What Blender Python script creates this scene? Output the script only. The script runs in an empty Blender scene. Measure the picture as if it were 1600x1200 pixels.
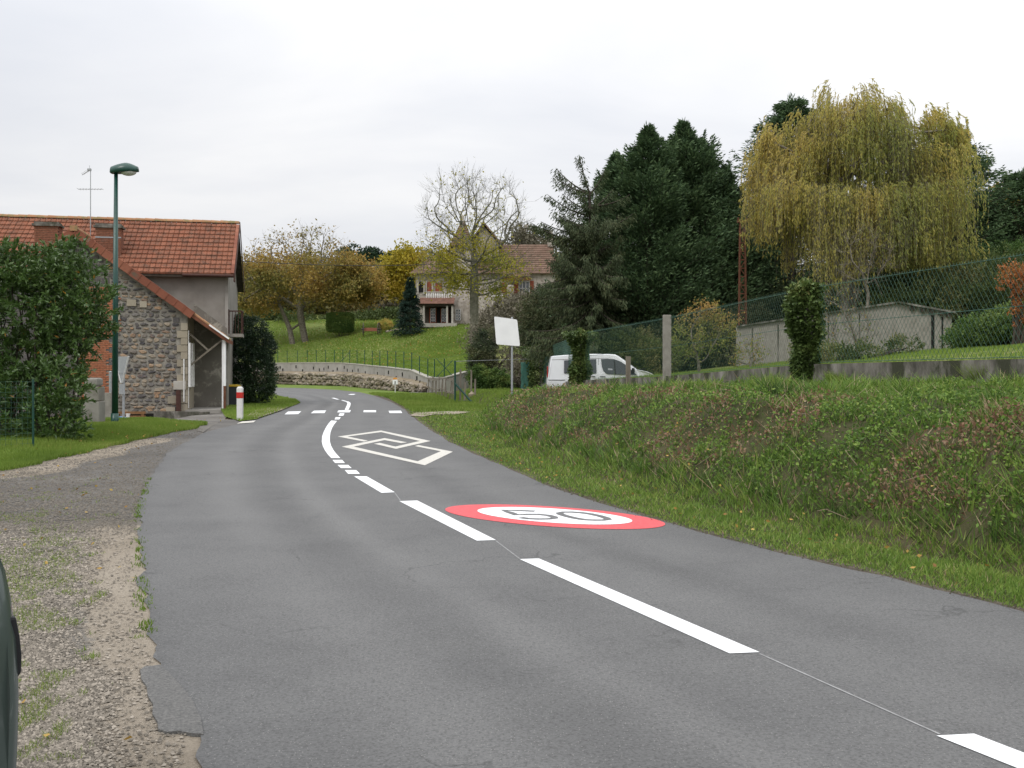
import bpy, math, random
import numpy as np
from math import radians as rad, sin, cos, pi
from mathutils import Vector, Matrix
random.seed(5)
R_ = np.random.default_rng(11)
SC = bpy.context.scene
COL = SC.collection
# ------------------------------------------------------------------ camera, sky, sun, exposure
EYE, F, HZ = 1.6, 1570.0, 577.0
cam = bpy.data.cameras.new('camera'); camo = bpy.data.objects.new('camera', cam); COL.objects.link(camo)
camo.location = (0, 0, EYE); camo.rotation_euler = (rad(90), 0, 0)
cam.sensor_width = 36; cam.lens = F / 1600 * 36; cam.shift_y = -(600 - HZ) / 1600
cam.clip_start = 0.05; cam.clip_end = 3000
SC.camera = camo
W_ = bpy.data.worlds.new('World'); SC.world = W_; W_.use_nodes = True
SUN_EL, SUN_AZ = 48, 215
def build_world():
    nt = W_.node_tree; n = nt.nodes; l = nt.links; n.clear()
    out = n.new('ShaderNodeOutputWorld'); bg = n.new('ShaderNodeBackground'); l.new(bg.outputs[0], out.inputs[0])
    sky = n.new('ShaderNodeTexSky'); sky.sky_type = 'NISHITA'; sky.sun_disc = False
    sky.sun_elevation = rad(SUN_EL); sky.sun_rotation = rad(SUN_AZ)
    sk = n.new('ShaderNodeVectorMath'); sk.operation = 'SCALE'; sk.inputs[3].default_value = 0.08
    l.new(sky.outputs[0], sk.inputs[0])
    tc = n.new('ShaderNodeTexCoord'); sep = n.new('ShaderNodeSeparateXYZ'); l.new(tc.outputs['Generated'], sep.inputs[0])
    # cloud deck seen from below: project the direction on a plane
    mx = n.new('ShaderNodeMath'); mx.operation = 'MAXIMUM'; mx.inputs[1].default_value = 0.0; l.new(sep.outputs[2], mx.inputs[0])
    ad = n.new('ShaderNodeMath'); ad.operation = 'ADD'; ad.inputs[1].default_value = 0.16; l.new(mx.outputs[0], ad.inputs[0])
    dv = n.new('ShaderNodeVectorMath'); dv.operation = 'DIVIDE'; l.new(tc.outputs['Generated'], dv.inputs[0])
    cb = n.new('ShaderNodeCombineXYZ'); [l.new(ad.outputs[0], cb.inputs[i]) for i in range(2)]; cb.inputs[2].default_value = 50
    l.new(cb.outputs[0], dv.inputs[1])
    nz = n.new('ShaderNodeTexNoise'); nz.inputs['Scale'].default_value = 0.8; nz.inputs['Detail'].default_value = 6
    nz.inputs['Roughness'].default_value = 0.52; nz.inputs['Distortion'].default_value = 0.35
    mp = n.new('ShaderNodeMapping'); mp.inputs['Location'].default_value = (3.1, 7.3, 0); mp.inputs['Scale'].default_value = (0.9, 1.25, 1)
    l.new(dv.outputs[0], mp.inputs[0]); l.new(mp.outputs[0], nz.inputs['Vector'])
    rp = n.new('ShaderNodeValToRGB'); l.new(nz.outputs['Fac'], rp.inputs[0])
    rp.color_ramp.elements[0].position = .33; rp.color_ramp.elements[0].color = (.76, .78, .83, 1)
    rp.color_ramp.elements[1].position = .62; rp.color_ramp.elements[1].color = (.93, .93, .94, 1)
    # overcast sky is brighter overhead, raised steeply above the view to add light
    zq = n.new('ShaderNodeMath'); zq.operation = 'POWER'; zq.inputs[1].default_value = 1.7; l.new(mx.outputs[0], zq.inputs[0])
    m1 = n.new('ShaderNodeMath'); m1.operation = 'MULTIPLY_ADD'; m1.inputs[1].default_value = 1.65; m1.inputs[2].default_value = 0.98
    l.new(zq.outputs[0], m1.inputs[0])
    # clouds a little brighter towards the right of the view
    sx = n.new('ShaderNodeMath'); sx.operation = 'MULTIPLY_ADD'; sx.inputs[1].default_value = 0.12; l.new(sep.outputs[0], sx.inputs[0]); l.new(m1.outputs[0], sx.inputs[2])
    ms = n.new('ShaderNodeVectorMath'); ms.operation = 'SCALE'; l.new(rp.outputs[0], ms.inputs[0]); l.new(sx.outputs[0], ms.inputs[3])
    mix = n.new('ShaderNodeMix'); mix.data_type = 'RGBA'; mix.inputs[0].default_value = 0.94
    l.new(sk.outputs[0], mix.inputs[6]); l.new(ms.outputs[0], mix.inputs[7]); l.new(mix.outputs[2], bg.inputs[0])
    bg.inputs[1].default_value = 1.0
build_world()
sun = bpy.data.lights.new('sun', 'SUN'); sun.energy = 1.35; sun.angle = rad(18); sun.color = (1, .97, .92)
suno = bpy.data.objects.new('sun', sun); COL.objects.link(suno)
suno.rotation_euler = (rad(90 - SUN_EL), 0, rad(180 - SUN_AZ)); suno.location = (0, 0, 60)
SC.view_settings.view_transform = 'Standard'; SC.view_settings.look = 'None'
SC.view_settings.exposure = 0.0; SC.view_settings.gamma = 1.0; SC.view_settings.use_curve_mapping = False
SC.render.engine = 'CYCLES'; SC.cycles.max_bounces = 6; SC.cycles.transparent_max_bounces = 8
SC.cycles.use_denoising = True

# ------------------------------------------------------------------ helpers
def gp(px, py):                      # ground point (z=0) under a line of sight surveyed from the camera
    d = EYE * F / (py - HZ); return ((px - 800) / F * d, d)
def at(px, py, d):                   # point at distance d on a line of sight
    return ((px - 800) / F * d, d, EYE + (HZ - py) / F * d)
def nrm(a): return a / np.maximum(np.linalg.norm(a, axis=-1, keepdims=True), 1e-9)
def tag(o, label=None, cat=None, group=None, kind=None):
    if label: o['label'] = label
    if cat: o['category'] = cat
    if group: o['group'] = group
    if kind: o['kind'] = kind
    return o
def empty(name, loc=(0, 0, 0), rz=0):
    o = bpy.data.objects.new(name, None); COL.objects.link(o); o.location = loc; o.rotation_euler = (0, 0, rz)
    o.empty_display_size = .2; return o
def link(name, me, parent=None, loc=None):
    o = bpy.data.objects.new(name, me); COL.objects.link(o)
    if parent is not None: o.parent = parent
    if loc is not None: o.location = loc
    return o
def npmesh(name, V, Fc, m, parent=None, attr=None, smooth=False, attrs=None):
    V = np.asarray(V, np.float32); me = bpy.data.meshes.new(name)
    Fs = Fc if isinstance(Fc, (list, tuple)) else [Fc]
    Fs = [np.asarray(f, np.int32) for f in Fs if len(f)]
    nl = sum(f.size for f in Fs); nf = sum(len(f) for f in Fs)
    me.vertices.add(len(V)); me.vertices.foreach_set('co', V.ravel())
    me.loops.add(nl); me.loops.foreach_set('vertex_index', np.concatenate([f.ravel() for f in Fs]))
    me.polygons.add(nf)
    tot = np.concatenate([np.full(len(f), f.shape[1], np.int32) for f in Fs])
    st = np.concatenate([[0], np.cumsum(tot)[:-1]]).astype(np.int32)
    me.polygons.foreach_set('loop_start', st); me.polygons.foreach_set('loop_total', tot)
    if smooth: me.polygons.foreach_set('use_smooth', np.ones(nf, bool))
    D = dict(attrs or {})
    if attr is not None: D['v'] = attr
    for k, a in D.items():
        at_ = me.attributes.new(k, 'FLOAT', 'POINT'); at_.data.foreach_set('value', np.asarray(a, np.float32))
    me.update(calc_edges=True); me.materials.append(m)
    return link(name, me, parent)
class MB:
    def __init__(s): s.v = []; s.f = []; s.M = None
    def add(s, vs, fs):
        b = len(s.v)
        for p in vs:
            p = Vector(p)
            if s.M is not None: p = s.M @ p
            s.v.append(tuple(p))
        for f in fs: s.f.append(tuple(b + i for i in f))
        return s
    def box(s, c, sz, rz=0, rx=0, ry=0):
        M = Matrix.Translation(c) @ Matrix.Rotation(rz, 4, 'Z') @ Matrix.Rotation(ry, 4, 'Y') @ Matrix.Rotation(rx, 4, 'X')
        x, y, z = [k / 2 for k in sz]
        vs = [M @ Vector(p) for p in [(-x,-y,-z),(x,-y,-z),(x,y,-z),(-x,y,-z),(-x,-y,z),(x,-y,z),(x,y,z),(-x,y,z)]]
        return s.add(vs, [(0,3,2,1),(4,5,6,7),(0,1,5,4),(1,2,6,5),(2,3,7,6),(3,0,4,7)])
    def bar(s, p0, p1, w, h, up=(0,0,1)):
        p0 = Vector(p0); p1 = Vector(p1); d = (p1 - p0).normalized(); sd = d.cross(Vector(up))
        if sd.length < 1e-4: sd = d.cross(Vector((1,0,0)))
        sd.normalize(); u = sd.cross(d)
        vs = [q + sd * a * w / 2 + u * b * h / 2 for q in (p0, p1) for a, b in ((-1,-1),(1,-1),(1,1),(-1,1))]
        return s.add(vs, [(0,1,2,3),(7,6,5,4),(0,4,5,1),(1,5,6,2),(2,6,7,3),(3,7,4,0)])
    def tube(s, p0, p1, r0, r1=None, n=8):
        r1 = r0 if r1 is None else r1
        p0 = Vector(p0); p1 = Vector(p1); d = (p1 - p0).normalized(); a = d.orthogonal().normalized(); b = d.cross(a)
        vs = [q + (a * cos(t) + b * sin(t)) * r for q, r in ((p0, r0), (p1, r1)) for t in [2 * pi * i / n for i in range(n)]]
        return s.add(vs, [(i, (i + 1) % n, n + (i + 1) % n, n + i) for i in range(n)] + [tuple(range(n))[::-1], tuple(range(n, 2 * n))])
    def prism(s, pts, d0, d1, axis='y'):      # polygon pts (a,b) extruded from d0 to d1
        n = len(pts)
        g = {'y': lambda a, b, d: (a, d, b), 'z': lambda a, b, d: (a, b, d), 'x': lambda a, b, d: (d, a, b)}[axis]
        return s.add([g(a, b, d0) for a, b in pts] + [g(a, b, d1) for a, b in pts],
                     [tuple(range(n)), tuple(range(2 * n - 1, n - 1, -1))] + [(i, n + i, n + (i + 1) % n, (i + 1) % n) for i in range(n)])
    def build(s, name, m, parent=None, smooth=False, bevel=0):
        me = bpy.data.meshes.new(name); me.from_pydata(s.v, [], s.f); me.materials.append(m)
        import bmesh
        bm = bmesh.new(); bm.from_mesh(me); bmesh.ops.recalc_face_normals(bm, faces=bm.faces)
        if bevel: bmesh.ops.bevel(bm, geom=list(bm.edges), offset=bevel, segments=2, affect='EDGES', profile=.6)
        bm.to_mesh(me); bm.free()
        if smooth:
            for p in me.polygons: p.use_smooth = True
        return link(name, me, parent)
# value noise
_T = R_.random((256, 256))
def vn(x, y, s=1.0, o=0):
    x = np.asarray(x, float) * s + 37.7 * o + 500; y = np.asarray(y, float) * s + 91.3 * o + 500
    xi = np.floor(x).astype(int); yi = np.floor(y).astype(int); fx = x - xi; fy = y - yi
    fx = fx * fx * (3 - 2 * fx); fy = fy * fy * (3 - 2 * fy)
    g = lambda a, b: _T[a & 255, b & 255]
    return (g(xi, yi) * (1 - fx) + g(xi + 1, yi) * fx) * (1 - fy) + (g(xi, yi + 1) * (1 - fx) + g(xi + 1, yi + 1) * fx) * fy
def fbm(x, y, s=1.0, o=0, k=4):
    a = 0; w = 0
    for i in range(k): a = a + vn(x, y, s * 2 ** i, o + i) * .55 ** i; w += .55 ** i
    return a / w
def sm(x, a=0., b=1.):
    t = np.clip((np.asarray(x, float) - a) / (b - a), 0, 1); return t * t * (3 - 2 * t)

# ------------------------------------------------------------------ materials
def nodes(name):
    m = bpy.data.materials.new(name); m.use_nodes = True; nt = m.node_tree; nt.nodes.clear()
    out = nt.nodes.new('ShaderNodeOutputMaterial'); return m, nt, nt.nodes, nt.links, out
def ramp(n, l, src, cols, pos=None):
    r = n.new('ShaderNodeValToRGB'); k = len(cols); pos = pos or [i / (k - 1) for i in range(k)]
    while len(r.color_ramp.elements) < k: r.color_ramp.elements.new(.5)
    for e, c, p in zip(r.color_ramp.elements, cols, pos): e.position = p; e.color = (*c, 1)
    l.new(src, r.inputs[0]); return r.outputs[0]
def noise(n, l, vec, scale, detail=4, rough=.6, dist=0):
    z = n.new('ShaderNodeTexNoise'); z.inputs['Scale'].default_value = scale; z.inputs['Detail'].default_value = detail
    z.inputs['Roughness'].default_value = rough; z.inputs['Distortion'].default_value = dist
    if vec is not None: l.new(vec, z.inputs['Vector'])
    return z.outputs['Fac']
def mixc(n, l, f, a, b, mode='MIX'):
    x = n.new('ShaderNodeMix'); x.data_type = 'RGBA'; x.blend_type = mode
    for k, s in ((0, f), (6, a), (7, b)):
        if isinstance(s, (int, float)): x.inputs[k].default_value = s
        elif isinstance(s, tuple): x.inputs[k].default_value = (*s, 1)
        else: l.new(s, x.inputs[k])
    return x.outputs[2]
def mul(n, l, a, b, op='MULTIPLY'):
    x = n.new('ShaderNodeMath'); x.operation = op
    for k, s in ((0, a), (1, b)):
        if isinstance(s, (int, float)): x.inputs[k].default_value = s
        else: l.new(s, x.inputs[k])
    return x.outputs[0]
def attr(n, name):
    a = n.new('ShaderNodeAttribute'); a.attribute_name = name; return a.outputs['Fac']
def surf(name, cols, scale=6, rough=.85, bump=.3, bscale=None, spec=.3, pos=None, stain=None, metal=0, rand=0, detail=5, stretch=None):
    """colour ramp driven by world-space noise, with grain relief; rand: share of per-object variation"""
    m, nt, n, l, out = nodes(name); g = n.new('ShaderNodeNewGeometry'); vec = g.outputs['Position']
    if stretch:
        mp = n.new('ShaderNodeMapping'); mp.inputs['Scale'].default_value = stretch; l.new(vec, mp.inputs[0]); vec = mp.outputs[0]
    f = noise(n, l, vec, scale, detail)
    if rand:
        oi = n.new('ShaderNodeObjectInfo'); x = mul(n, l, oi.outputs['Random'], rand); y = mul(n, l, f, 1 - rand); f = mul(n, l, x, y, 'ADD')
    c = ramp(n, l, f, cols, pos or [.3 + .4 * i / (len(cols) - 1) for i in range(len(cols))] if not rand else [.08 + .84 * i / (len(cols) - 1) for i in range(len(cols))])
    if stain:
        f2 = noise(n, l, vec, stain[1], 5, .65, .4); k = ramp(n, l, f2, [(0, 0, 0), (1, 1, 1)], [stain[2], stain[2] + .12]); c = mixc(n, l, k, c, stain[0])
    b = n.new('ShaderNodeBsdfPrincipled'); l.new(c, b.inputs['Base Color']); b.inputs['Roughness'].default_value = rough
    b.inputs['Specular IOR Level'].default_value = spec; b.inputs['Metallic'].default_value = metal
    if bump:
        bp = n.new('ShaderNodeBump'); bp.inputs['Strength'].default_value = bump; bp.inputs['Distance'].default_value = .02
        l.new(noise(n, l, vec, bscale or scale * 6, 5), bp.inputs['Height']); l.new(bp.outputs[0], b.inputs['Normal'])
    l.new(b.outputs[0], out.inputs[0]); return m
def leafm(name, cols, trans=.3, rough=.55, pos=None, spec=.25):
    m, nt, n, l, out = nodes(name)
    c = ramp(n, l, attr(n, 'v'), cols, pos)
    b = n.new('ShaderNodeBsdfPrincipled'); l.new(c, b.inputs['Base Color']); b.inputs['Roughness'].default_value = rough
    b.inputs['Specular IOR Level'].default_value = spec
    t = n.new('ShaderNodeBsdfTranslucent'); l.new(c, t.inputs[0]); mx = n.new('ShaderNodeMixShader'); mx.inputs[0].default_value = trans
    l.new(b.outputs[0], mx.inputs[1]); l.new(t.outputs[0], mx.inputs[2]); l.new(mx.outputs[0], out.inputs[0]); return m
M = {}
M['bark'] = surf('bark', [(.07,.06,.045),(.16,.14,.11),(.24,.22,.18)], 5, .95, .6)
M['bark_green'] = surf('bark_ash', [(.075,.072,.052),(.13,.125,.095),(.20,.19,.155)], 3, .95, .5)
M['bark_dark'] = surf('bark_dark', [(.03,.025,.02),(.08,.065,.05)], 5, .95, .5)
M['plaster'] = surf('grey_plaster', [(.19,.175,.155),(.235,.22,.195),(.27,.255,.23)], 1.4, .95, .25, 40, stain=((.13,.12,.10), .9, .60))
M['plaster_porch'] = surf('peeling_plaster', [(.14,.13,.11),(.19,.175,.15)], 2, .95, .3, 30, stain=((.34,.32,.27), 2.2, .54))
M['mortar'] = surf('mortar', [(.17,.155,.13),(.30,.28,.245)], 6, .98, .5, 40)
M['stone'] = surf('gable_stone', [(.065,.062,.066),(.12,.11,.105),(.17,.145,.12),(.24,.20,.155),(.14,.135,.13),(.30,.25,.19),(.36,.23,.14),(.10,.095,.1),(.19,.175,.16)], 9, .92, .5, 40, rand=.85)
M['quoin'] = surf('dressed_stone', [(.24,.21,.16),(.32,.28,.215),(.38,.34,.27)], 5, .9, .35, 50, rand=.6)
M['rubble'] = surf('rubble_stone', [(.10,.085,.065),(.19,.16,.12),(.27,.225,.165),(.30,.26,.21),(.16,.14,.115)], 7, .95, .5, 30, rand=.8)
M['concrete'] = surf('concrete_wall', [(.22,.21,.185),(.29,.275,.25),(.33,.32,.29)], 1.0, .95, .25, 30, stain=((.17,.16,.14), .7, .6))
M['concrete_old'] = surf('weathered_concrete', [(.06,.056,.048),(.15,.14,.122),(.27,.255,.23)], 3.4, .97, .6, 30, stain=((.045,.048,.03), 1.5, .48), stretch=(1, 1, .45))
M['concrete_post'] = surf('concrete_post', [(.20,.185,.16),(.28,.265,.235)], 5, .95, .4, 40)
M['coping'] = surf('coping', [(.34,.31,.27),(.42,.40,.36)], 3, .95, .2)
M['white_metal'] = surf('white_metal', [(.74,.74,.74),(.82,.82,.82)], 3, .4, 0, spec=.5)
M['white_paint'] = surf('white_painted', [(.58,.57,.55),(.72,.71,.70)], 8, .6, .1)
M['green_metal'] = surf('green_lacquer', [(.006,.042,.032),(.009,.06,.044)], 4, .35, 0, spec=.5)
M['green_wire'] = surf('green_wire', [(.04,.095,.07),(.06,.13,.10)], 9, .6, 0)
M['galv'] = surf('galvanised', [(.30,.315,.33),(.38,.39,.40)], 12, .5, .05, metal=.4)
M['rust'] = surf('rusty_steel', [(.09,.035,.02),(.17,.075,.045)], 9, .9, .3)
M['dark_rust'] = surf('brown_painted', [(.045,.02,.016),(.08,.035,.025)], 9, .7, .1)
M['wood'] = surf('grey_wood', [(.13,.11,.085),(.24,.215,.175)], 6, .95, .4, stretch=(1, 1, .2))
M['wood_brown'] = surf('brown_wood', [(.15,.075,.03),(.24,.13,.06)], 6, .85, .3)
M['black'] = surf('black_plastic', [(.012,.013,.014),(.02,.02,.022)], 5, .5, 0)
M['dark_open'] = surf('dark_interior', [(.008,.008,.008),(.014,.012,.01)], 3, .9, 0)
M['red_paint'] = surf('red_paint', [(.45,.02,.015),(.52,.035,.03)], 5, .5, 0)
M['soil'] = surf('soil', [(.06,.045,.03),(.13,.10,.065)], 4, .98, .6)
M['blue_plastic'] = surf('blue_plastic', [(.12,.30,.62),(.16,.36,.70)], 3, .4, 0)
M['bin_grey'] = surf('bin_grey', [(.045,.05,.055),(.065,.07,.075)], 4, .5, 0)
M['bin_yellow'] = surf('bin_yellow', [(.50,.33,.03),(.60,.40,.05)], 4, .5, 0)
M['orange'] = surf('orange', [(.6,.22,.03),(.7,.3,.05)], 4, .5, 0)
M['rubber'] = surf('rubber', [(.012,.012,.012),(.03,.03,.03)], 9, .8, .1)
M['brown_wood_dark'] = surf('old_wheel_wood', [(.05,.04,.035),(.10,.085,.07)], 7, .9, .3)
def simple(name, col, rough=.4, metal=0, coat=0, spec=.5, alpha=None, trans=0):
    m, nt, n, l, out = nodes(name); b = n.new('ShaderNodeBsdfPrincipled'); g = n.new('ShaderNodeNewGeometry')
    f = noise(n, l, g.outputs['Position'], 3, 4); c = mixc(n, l, f, tuple(k * .9 for k in col), tuple(min(1, k * 1.08) for k in col)); l.new(c, b.inputs['Base Color'])
    b.inputs['Roughness'].default_value = rough; b.inputs['Metallic'].default_value = metal; b.inputs['Coat Weight'].default_value = coat
    b.inputs['Coat Roughness'].default_value = .08; b.inputs['Specular IOR Level'].default_value = spec; b.inputs['Transmission Weight'].default_value = trans
    l.new(b.outputs[0], out.inputs[0]); return m
M['van_paint'] = simple('white_car_paint', (.66,.67,.69), .35, 0, .6)
M['glass'] = simple('dark_glass', (.02,.026,.028), .06, 0, 0, .8)
M['window_glass'] = simple('window_glass', (.05,.06,.07), .08, 0, 0, .8)
M['car_green'] = simple('grey_green_car_paint', (.07,.095,.085), .3, .35, .8)
M['trim'] = simple('grey_trim', (.16,.14,.14), .6)
M['tail_red'] = simple('red_lens', (.30,.015,.015), .15, 0, .5)
def tiles_mat(name, cols, moss=(.10,.085,.06), th=.56, ms=1.2):
    m, nt, n, l, out = nodes(name); g = n.new('ShaderNodeNewGeometry')
    c = ramp(n, l, attr(n, 'v'), cols); f = noise(n, l, g.outputs['Position'], ms, 8, .75)
    k = ramp(n, l, f, [(0,0,0),(1,1,1)], [th, th + .14]); c = mixc(n, l, mul(n, l, k, .6), c, moss)
    f3 = noise(n, l, g.outputs['Position'], 30, 4); c = mixc(n, l, .35, c, ramp(n, l, f3, [(.35,.35,.35),(1,1,1)]), 'MULTIPLY')
    b = n.new('ShaderNodeBsdfPrincipled'); l.new(c, b.inputs['Base Color']); b.inputs['Roughness'].default_value = .85; b.inputs['Specular IOR Level'].default_value = .2
    l.new(b.outputs[0], out.inputs[0]); return m
M['roof_red'] = tiles_mat('red_clay_tiles', [(.20,.074,.042),(.245,.092,.052),(.275,.108,.062),(.22,.082,.046)], (.075,.055,.04), .46, 2.6)
M['verge_red'] = surf('verge_tile_red', [(.155,.055,.034),(.225,.08,.048),(.28,.115,.07)], 5, .85, .2, rand=.6, stain=((.11,.085,.06), 2, .60))
M['ridge_tile'] = surf('ridge_tile', [(.28,.14,.07),(.40,.22,.12)], 6, .9, .3, rand=.5, stain=((.20,.17,.08), 3, .5))
M['roof_brown'] = tiles_mat('brown_clay_tiles', [(.17,.11,.08),(.205,.135,.10),(.24,.155,.118),(.18,.115,.085)])
M['brick'] = surf('orange_brick', [(.26,.095,.05),(.35,.135,.07),(.40,.18,.105)], 14, .92, .3, stain=((.22,.16,.12), 2.5, .62))
M['villa_stone'] = surf('villa_stone', [(.17,.145,.12),(.36,.32,.28),(.50,.46,.41)], 2.2, .95, .5, 6, detail=8)
M['shutter_red'] = surf('shutter_red', [(.20,.05,.025),(.26,.075,.04)], 4, .7, 0)
# ground-type materials
def ground_mat(name, cols, s1=.35, s2=5, mask=None, cols2=None, mask2=None, cols3=None, bump=.5, bs=60, dist=.03):
    m, nt, n, l, out = nodes(name); g = n.new('ShaderNodeNewGeometry'); v = g.outputs['Position']
    def two(cs):
        f = mul(n, l, mul(n, l, noise(n, l, v, s1, 5), .55), mul(n, l, noise(n, l, v, s2, 8, .7), .45), 'ADD')
        return ramp(n, l, f, cs, [.36 + .28 * i / (len(cs) - 1) for i in range(len(cs))])
    c = two(cols)
    for mk, cc in ((mask, cols2), (mask2, cols3)):
        if mk:
            e = mul(n, l, attr(n, mk), mul(n, l, mul(n, l, noise(n, l, v, 7, 6, .7), .5, 'SUBTRACT'), 1.1), 'ADD')
            c = mixc(n, l, ramp(n, l, e, [(0,0,0),(1,1,1)], [.42, .58]), c, two(cc))
    b = n.new('ShaderNodeBsdfPrincipled'); l.new(c, b.inputs['Base Color']); b.inputs['Roughness'].default_value = .97; b.inputs['Specular IOR Level'].default_value = .15
    bp = n.new('ShaderNodeBump'); bp.inputs['Strength'].default_value = bump; bp.inputs['Distance'].default_value = dist
    l.new(noise(n, l, v, bs, 6, .7), bp.inputs['Height']); l.new(bp.outputs[0], b.inputs['Normal']); l.new(b.outputs[0], out.inputs[0]); return m
GR = [(.065,.10,.02),(.105,.155,.03),(.14,.195,.04),(.20,.215,.07)]
M['grass_ground'] = ground_mat('grass_ground', GR, .5, 9, 'dirt', [(.10,.08,.055),(.20,.165,.12)])
M['hill_grass'] = ground_mat('hill_grass', [(.07,.095,.026),(.11,.142,.036),(.155,.185,.05),(.24,.215,.095)], .12, 2.2, 'dirt', [(.16,.12,.06),(.22,.17,.08)], bs=9, dist=.12)
M['bank_soil'] = ground_mat('bank_soil', [(.025,.026,.013),(.045,.048,.02),(.07,.065,.032),(.085,.06,.038)], .8, 9, 'dirt', [(.06,.05,.04),(.13,.11,.085)])
M['gravel'] = ground_mat('gravel_ground', [(.11,.10,.085),(.18,.165,.145),(.25,.235,.21)], .5, 55, 'sand', [(.20,.17,.13),(.285,.245,.195),(.34,.30,.245)], 'dark', [(.085,.082,.078),(.135,.128,.12),(.19,.18,.165)], bump=.8, bs=120, dist=.015)
def asphalt():
    m, nt, n, l, out = nodes('asphalt'); g = n.new('ShaderNodeNewGeometry'); v = g.outputs['Position']
    base = ramp(n, l, noise(n, l, v, .8, 8, .62), [(.118,.118,.118),(.139,.139,.138),(.156,.156,.154)], [.3,.5,.7])
    c = mixc(n, l, attr(n, 'track'), base, (.205,.204,.200))
    c = mixc(n, l, attr(n, 'dark'), c, (.085,.085,.085))
    sp = noise(n, l, v, 60, 6, .85); c = mixc(n, l, .9, c, ramp(n, l, sp, [(.38,.38,.38),(.95,.95,.95),(1.0,1.0,1.0)], [.36,.53,.62]), 'MULTIPLY')
    sp2 = n.new('ShaderNodeTexVoronoi'); sp2.inputs['Scale'].default_value = 70; l.new(v, sp2.inputs['Vector'])
    k = ramp(n, l, sp2.outputs['Distance'], [(1,1,1),(0,0,0)], [.10,.24]); hz = n.new('ShaderNodeSeparateColor'); l.new(sp2.outputs['Color'], hz.inputs[0])
    k = mul(n, l, k, ramp(n, l, hz.outputs[0], [(0,0,0),(1,1,1)], [.62,.7])); c = mixc(n, l, mul(n, l, k, .7), c, (.38,.37,.35))
    # cracks
    wv = n.new('ShaderNodeVectorMath'); wv.operation = 'ADD'; nz = n.new('ShaderNodeTexNoise'); nz.inputs['Scale'].default_value = 2.2; nz.inputs['Detail'].default_value = 6; l.new(v, nz.inputs['Vector'])
    sc = n.new('ShaderNodeVectorMath'); sc.operation = 'SCALE'; sc.inputs[3].default_value = .9; l.new(nz.outputs['Color'], sc.inputs[0]); l.new(v, wv.inputs[0]); l.new(sc.outputs[0], wv.inputs[1])
    vo = n.new('ShaderNodeTexVoronoi'); vo.feature = 'DISTANCE_TO_EDGE'; vo.inputs['Scale'].default_value = .55; l.new(wv.outputs[0], vo.inputs['Vector'])
    ck = ramp(n, l, vo.outputs['Distance'], [(1,1,1),(0,0,0)], [.001,.009]); mk = ramp(n, l, noise(n, l, v, .45, 3), [(0,0,0),(1,1,1)], [.50,.58])
    c = mixc(n, l, mul(n, l, mul(n, l, ck, mk), .5), c, (.03,.03,.03))
    b = n.new('ShaderNodeBsdfPrincipled'); l.new(c, b.inputs['Base Color']); b.inputs['Roughness'].default_value = .78; b.inputs['Specular IOR Level'].default_value = .32
    bp = n.new('ShaderNodeBump'); bp.inputs['Strength'].default_value = .7; bp.inputs['Distance'].default_value = .006; l.new(noise(n, l, v, 130, 4, .8), bp.inputs['Height'])
    l.new(bp.outputs[0], b.inputs['Normal']); l.new(b.outputs[0], out.inputs[0]); return m
M['asphalt'] = asphalt()
M['asphalt_patch'] = surf('asphalt_patch', [(.10,.10,.098),(.16,.158,.153),(.22,.215,.205)], 70, .9, .8, 150)
def paint(name, c0, c1, wear):
    m, nt, n, l, out = nodes(name); g = n.new('ShaderNodeNewGeometry'); v = g.outputs['Position']
    c = ramp(n, l, noise(n, l, v, 20, 5), [c0, c1], [.35,.65]); w = ramp(n, l, noise(n, l, v, 60, 6, .8), [(0,0,0),(1,1,1)], [wear, wear + .08])
    c = mixc(n, l, mul(n, l, w, .6), c, tuple(.5 * a + .12 for a in c0))
    b = n.new('ShaderNodeBsdfPrincipled'); l.new(c, b.inputs['Base Color']); b.inputs['Roughness'].default_value = .6
    bp = n.new('ShaderNodeBump'); bp.inputs['Strength'].default_value = .4; bp.inputs['Distance'].default_value = .004; l.new(noise(n, l, v, 120, 4), bp.inputs['Height'])
    l.new(bp.outputs[0], b.inputs['Normal']); l.new(b.outputs[0], out.inputs[0]); return m
M['mark_white'] = paint('road_paint_white', (.70,.71,.72), (.80,.81,.82), .60)
M['mark_cream'] = paint('road_paint_cream', (.47,.45,.40), (.60,.58,.53), .56)
M['mark_red'] = paint('road_paint_red', (.56,.055,.065), (.66,.08,.09), .60)
M['mark_black'] = paint('road_paint_grey', (.09,.09,.09), (.14,.14,.14), .7)
M['line_faint'] = surf('faint_chalk_line', [(.20,.20,.20),(.34,.34,.34)], 12, .9, 0)
# foliage
M['lf_laurel'] = leafm('laurel_leaves', [(.024,.052,.014),(.048,.095,.022),(.075,.135,.032),(.12,.175,.05),(.48,.24,.04)], .18, .38, [0,.35,.7,.965,.985], .5)
M['lf_holly'] = leafm('dark_shrub_leaves', [(.012,.026,.012),(.022,.045,.018),(.04,.07,.026)], .1, .42, spec=.4)
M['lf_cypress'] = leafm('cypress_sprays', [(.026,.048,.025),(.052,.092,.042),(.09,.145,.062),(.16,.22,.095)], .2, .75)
M['lf_spruce'] = leafm('spruce_sprays', [(.024,.036,.019),(.045,.064,.03),(.07,.09,.04),(.11,.11,.052)], .18, .75)
M['lf_young_fir'] = leafm('fir_needles', [(.008,.020,.014),(.016,.038,.026),(.03,.06,.036)], .05, .75)
M['lf_willow'] = leafm('willow_leaves', [(.20,.25,.07),(.31,.33,.09),(.42,.39,.10),(.54,.44,.12),(.64,.50,.17)], .55, .6)
M['lf_walnut'] = leafm('walnut_leaves', [(.14,.145,.04),(.22,.19,.05),(.30,.22,.055),(.36,.225,.06),(.45,.33,.085)], .35, .65)
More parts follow.
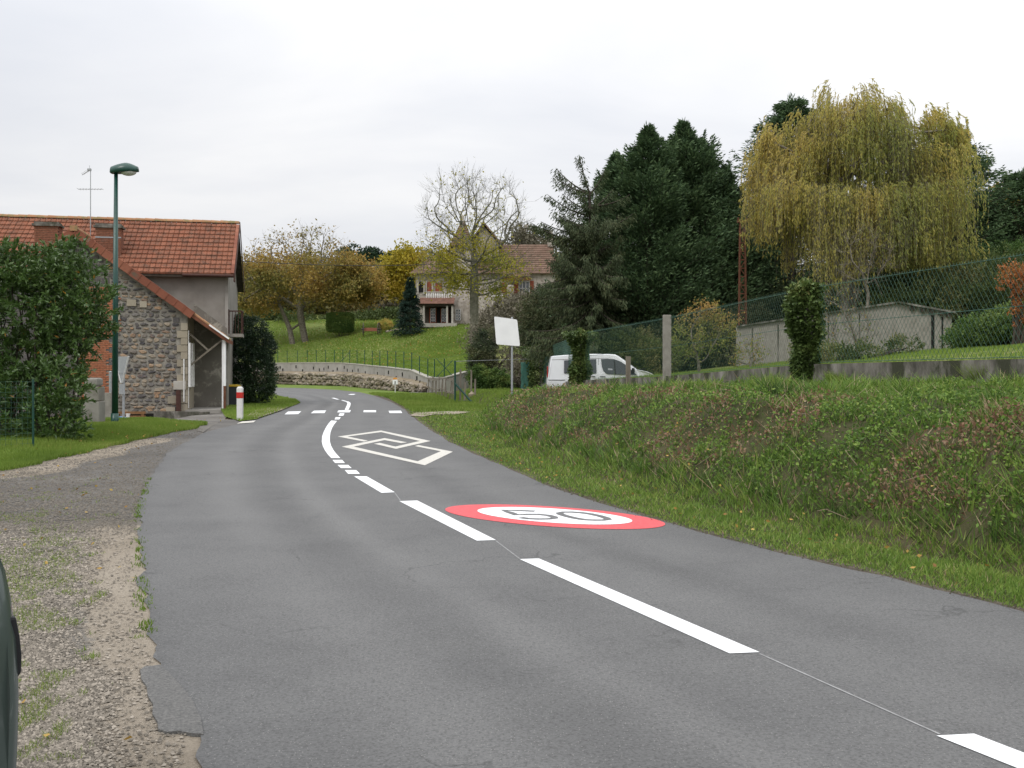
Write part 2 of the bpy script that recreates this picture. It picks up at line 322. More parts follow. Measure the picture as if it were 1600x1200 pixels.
M['lf_ash'] = leafm('ash_leaves', [(.10,.13,.02),(.17,.19,.025),(.32,.29,.03),(.40,.33,.04)], .4, .6)
M['lf_yellow'] = leafm('yellow_leaves', [(.13,.14,.02),(.28,.25,.03),(.42,.34,.035),(.46,.33,.05)], .4, .6)
M['lf_olive'] = leafm('wood_leaves', [(.075,.08,.032),(.12,.115,.045),(.16,.145,.055),(.20,.155,.065)], .2, .8)
M['lf_brownwood'] = leafm('bare_wood', [(.10,.092,.065),(.155,.14,.10),(.21,.19,.145)], .1, .9)
M['lf_pine'] = leafm('pine_needles', [(.012,.03,.016),(.026,.055,.028),(.045,.08,.035)], .1, .8)
M['lf_green'] = leafm('shrub_leaves', [(.03,.06,.015),(.06,.115,.025),(.10,.165,.04),(.16,.21,.05)], .25, .6)
M['lf_hedge'] = leafm('loose_hedge_leaves', [(.04,.06,.02),(.075,.105,.03),(.12,.15,.045),(.18,.17,.07)], .25, .7)
M['lf_fruit'] = leafm('fruit_tree_leaves', [(.10,.15,.035),(.17,.21,.045),(.26,.24,.06),(.36,.22,.07)], .35, .6)
M['lf_red'] = leafm('orange_leaves', [(.24,.085,.03),(.34,.12,.04),(.40,.18,.06)], .3, .6)
M['lf_ivy'] = leafm('ivy_leaves', [(.04,.065,.02),(.07,.11,.03),(.12,.17,.05),(.28,.27,.10)], .15, .45, [0,.4,.85,1])
M['grassb'] = leafm('grass_blades', [(.085,.145,.022),(.14,.215,.034),(.19,.275,.045),(.27,.31,.08),(.38,.33,.16)], .35, .6, [0,.3,.6,.85,1])
M['bankb'] = leafm('bank_plants', [(.045,.085,.022),(.09,.165,.03),(.165,.265,.045),(.28,.33,.08),(.15,.085,.055),(.27,.155,.095),(.46,.38,.24)], .3, .6, [0,.25,.5,.68,.74,.87,1])
M['deadleaf'] = leafm('fallen_leaves', [(.20,.11,.04),(.38,.24,.06),(.50,.36,.10)], .2, .7)
M['pebble'] = leafm('pebbles', [(.08,.07,.058),(.145,.128,.105),(.205,.18,.148),(.34,.30,.25)], 0, .9)
M['porch_roof'] = tiles_mat('porch_tiles', [(.19,.105,.08),(.23,.125,.095),(.26,.145,.11)])
M['net'] = surf('green_net', [(.035,.11,.085),(.055,.14,.11)], 12, .9, .2)
M['brick_dull'] = surf('chimney_brick', [(.16,.065,.04),(.22,.092,.056),(.27,.125,.08)], 14, .92, .3, stain=((.14,.11,.09), 2.5, .6))
# ------------------------------------------------------------------ foliage geometry helpers
def leaves(P, A, L, Wd, v, fold=0.0):
    """rhombic leaf faces: P base, A unit axis, L length, Wd width, v tint"""
    n = len(P); A = nrm(A); rnd = R_.normal(size=(n, 3)); S = nrm(np.cross(A, rnd)); Nn = np.cross(A, S)
    L = np.broadcast_to(np.asarray(L, float), (n,))[:, None]; Wd = np.broadcast_to(np.asarray(Wd, float), (n,))[:, None]
    mid = P + A * L * .45
    V = np.stack([P, mid + S * Wd / 2 + Nn * Wd * fold, P + A * L, mid - S * Wd / 2 + Nn * Wd * fold], 1).reshape(-1, 3)
    if fold:
        i = np.arange(n)[:, None] * 4; Fc = np.concatenate([i + [[0, 1, 2]], i + [[0, 2, 3]]])
    else: Fc = np.arange(4 * n).reshape(n, 4)
    return V, Fc, np.repeat(np.clip(v, 0, 1), 4)
def blades(P, h, w, v, lean=.4, bend=None):
    n = len(P); a = R_.random(n) * 2 * pi; sd = np.stack([np.cos(a), np.sin(a), np.zeros(n)], 1)
    b = R_.random(n) * 2 * pi; ln = np.stack([np.cos(b), np.sin(b), np.zeros(n)], 1) * (R_.random(n) * lean)[:, None]
    h = np.broadcast_to(h, (n,))[:, None]; w = np.broadcast_to(w, (n,))[:, None]
    tip = P + (ln + [0, 0, 1]) * h
    if bend is not None: tip = tip + bend * h
    V = np.stack([P - sd * w / 2 - [0, 0, .01], P + sd * w / 2 - [0, 0, .01], tip], 1).reshape(-1, 3)
    return V, np.arange(3 * n).reshape(n, 3), np.repeat(np.clip(v, 0, 1), 3)
def join(*parts):
    V = []; Fq = []; Ft = []; A = []; b = 0
    for v, f, a in parts:
        (Fq if f.shape[1] == 4 else Ft).append(f + b); V.append(v); A.append(a); b += len(v)
    Fs = [np.concatenate(x) for x in (Fq, Ft) if x]
    return np.concatenate(V), Fs, np.concatenate(A)
def tubes(P0, P1, R0, R1, n=5):
    P0 = np.asarray(P0, float); P1 = np.asarray(P1, float); k = len(P0)
    D = nrm(P1 - P0); ref = np.where(np.abs(D[:, 2:3]) < .9, [[0, 0, 1.]], [[1., 0, 0]]); A = nrm(np.cross(D, ref)); B = np.cross(D, A)
    t = np.arange(n) * 2 * pi / n; c = np.cos(t)[None, :, None]; s = np.sin(t)[None, :, None]
    ring = A[:, None] * c + B[:, None] * s
    R0 = np.broadcast_to(R0, (k,))[:, None, None]; R1 = np.broadcast_to(R1, (k,))[:, None, None]
    V = np.concatenate([P0[:, None] + ring * R0, P1[:, None] + ring * R1], 1).reshape(-1, 3)
    i = np.arange(k)[:, None, None] * 2 * n; j = np.arange(n)[None, :, None]
    Fc = (i + np.concatenate([j, (j + 1) % n, n + (j + 1) % n, n + j], 2)).reshape(-1, 4)
    return V, Fc, np.zeros(len(V))
def ell_pts(n, c, r, shell=0.0):
    d = nrm(R_.normal(size=(n, 3))); q = (shell + (1 - shell) * R_.random(n)) ** (1 / 3) if shell == 0 else (shell + (1 - shell) * R_.random(n))
    return np.asarray(c) + d * q[:, None] * np.asarray(r), d
def colonize(base, crown_start, att, step, di, dk, iters=80, up=.0, jitter=.25):
    base = np.asarray(base, float); cs = np.asarray(crown_start, float)
    k = max(2, int(np.linalg.norm(cs - base) / step)); N = [base + (cs - base) * i / k for i in range(k + 1)]; P = [-1] + list(range(k))
    N = np.array(N); P = np.array(P); att = np.asarray(att, float); alive = np.ones(len(att), bool)
    d = np.linalg.norm(att[:, None] - N[None], axis=2); near = d.argmin(1); dist = d.min(1)
    di0 = di
    for it in range(iters):
        act = alive & (dist < di)
        if not act.any():
            di *= 1.6
            if di > di0 * 12: break
            continue
        di = max(di0, di * .9)
        a = att[act]; ix = near[act]; S = np.zeros((len(N), 3)); np.add.at(S, ix, nrm(a - N[ix]))
        u = np.unique(ix); D = nrm(S[u] + R_.normal(size=(len(u), 3)) * jitter + [0, 0, up]); new = N[u] + D * step
        keep = np.array([np.min(np.linalg.norm(N - q, axis=1)) > .45 * step for q in new])
        if not keep.any():
            alive[act] = alive[act] & (R_.random(act.sum()) > .3); continue
        new = new[keep]; pu = u[keep]; b = len(N); N = np.vstack([N, new]); P = np.concatenate([P, pu])
        dn = np.linalg.norm(att[:, None] - new[None], axis=2); m = dn.min(1); am = dn.argmin(1) + b
        cl = m < dist; near = np.where(cl, am, near); dist = np.minimum(dist, m); alive &= dist > dk
        if not alive.any(): break
    n = len(N); nc = np.zeros(n); acc = np.zeros(n)
    return N, P
def pipe(N, P, r0=.008, e=2.3, rmax=None):
    n = len(N); acc = np.zeros(n); r = np.zeros(n)
    for i in range(n - 1, -1, -1):
        r[i] = max(r0, acc[i] ** (1 / e))
        if P[i] >= 0: acc[P[i]] += r[i] ** e
    if rmax: r = r0 + (r - r0) * (rmax - r0) / max(r.max() - r0, 1e-6)
    return r
def skel(N, P, r, thin=.03):
    i = np.where(P >= 0)[0]; big = i[r[P[i]] > thin]; small = i[r[P[i]] <= thin]; out = []
    for s, k in ((big, 7), (small, 3)):
        if len(s):
            ra = np.minimum(r[P[s]], r[s] * 1.7); out.append(tubes(N[P[s]], N[s] + (N[s] - N[P[s]]) * .04, ra, r[s], k))
    return out
def twigs(N, P, r, k, ln, rad_, thr, up=.2, spread=.8, sub=0):
    i = np.where((P >= 0) & (r < thr))[0]; i = np.repeat(i, k); D = nrm(N[i] - N[P[i]]); D = nrm(D + R_.normal(size=D.shape) * spread + [0, 0, up])
    L = ln * (.5 + R_.random(len(i)))[:, None]; P1 = N[i] + D * L; out = [tubes(N[i], P1, rad_, rad_ * .35, 3)]
    tips = P1; dirs = D
    if sub:
        q = np.repeat(np.arange(len(i)), sub); t = (.3 + .6 * R_.random(len(q)))[:, None]; s0 = N[i][q] + D[q] * L[q] * t
        D2 = nrm(D[q] + R_.normal(size=(len(q), 3)) * spread * .8 + [0, 0, up]); s1 = s0 + D2 * L[q] * .55
        out.append(tubes(s0, s1, rad_ * .6, rad_ * .25, 3)); tips = np.vstack([tips, s1]); dirs = np.vstack([dirs, D2])
    return out, tips, dirs
def tint_clump(P, s, o, lo=0., hi=1., j=.35):
    """leaf age/species tint, clumped: a property of the leaves"""
    a = vn(P[:, 0] + P[:, 2] * .7, P[:, 1] * .6 + P[:, 2], s, o); return lo + (hi - lo) * np.clip((a - .5) * 1.3 + .5 + (R_.random(len(P)) - .5) * j * 2, 0, 1)
def thing(name, loc, label, cat, group=None, rz=0): return tag(empty(name, loc, rz), label, cat, group)
def local(V, loc): return np.asarray(V) - np.asarray(loc)
def nppart(name, parts, m, par, smooth=False, kind=None, attrs=None):
    V, Fs, A = join(*parts); o = npmesh(name, local(V, par.location) if par is not None else V, Fs, m, par, A, smooth, attrs)
    if kind: o['kind'] = kind
    return o
# ------------------------------------------------------------------ the lie of the land
Rp = np.array([(-60,60),(-10,11),(0,6.6),(4,4.7),(6.65,3.38),(7.66,2.93),(8.88,2.26),(10.97,1.40),(13.96,.44),(17.8,-.45),(22.2,-1.41),(28.5,-2.5),(35.4,-3.6),(39.9,-4.27),(55.8,-7.1),(71.8,-11.),(83.7,-16),(89.7,-21.),(95,-34),(99,-60)], float)
Lp = np.array([(-60,48),(-10,5.5),(0,.6),(4.03,-1.284),(4.4,-1.40),(5.0,-1.68),(5.43,-1.90),(5.94,-2.14),(7.78,-2.86),(11.3,-4.2),(14.95,-5.38),(19.6,-6.7),(25.6,-7.8),(31,-8.1),(36.9,-8.75),(45.7,-9.75),(49,-10.3),(55,-12.2),(61,-14.4),(68,-18),(74,-26),(78,-38),(82,-60)], float)
Wp = np.array([(-30,22),(0,13),(16,8.2),(22,6.4),(31,4.7),(39.5,2.65),(55,1.5),(70,0.5)], float)
Re = lambda y: np.interp(y, Rp[:, 0], Rp[:, 1]); Le = lambda y: np.interp(y, Lp[:, 0], Lp[:, 1]); We = lambda y: np.interp(y, Wp[:, 0], Wp[:, 1])
WB = lambda y: np.interp(y, [-10, 0, 16, 22, 31, 39.5, 55, 66], [1.5, 1.48, 1.37, 1.3, 1.0, .77, .50, .45])
OFF = lambda y: np.interp(y, [0, 20, 26, 32, 38, 56], [1.05, 1.0, 1.0, 1.8, 3.6, 4.])
def zbank(X, Y):
    ft = Re(Y) + OFF(Y); t = np.clip((X - ft) / np.maximum(We(Y) - ft, .5), 0, 1)
    z = (WB(Y) - .07) * (.78 * sm(t, -.05, .28) - .78 * sm(0, -.05, .28) * (1 - sm(t, 0, .1)) + .22 * t)
    z = z + (fbm(X, Y, 1.25, 3, 3) - .5) * .46 * sm(t, 0, .15) * sm(1 - t, 0, .12) * np.clip(2 - Y / 25, .3, 1)
    return z + (fbm(X, Y, 2.5, 9, 2) - .5) * .05 * sm(X - Re(Y), 0.05, .5)
def tps(pts):
    p = np.array(pts, float); n = len(p); K = np.linalg.norm(p[:, None, :2] - p[None, :, :2], axis=2); Q = np.hstack([np.ones((n, 1)), p[:, :2]])
    A = np.block([[K + np.eye(n) * -.5, Q], [Q.T, np.zeros((3, 3))]]); w = np.linalg.solve(A, np.concatenate([p[:, 2], np.zeros(3)]))
    def f(X, Y):
        X = np.asarray(X, float); Y = np.asarray(Y, float); o = w[n] + w[n + 1] * X + w[n + 2] * Y
        for i in range(n): o = o + w[i] * np.hypot(X - p[i, 0], Y - p[i, 1])
        return o
    return f
Hline = [at(429.6,567.2,112),at(480,566.4,107.5),at(535.8,567,102),at(556,568.7,96),at(578,571,89),at(600.6,573,82),at(621,575.5,77.5),at(641,577.8,74),at(653.7,583.6,71),at(667.5,589.3,68.5),at(681,590,67.7),at(696,589.3,67.5),at(711,585.7,67.8),at(724,582,69),at(737,579.3,70.5)]
hp = [(a, b, c - .12) for a, b, c in Hline]
hp += [(-40,118,2.3),(-60,124,2.4),(-110,140,3),(5,73,1.3),(20,72,2.4),(45,72,4),(90,72,6),(-3.7,96,4.5),(-26,125,5.35),(-9,115,6.65),(-2,112,6.6),(4,112,6.7),(-15,135,8.0),(-32,137,7.9),(-50,140,8),(-11,108,5.45),(-21.4,125,6.35),(-16,115,5.4),(-3,82,2.6),(0,95,4.2),(12,95,4.5),(20,120,7.5),(50,120,8.5),(-30,175,13),(0,180,14),(40,180,14),(-90,200,15),(-50,240,25),(0,240,25),(60,240,22),(-150,300,28),(100,300,26),(0,330,32)]
zhill = tps(hp)
def zgard(X, Y):
    w = We(Y); dx = np.maximum(X - w, 0); z = WB(Y) + .33 + .092 * np.minimum(dx, 26) + .03 * np.maximum(dx - 26, 0)
    pit = sm(Y, 39.5, 42) * sm(52.5 - Y, 0, 3) * sm(9.5 - X, 0, 2.5); z = z * (1 - pit) + .3 * pit
    z = z + (fbm(X, Y, .5, 5, 3) - .5) * .12 * sm(dx, 0, 2)
    k = sm(Y, 56, 66); return z * (1 - k) + zhill(X, np.maximum(Y, 66)) * k
def Z(X, Y): return zhill(X, Y) if Y >= 66 else (zgard(X, Y) if X > We(Y) else (zbank(X, Y) if X > Re(Y) else 0 * X))
def Zf(x, y): return float(Z(np.float64(x), np.float64(y)))
def grid(name, X, Y, Zz, m, attrs=None, par=None, smooth=True):
    r, c = X.shape; V = np.stack([X, Y, Zz], 2).reshape(-1, 3); i = np.arange(r - 1)[:, None] * c; j = np.arange(c - 1)[None]
    Fc = np.stack([i + j, i + j + 1, i + j + 1 + c, i + j + c], 2).reshape(-1, 4)
    return npmesh(name, V, Fc, m, par, None, smooth, {k: np.broadcast_to(a, X.shape).ravel() for k, a in (attrs or {}).items()})
def struct(o, label=None):
    o['kind'] = 'structure'
    if label: o['label'] = label
    return o
# base ground to the horizon; the yard left of the house lies lower
gx = np.unique(np.concatenate([np.linspace(-900, -60, 12), np.arange(-60, 40, 1.), np.linspace(40, 900, 12)]))
gy = np.unique(np.concatenate([np.linspace(-200, -6, 8), np.arange(-6, 130, 1.), np.linspace(130, 1500, 12)]))
X, Y = np.meshgrid(gx, gy)
yard = sm(Y, 29, 30) * sm(40 - Y, 0, 2) * sm(-10.3 - X, 0, .9) * sm(X + 22, 0, 2)
struct(grid('ground', X, Y, -.03 - .5 * yard, M['grass_ground'], {'dirt': np.clip(.25 + .5 * sm(-7.5 - X) * sm(45 - Y, 0, 4) * sm(Y, 29, 33) + .8 * yard, 0, 1)}))
# road
yy = np.unique(np.concatenate([np.linspace(-60, -6, 12), np.arange(-6, 14, .06), np.arange(14, 50, .5)])); nu = 46
Lx = Le(yy) + (fbm(yy, yy * 0, 2.2, 2, 4) - .5) * .15 + (vn(yy, yy * 0, 9, 4) - .5) * .05; Rx = Re(yy) + (fbm(yy, yy * 0 + 9, 1.3, 6, 3) - .5) * .16
pairs = [((-12.2,55),(-8.4,61)),((-14.4,61),(-10.6,70)),((-18,67),(-13.6,78)),((-24,72),(-18.2,86)),((-36,76),(-26,91.5)),((-60,81),(-58,98))]
rows = [((a, y), (b, y)) for a, b, y in zip(Lx, Rx, yy)] + pairs
LL = np.array([p[0] for p in rows]); RR = np.array([p[1] for p in rows]); u = np.linspace(0, 1, nu)
X = LL[:, 0:1] * (1 - u) + RR[:, 0:1] * u; Y = LL[:, 1:2] * (1 - u) + RR[:, 1:2] * u
U = np.broadcast_to(u, X.shape); bump = lambda c, w: np.exp(-((U - c) / w) ** 2)
track = .7 * bump(.20 , .05) + .9 * bump(.385, .035) + .35 * bump(.64, .05) + .3 * bump(.86, .05); track = np.clip(track * (.4 + .9 * fbm(X, Y, .35, 4, 3)), 0, 1) * .5
dark = np.clip(.5 * bump(.30, .05) + sm(U, .80, 1) * .35 + bump(.74, .035) * .7 * sm(Y, 5, 8) * sm(20 - Y, 0, 5) + sm(.04 - U, 0, .05) * .5, 0, 1) * fbm(X, Y, .8, 8, 3) * 1.1
road = struct(grid('road', X, Y, .004 + 0 * X, M['asphalt'], {'track': track, 'dark': dark}))
tag(road, 'grey asphalt country road bending left past the stone house')
# gravel margin on the left, with a junction apron
yy = np.unique(np.concatenate([np.linspace(-20, 1, 8), np.arange(1, 14, .12), np.arange(14, 32, .35)])); ww = np.concatenate([np.linspace(0, 3, 50), np.linspace(3.15, 16, 40)])
X = (Le(yy) + .25)[:, None] - ww[None]; Y = yy[:, None] + 0 * X; D = Le(Y) - X
gz = -.006 + .014 * sm(D, .0, .5) + (fbm(X, Y, 3, 1, 3) - .5) * .05 * sm(D, .3, .9)
far_g = sm(Y, 10.5, 12.5)
sand = sm(.62 - D + .5 * (fbm(X, Y, 1.4, 3, 3) - .5), 0, .30) * sm(11.2 - Y, 0, 1.8)
sand = np.maximum(sand, .75 * sm(Y, 13.5, 15) * sm(17.8 - Y, 0, 1.2) * sm(-7.4 - X, 0, 2))
# surfaces: verge of grass behind the apron
gline = lambda x: np.interp(x, [-22, -13, -10.3, -8.6, -7.8, -7.45], [12.8, 15.6, 17.0, 20.5, 25.3, 29])
xf0 = np.interp(Y, [10, 15.9, 17.3, 22.2, 27.6, 29.4], [-8.4, -8.1, -8.16, -8.5, -8.6, -9.2]); sand = np.maximum(sand, .85 * sm(1.0 + .5 * fbm(X, Y, .7, 3, 2) - (X - xf0), 0, .6) * sm(Y, 13.6, 15) * sm(25 - Y, 0, 3))
struct(grid('gravel_margin', X, Y, gz, M['gravel'], {'sand': sand, 'dark': np.clip(sm(Y, 9.6, 11.5) * (1 - sand), 0, 1)}))
# grass verge under lamp and hedge
Xf = lambda y: np.interp(y, [10, 15.9, 17.3, 22.2, 27.6, 29.4], [-8.4, -8.1, -8.16, -8.5, -8.6, -9.2]) + (fbm(y, y * 0, .9, 3, 3) - .5) * .5
yy = np.linspace(13.5, 29.4, 50); tt = np.linspace(0, 1, 60) ** 1.6; X = Xf(yy)[:, None] - tt[None] * 16; Y = yy[:, None] + 0 * X
zver = lambda x, y: .03 + .13 * sm(Xf(y) - x, .1, 1.6) - .25 * sm(y, 28.9, 29.4) * sm(-9.5 - x, 0, .5)
struct(grid('grass_verge', X, Y, zver(X, Y) + (fbm(X, Y, 1, 2, 3) - .5) * .05 - .05 * (tt[None] < .01), M['grass_ground'], {'dirt': np.clip(.4 - .35 * sm(tt[None], 0, .04) + 0 * X, 0, 1)}))
# strip of ground between road and house with the grass island
def poly_sheet(name, pts, z, m, attrs=None, res=.5):
    p = np.array(pts); x0, y0 = p.min(0); x1, y1 = p.max(0); from mathutils.geometry import delaunay_2d_cdt
    q = [Vector(a) for a in pts]; k = len(q); ins = []
    def inside(x, y):
        c = False
        for i in range(k):
            a, b = p[i], p[i - 1]
            if (a[1] > y) != (b[1] > y) and x < (b[0] - a[0]) * (y - a[1]) / (b[1] - a[1]) + a[0]: c = not c
        return c
    for x in np.arange(x0, x1, res):
        for y in np.arange(y0, y1, res * 1.2):
            if inside(x, y): ins.append(Vector((x, y)))
    vs, es, fs, *_ = delaunay_2d_cdt(q + ins, [], [list(range(k))], 1, 1e-4)
    V = np.array([(a.x, a.y, z(a.x, a.y) if callable(z) else z) for a in vs]); return npmesh(name, V, np.array([f for f in fs if len(f) == 3]), m, None, None, True, {a: np.full(len(V), b) for a, b in (attrs or {}).items()})
drive = [gp(*p) for p in [(318,676),(332,666),(352,655),(356,646),(300,650),(262,657),(285,668)]]
struct(poly_sheet('gravel_path', drive, .012, M['gravel'], {'dark': .5, 'sand': .2}))
island = [gp(*p) for p in [(345,641),(352,652),(375,659),(400,656),(432,645),(452,637),(469,630),(462,625),(440,621),(424,616.5),(400,612),(380,612),(372,622),(352,636)]]
struct(poly_sheet('grass_island', island, lambda x, y: .03, M['grass_ground'], {'dirt': .3}))
struct(poly_sheet('dirt_patch', [gp(*p) for p in [(385,652),(402,655),(438,643),(452,637),(425,637),(398,643)]], .045, M['gravel'], {'dark': .2, 'sand': .6}, res=1))
# right verge, bank and garden behind the low wall
yy = np.unique(np.concatenate([np.linspace(-20, 3, 20), np.arange(3, 18, .16), np.arange(18, 62, .4)])); tt = np.linspace(0, 1, 90) ** 1.25
xl = np.interp(yy, yy, Rp.min() + 0 * yy); xl = Re(yy) - .18; X = xl[:, None] * (1 - tt) + (We(yy) + .05)[:, None] * tt; Y = yy[:, None] + 0 * X
dirt = np.clip(.95 - np.abs(X - Re(Y)) / .28, 0, 1) * .8 + .35 * sm(fbm(X, Y, .45, 7, 3), .5, .65)
zz = zbank(X, Y) - .02 * (X < Re(Y)) ; struct(grid('grass_bank', X, Y, zz, M['bank_soil'], {'dirt': np.clip(dirt, 0, 1)}))
yy = np.unique(np.concatenate([np.arange(-20, 66.1, .8)])); tt = np.linspace(0, 1, 90) ** 1.5; X = (We(yy) + .1)[:, None] + tt[None] * 90; Y = yy[:, None] + 0 * X
struct(grid('garden_lawn', X, Y, zgard(X, Y), M['hill_grass'], {'dirt': .3}))
# hill behind the concrete wall
hl = np.array([(-400, 260), (-220, 190), (-110, 140), (-60, 124), (-40, 117.5)] + [(a, b) for a, b, c in Hline] + [(3, 66.05), (20, 66.05), (60, 66.05), (140, 66.05)], float)
s = np.concatenate([[0], np.cumsum(np.linalg.norm(np.diff(hl, axis=0), axis=1))]); ss = np.unique(np.concatenate([s, np.linspace(0, s[-1], 120)])); hx = np.interp(ss, s, hl[:, 0]); hy = np.interp(ss, s, hl[:, 1])
t = np.linspace(0, 1, 90)[:, None] ** 1.6; tx = hx * 3.2 - 10; ty_ = np.full_like(hy, 420.) + np.abs(hx) * .5
X = hx * (1 - t) + tx * t; Y = hy * (1 - t) + ty_ * t
struct(grid('hill', X, Y, zhill(X, Y) + (fbm(X, Y, .12, 3, 3) - .5) * .5 * sm(t, 0, .1), M['hill_grass'], {'dirt': .30 + .28 * sm(fbm(X, Y, .07, 4, 2), .5, .62) * sm(-22 - X + (Y - 110) * .2, 0, 6)}))
struct(poly_sheet('footpath', [gp(*p) for p in [(640,650),(650,646),(680,645),(715,643.5),(735,645),(712,648.5),(680,649),(660,652)]], lambda x, y: float(zbank(np.float64(x), np.float64(y))) + .03 if x > Re(y) else .02, M['gravel'], {'sand': .9, 'dark': 0}, res=.7))
struct(poly_sheet('side_lane', [gp(*p) for p in [(596,621),(640,617),(690,612.5),(706,611),(690,610.5),(640,613.5),(600,618)]], .02, M['gravel'], {'sand': .1, 'dark': .6}, res=3))

# ------------------------------------------------------------------ road markings (parts of the road)
def zp(pts, ox=440, oy=600, s=4.4444): return [(ox + a / s, oy + b / s) for a, b in pts]
def flat(name, px, m, z=.008, par=road):
    P = [gp(*p) for p in px]; mb = MB(); n = len(P); a = sum(P[i][0] * P[(i + 1) % n][1] - P[(i + 1) % n][0] * P[i][1] for i in range(n))
    if a < 0: P = P[::-1]
    mb.add([(x, y, z) for x, y in P] , [tuple(range(n))]); me = bpy.data.meshes.new(name); me.from_pydata(mb.v, [], mb.f); me.materials.append(m)
    return link(name, me, par)
def strip(name, Lf, Rt, m, z=.008, par=road):
    V = [(*gp(*p), z) for p in Lf] + [(*gp(*p), z) for p in Rt]; n = len(Lf); me = bpy.data.meshes.new(name)
    me.from_pydata(V, [], [(i, n + i, n + i + 1, i + 1) for i in range(n - 1)]); me.materials.append(m); return link(name, me, par)
for q in ([(812,875),(842,874),(1187,1021),(1140,1023)], [(624,784),(652,783),(775,845),(745,846)], [(553,745),(573,745),(617,770),(596,771)]): flat('lane_dash', q, M['mark_white'])
a = np.array(gp(1463,1152)); b = np.array(gp(1522,1149)); d = nrm(np.array([1.36, -2.79])) * 3
V = [(*a, .008), (*(a + d), .008), (*(b + d), .008), (*b, .008)]; me = bpy.data.meshes.new('lane_dash'); me.from_pydata(V, [], [(0,1,2,3)]); me.materials.append(M['mark_white']); link('lane_dash', me, road)
for q in ([(353,530),(420,530),(440,552),(372,552)], [(388,565),(462,565),(487,587),(412,587)], [(438,601),(518,601),(545,627),(462,627)], [(375,232),(412,232),(400,248),(368,248)], [(403,205),(437,205),(428,222),(395,222)], [(345,98),(365,97),(402,108),(385,109)], [(412,113),(425,112),(455,120),(440,123)]): flat('lane_dash', zp(q), M['mark_white'])
strip('curved_lane_line', zp([(345,255),(325,277),(308,303),(292,335),(282,365),(279,400),(285,430),(300,462),(320,490),(345,517)]), zp([(385,258),(368,278),(352,303),(340,335),(335,365),(335,400),(343,430),(360,462),(382,490),(408,517)]), M['mark_white'])
strip('curved_lane_line', zp([(438,181),(450,155),(457,138),(454,130),(442,122)]), zp([(464,181),(476,155),(480,138),(477,130),(462,121)]), M['mark_white'])
for q in ([(20,213),(45,193),(137,191),(115,211)], [(203,205),(225,187),(310,185),(297,204)], [(386,199),(395,185),(482,183),(473,199)], [(568,198),(570,184),(656,184),(656,198)], [(750,204),(743,188),(828,187),(838,204)]): flat('crossing_bar', zp(q), M['mark_white'], .011)
flat('painted_mark', zp([(460,75),(480,70),(515,70),(500,76)]), M['mark_white'])
flat('painted_mark', [(370,663),(378,659.5),(400,658),(396,661)], M['mark_cream'], .02)
for q in ([(812,845.5),(1,1)],): pass
for p0, p1 in (((617,771),(626,783)), ((775,846),(812,874)), ((1187,1023),(1468,1149))):
    a = np.array(gp(*p0)); b = np.array(gp(*p1)); d = nrm(b - a); nn = np.array([-d[1], d[0]]) * .006; pts = [a + nn, a - nn, b - nn, b + nn]
    me = bpy.data.meshes.new('guide_line'); me.from_pydata([(*p, .0065) for p in pts], [], [(0,1,2,3)]); me.materials.append(M['line_faint']); link('guide_line', me, road)
# two interlocked diamonds
dm = MB()
for k, q in enumerate([[(390,367),(690,325),(690,336),(458,367)], [(690,325),(1035,398),(960,398),(690,336)], [(1035,398),(795,453),(790,437),(960,398)], [(390,367),(458,367),(600,396),(572,402)], [(640,417),(682,411),(790,437),(795,453)],
          [(417,438),(715,378),(715,392),(500,438)], [(715,378),(872,408),(828,413),(715,392)], [(950,427),(1190,473),(1105,470),(925,434)], [(1190,473),(995,568),(945,540),(1105,470)], [(417,438),(500,438),(945,540),(995,568)]]):
    P = [gp(*p) for p in zp(q)]; dm.add([(x, y, .008 + .001 * (k > 4)) for x, y in P], [(0, 1, 2, 3)])
dm.build('diamond_marking', M['mark_cream'], road)
# speed roundel: red ring, white disc, figures 50
def ell(cx, cy, a, s, b, n=72): return [(cx + a * cos(t), cy + s * cos(t) + b * sin(t)) for t in [2 * pi * i / n for i in range(n)]]
rd = tag(empty('speed_roundel'), 'red ringed white oval reading 50'); rd.parent = road
flat('ring', ell(867.5, 808.5, 172, 11.5, 15.7), M['mark_red'], .008, rd); flat('disc', ell(867, 807.3, 121, 8, 11.2), M['mark_white'], .011, rd)
def stroke(name, px, w, m, z, par, closed=False):
    P = np.array([gp(*p) for p in px]); n = len(P); V = []
    for i in range(n):
        d = nrm(P[(i + 1) % n] - P[i - 1]) if closed or 0 < i < n - 1 else (nrm(P[1] - P[0]) if i == 0 else nrm(P[-1] - P[-2]))
        q = np.array([-d[1], d[0]]) * w / 2; V += [(*(P[i] + q), z), (*(P[i] - q), z)]
    fs = [(2 * i, 2 * i + 1, (2 * i + 3) % (2 * n), (2 * i + 2) % (2 * n)) for i in range(n if closed else n - 1)]
    me = bpy.data.meshes.new(name); me.from_pydata(V, [], fs); me.materials.append(m); return link(name, me, par)
zr = lambda pts: [(680 + a / 4.2105, 770 + b / 4.2105) for a, b in pts]
stroke('digit', zr([(655,128),(560,124),(448,121),(490,136),(535,152),(600,149),(680,149),(745,156),(782,166),(785,174),(745,179),(680,180),(610,177),(562,170)]), .085, M['mark_black'], .014, rd)['label'] = 'figure 5'
stroke('digit', zr([(815,140),(845,134),(900,134),(960,138),(1020,146),(1080,159),(1125,173),(1138,182),(1105,187),(1040,187),(980,184),(920,174),(865,161),(828,149)]), .085, M['mark_black'], .014, rd, True)['label'] = 'figure 0'
pp = [(219,1049),(226,1044),(238,1043),(250,1041),(270,1060),(288,1080),(302,1100),(314,1125),(318,1150),(300,1149),(278,1145),(262,1147),(247,1142),(246,1130),(238,1118),(239,1102),(231,1090),(229,1074),(221,1064)]
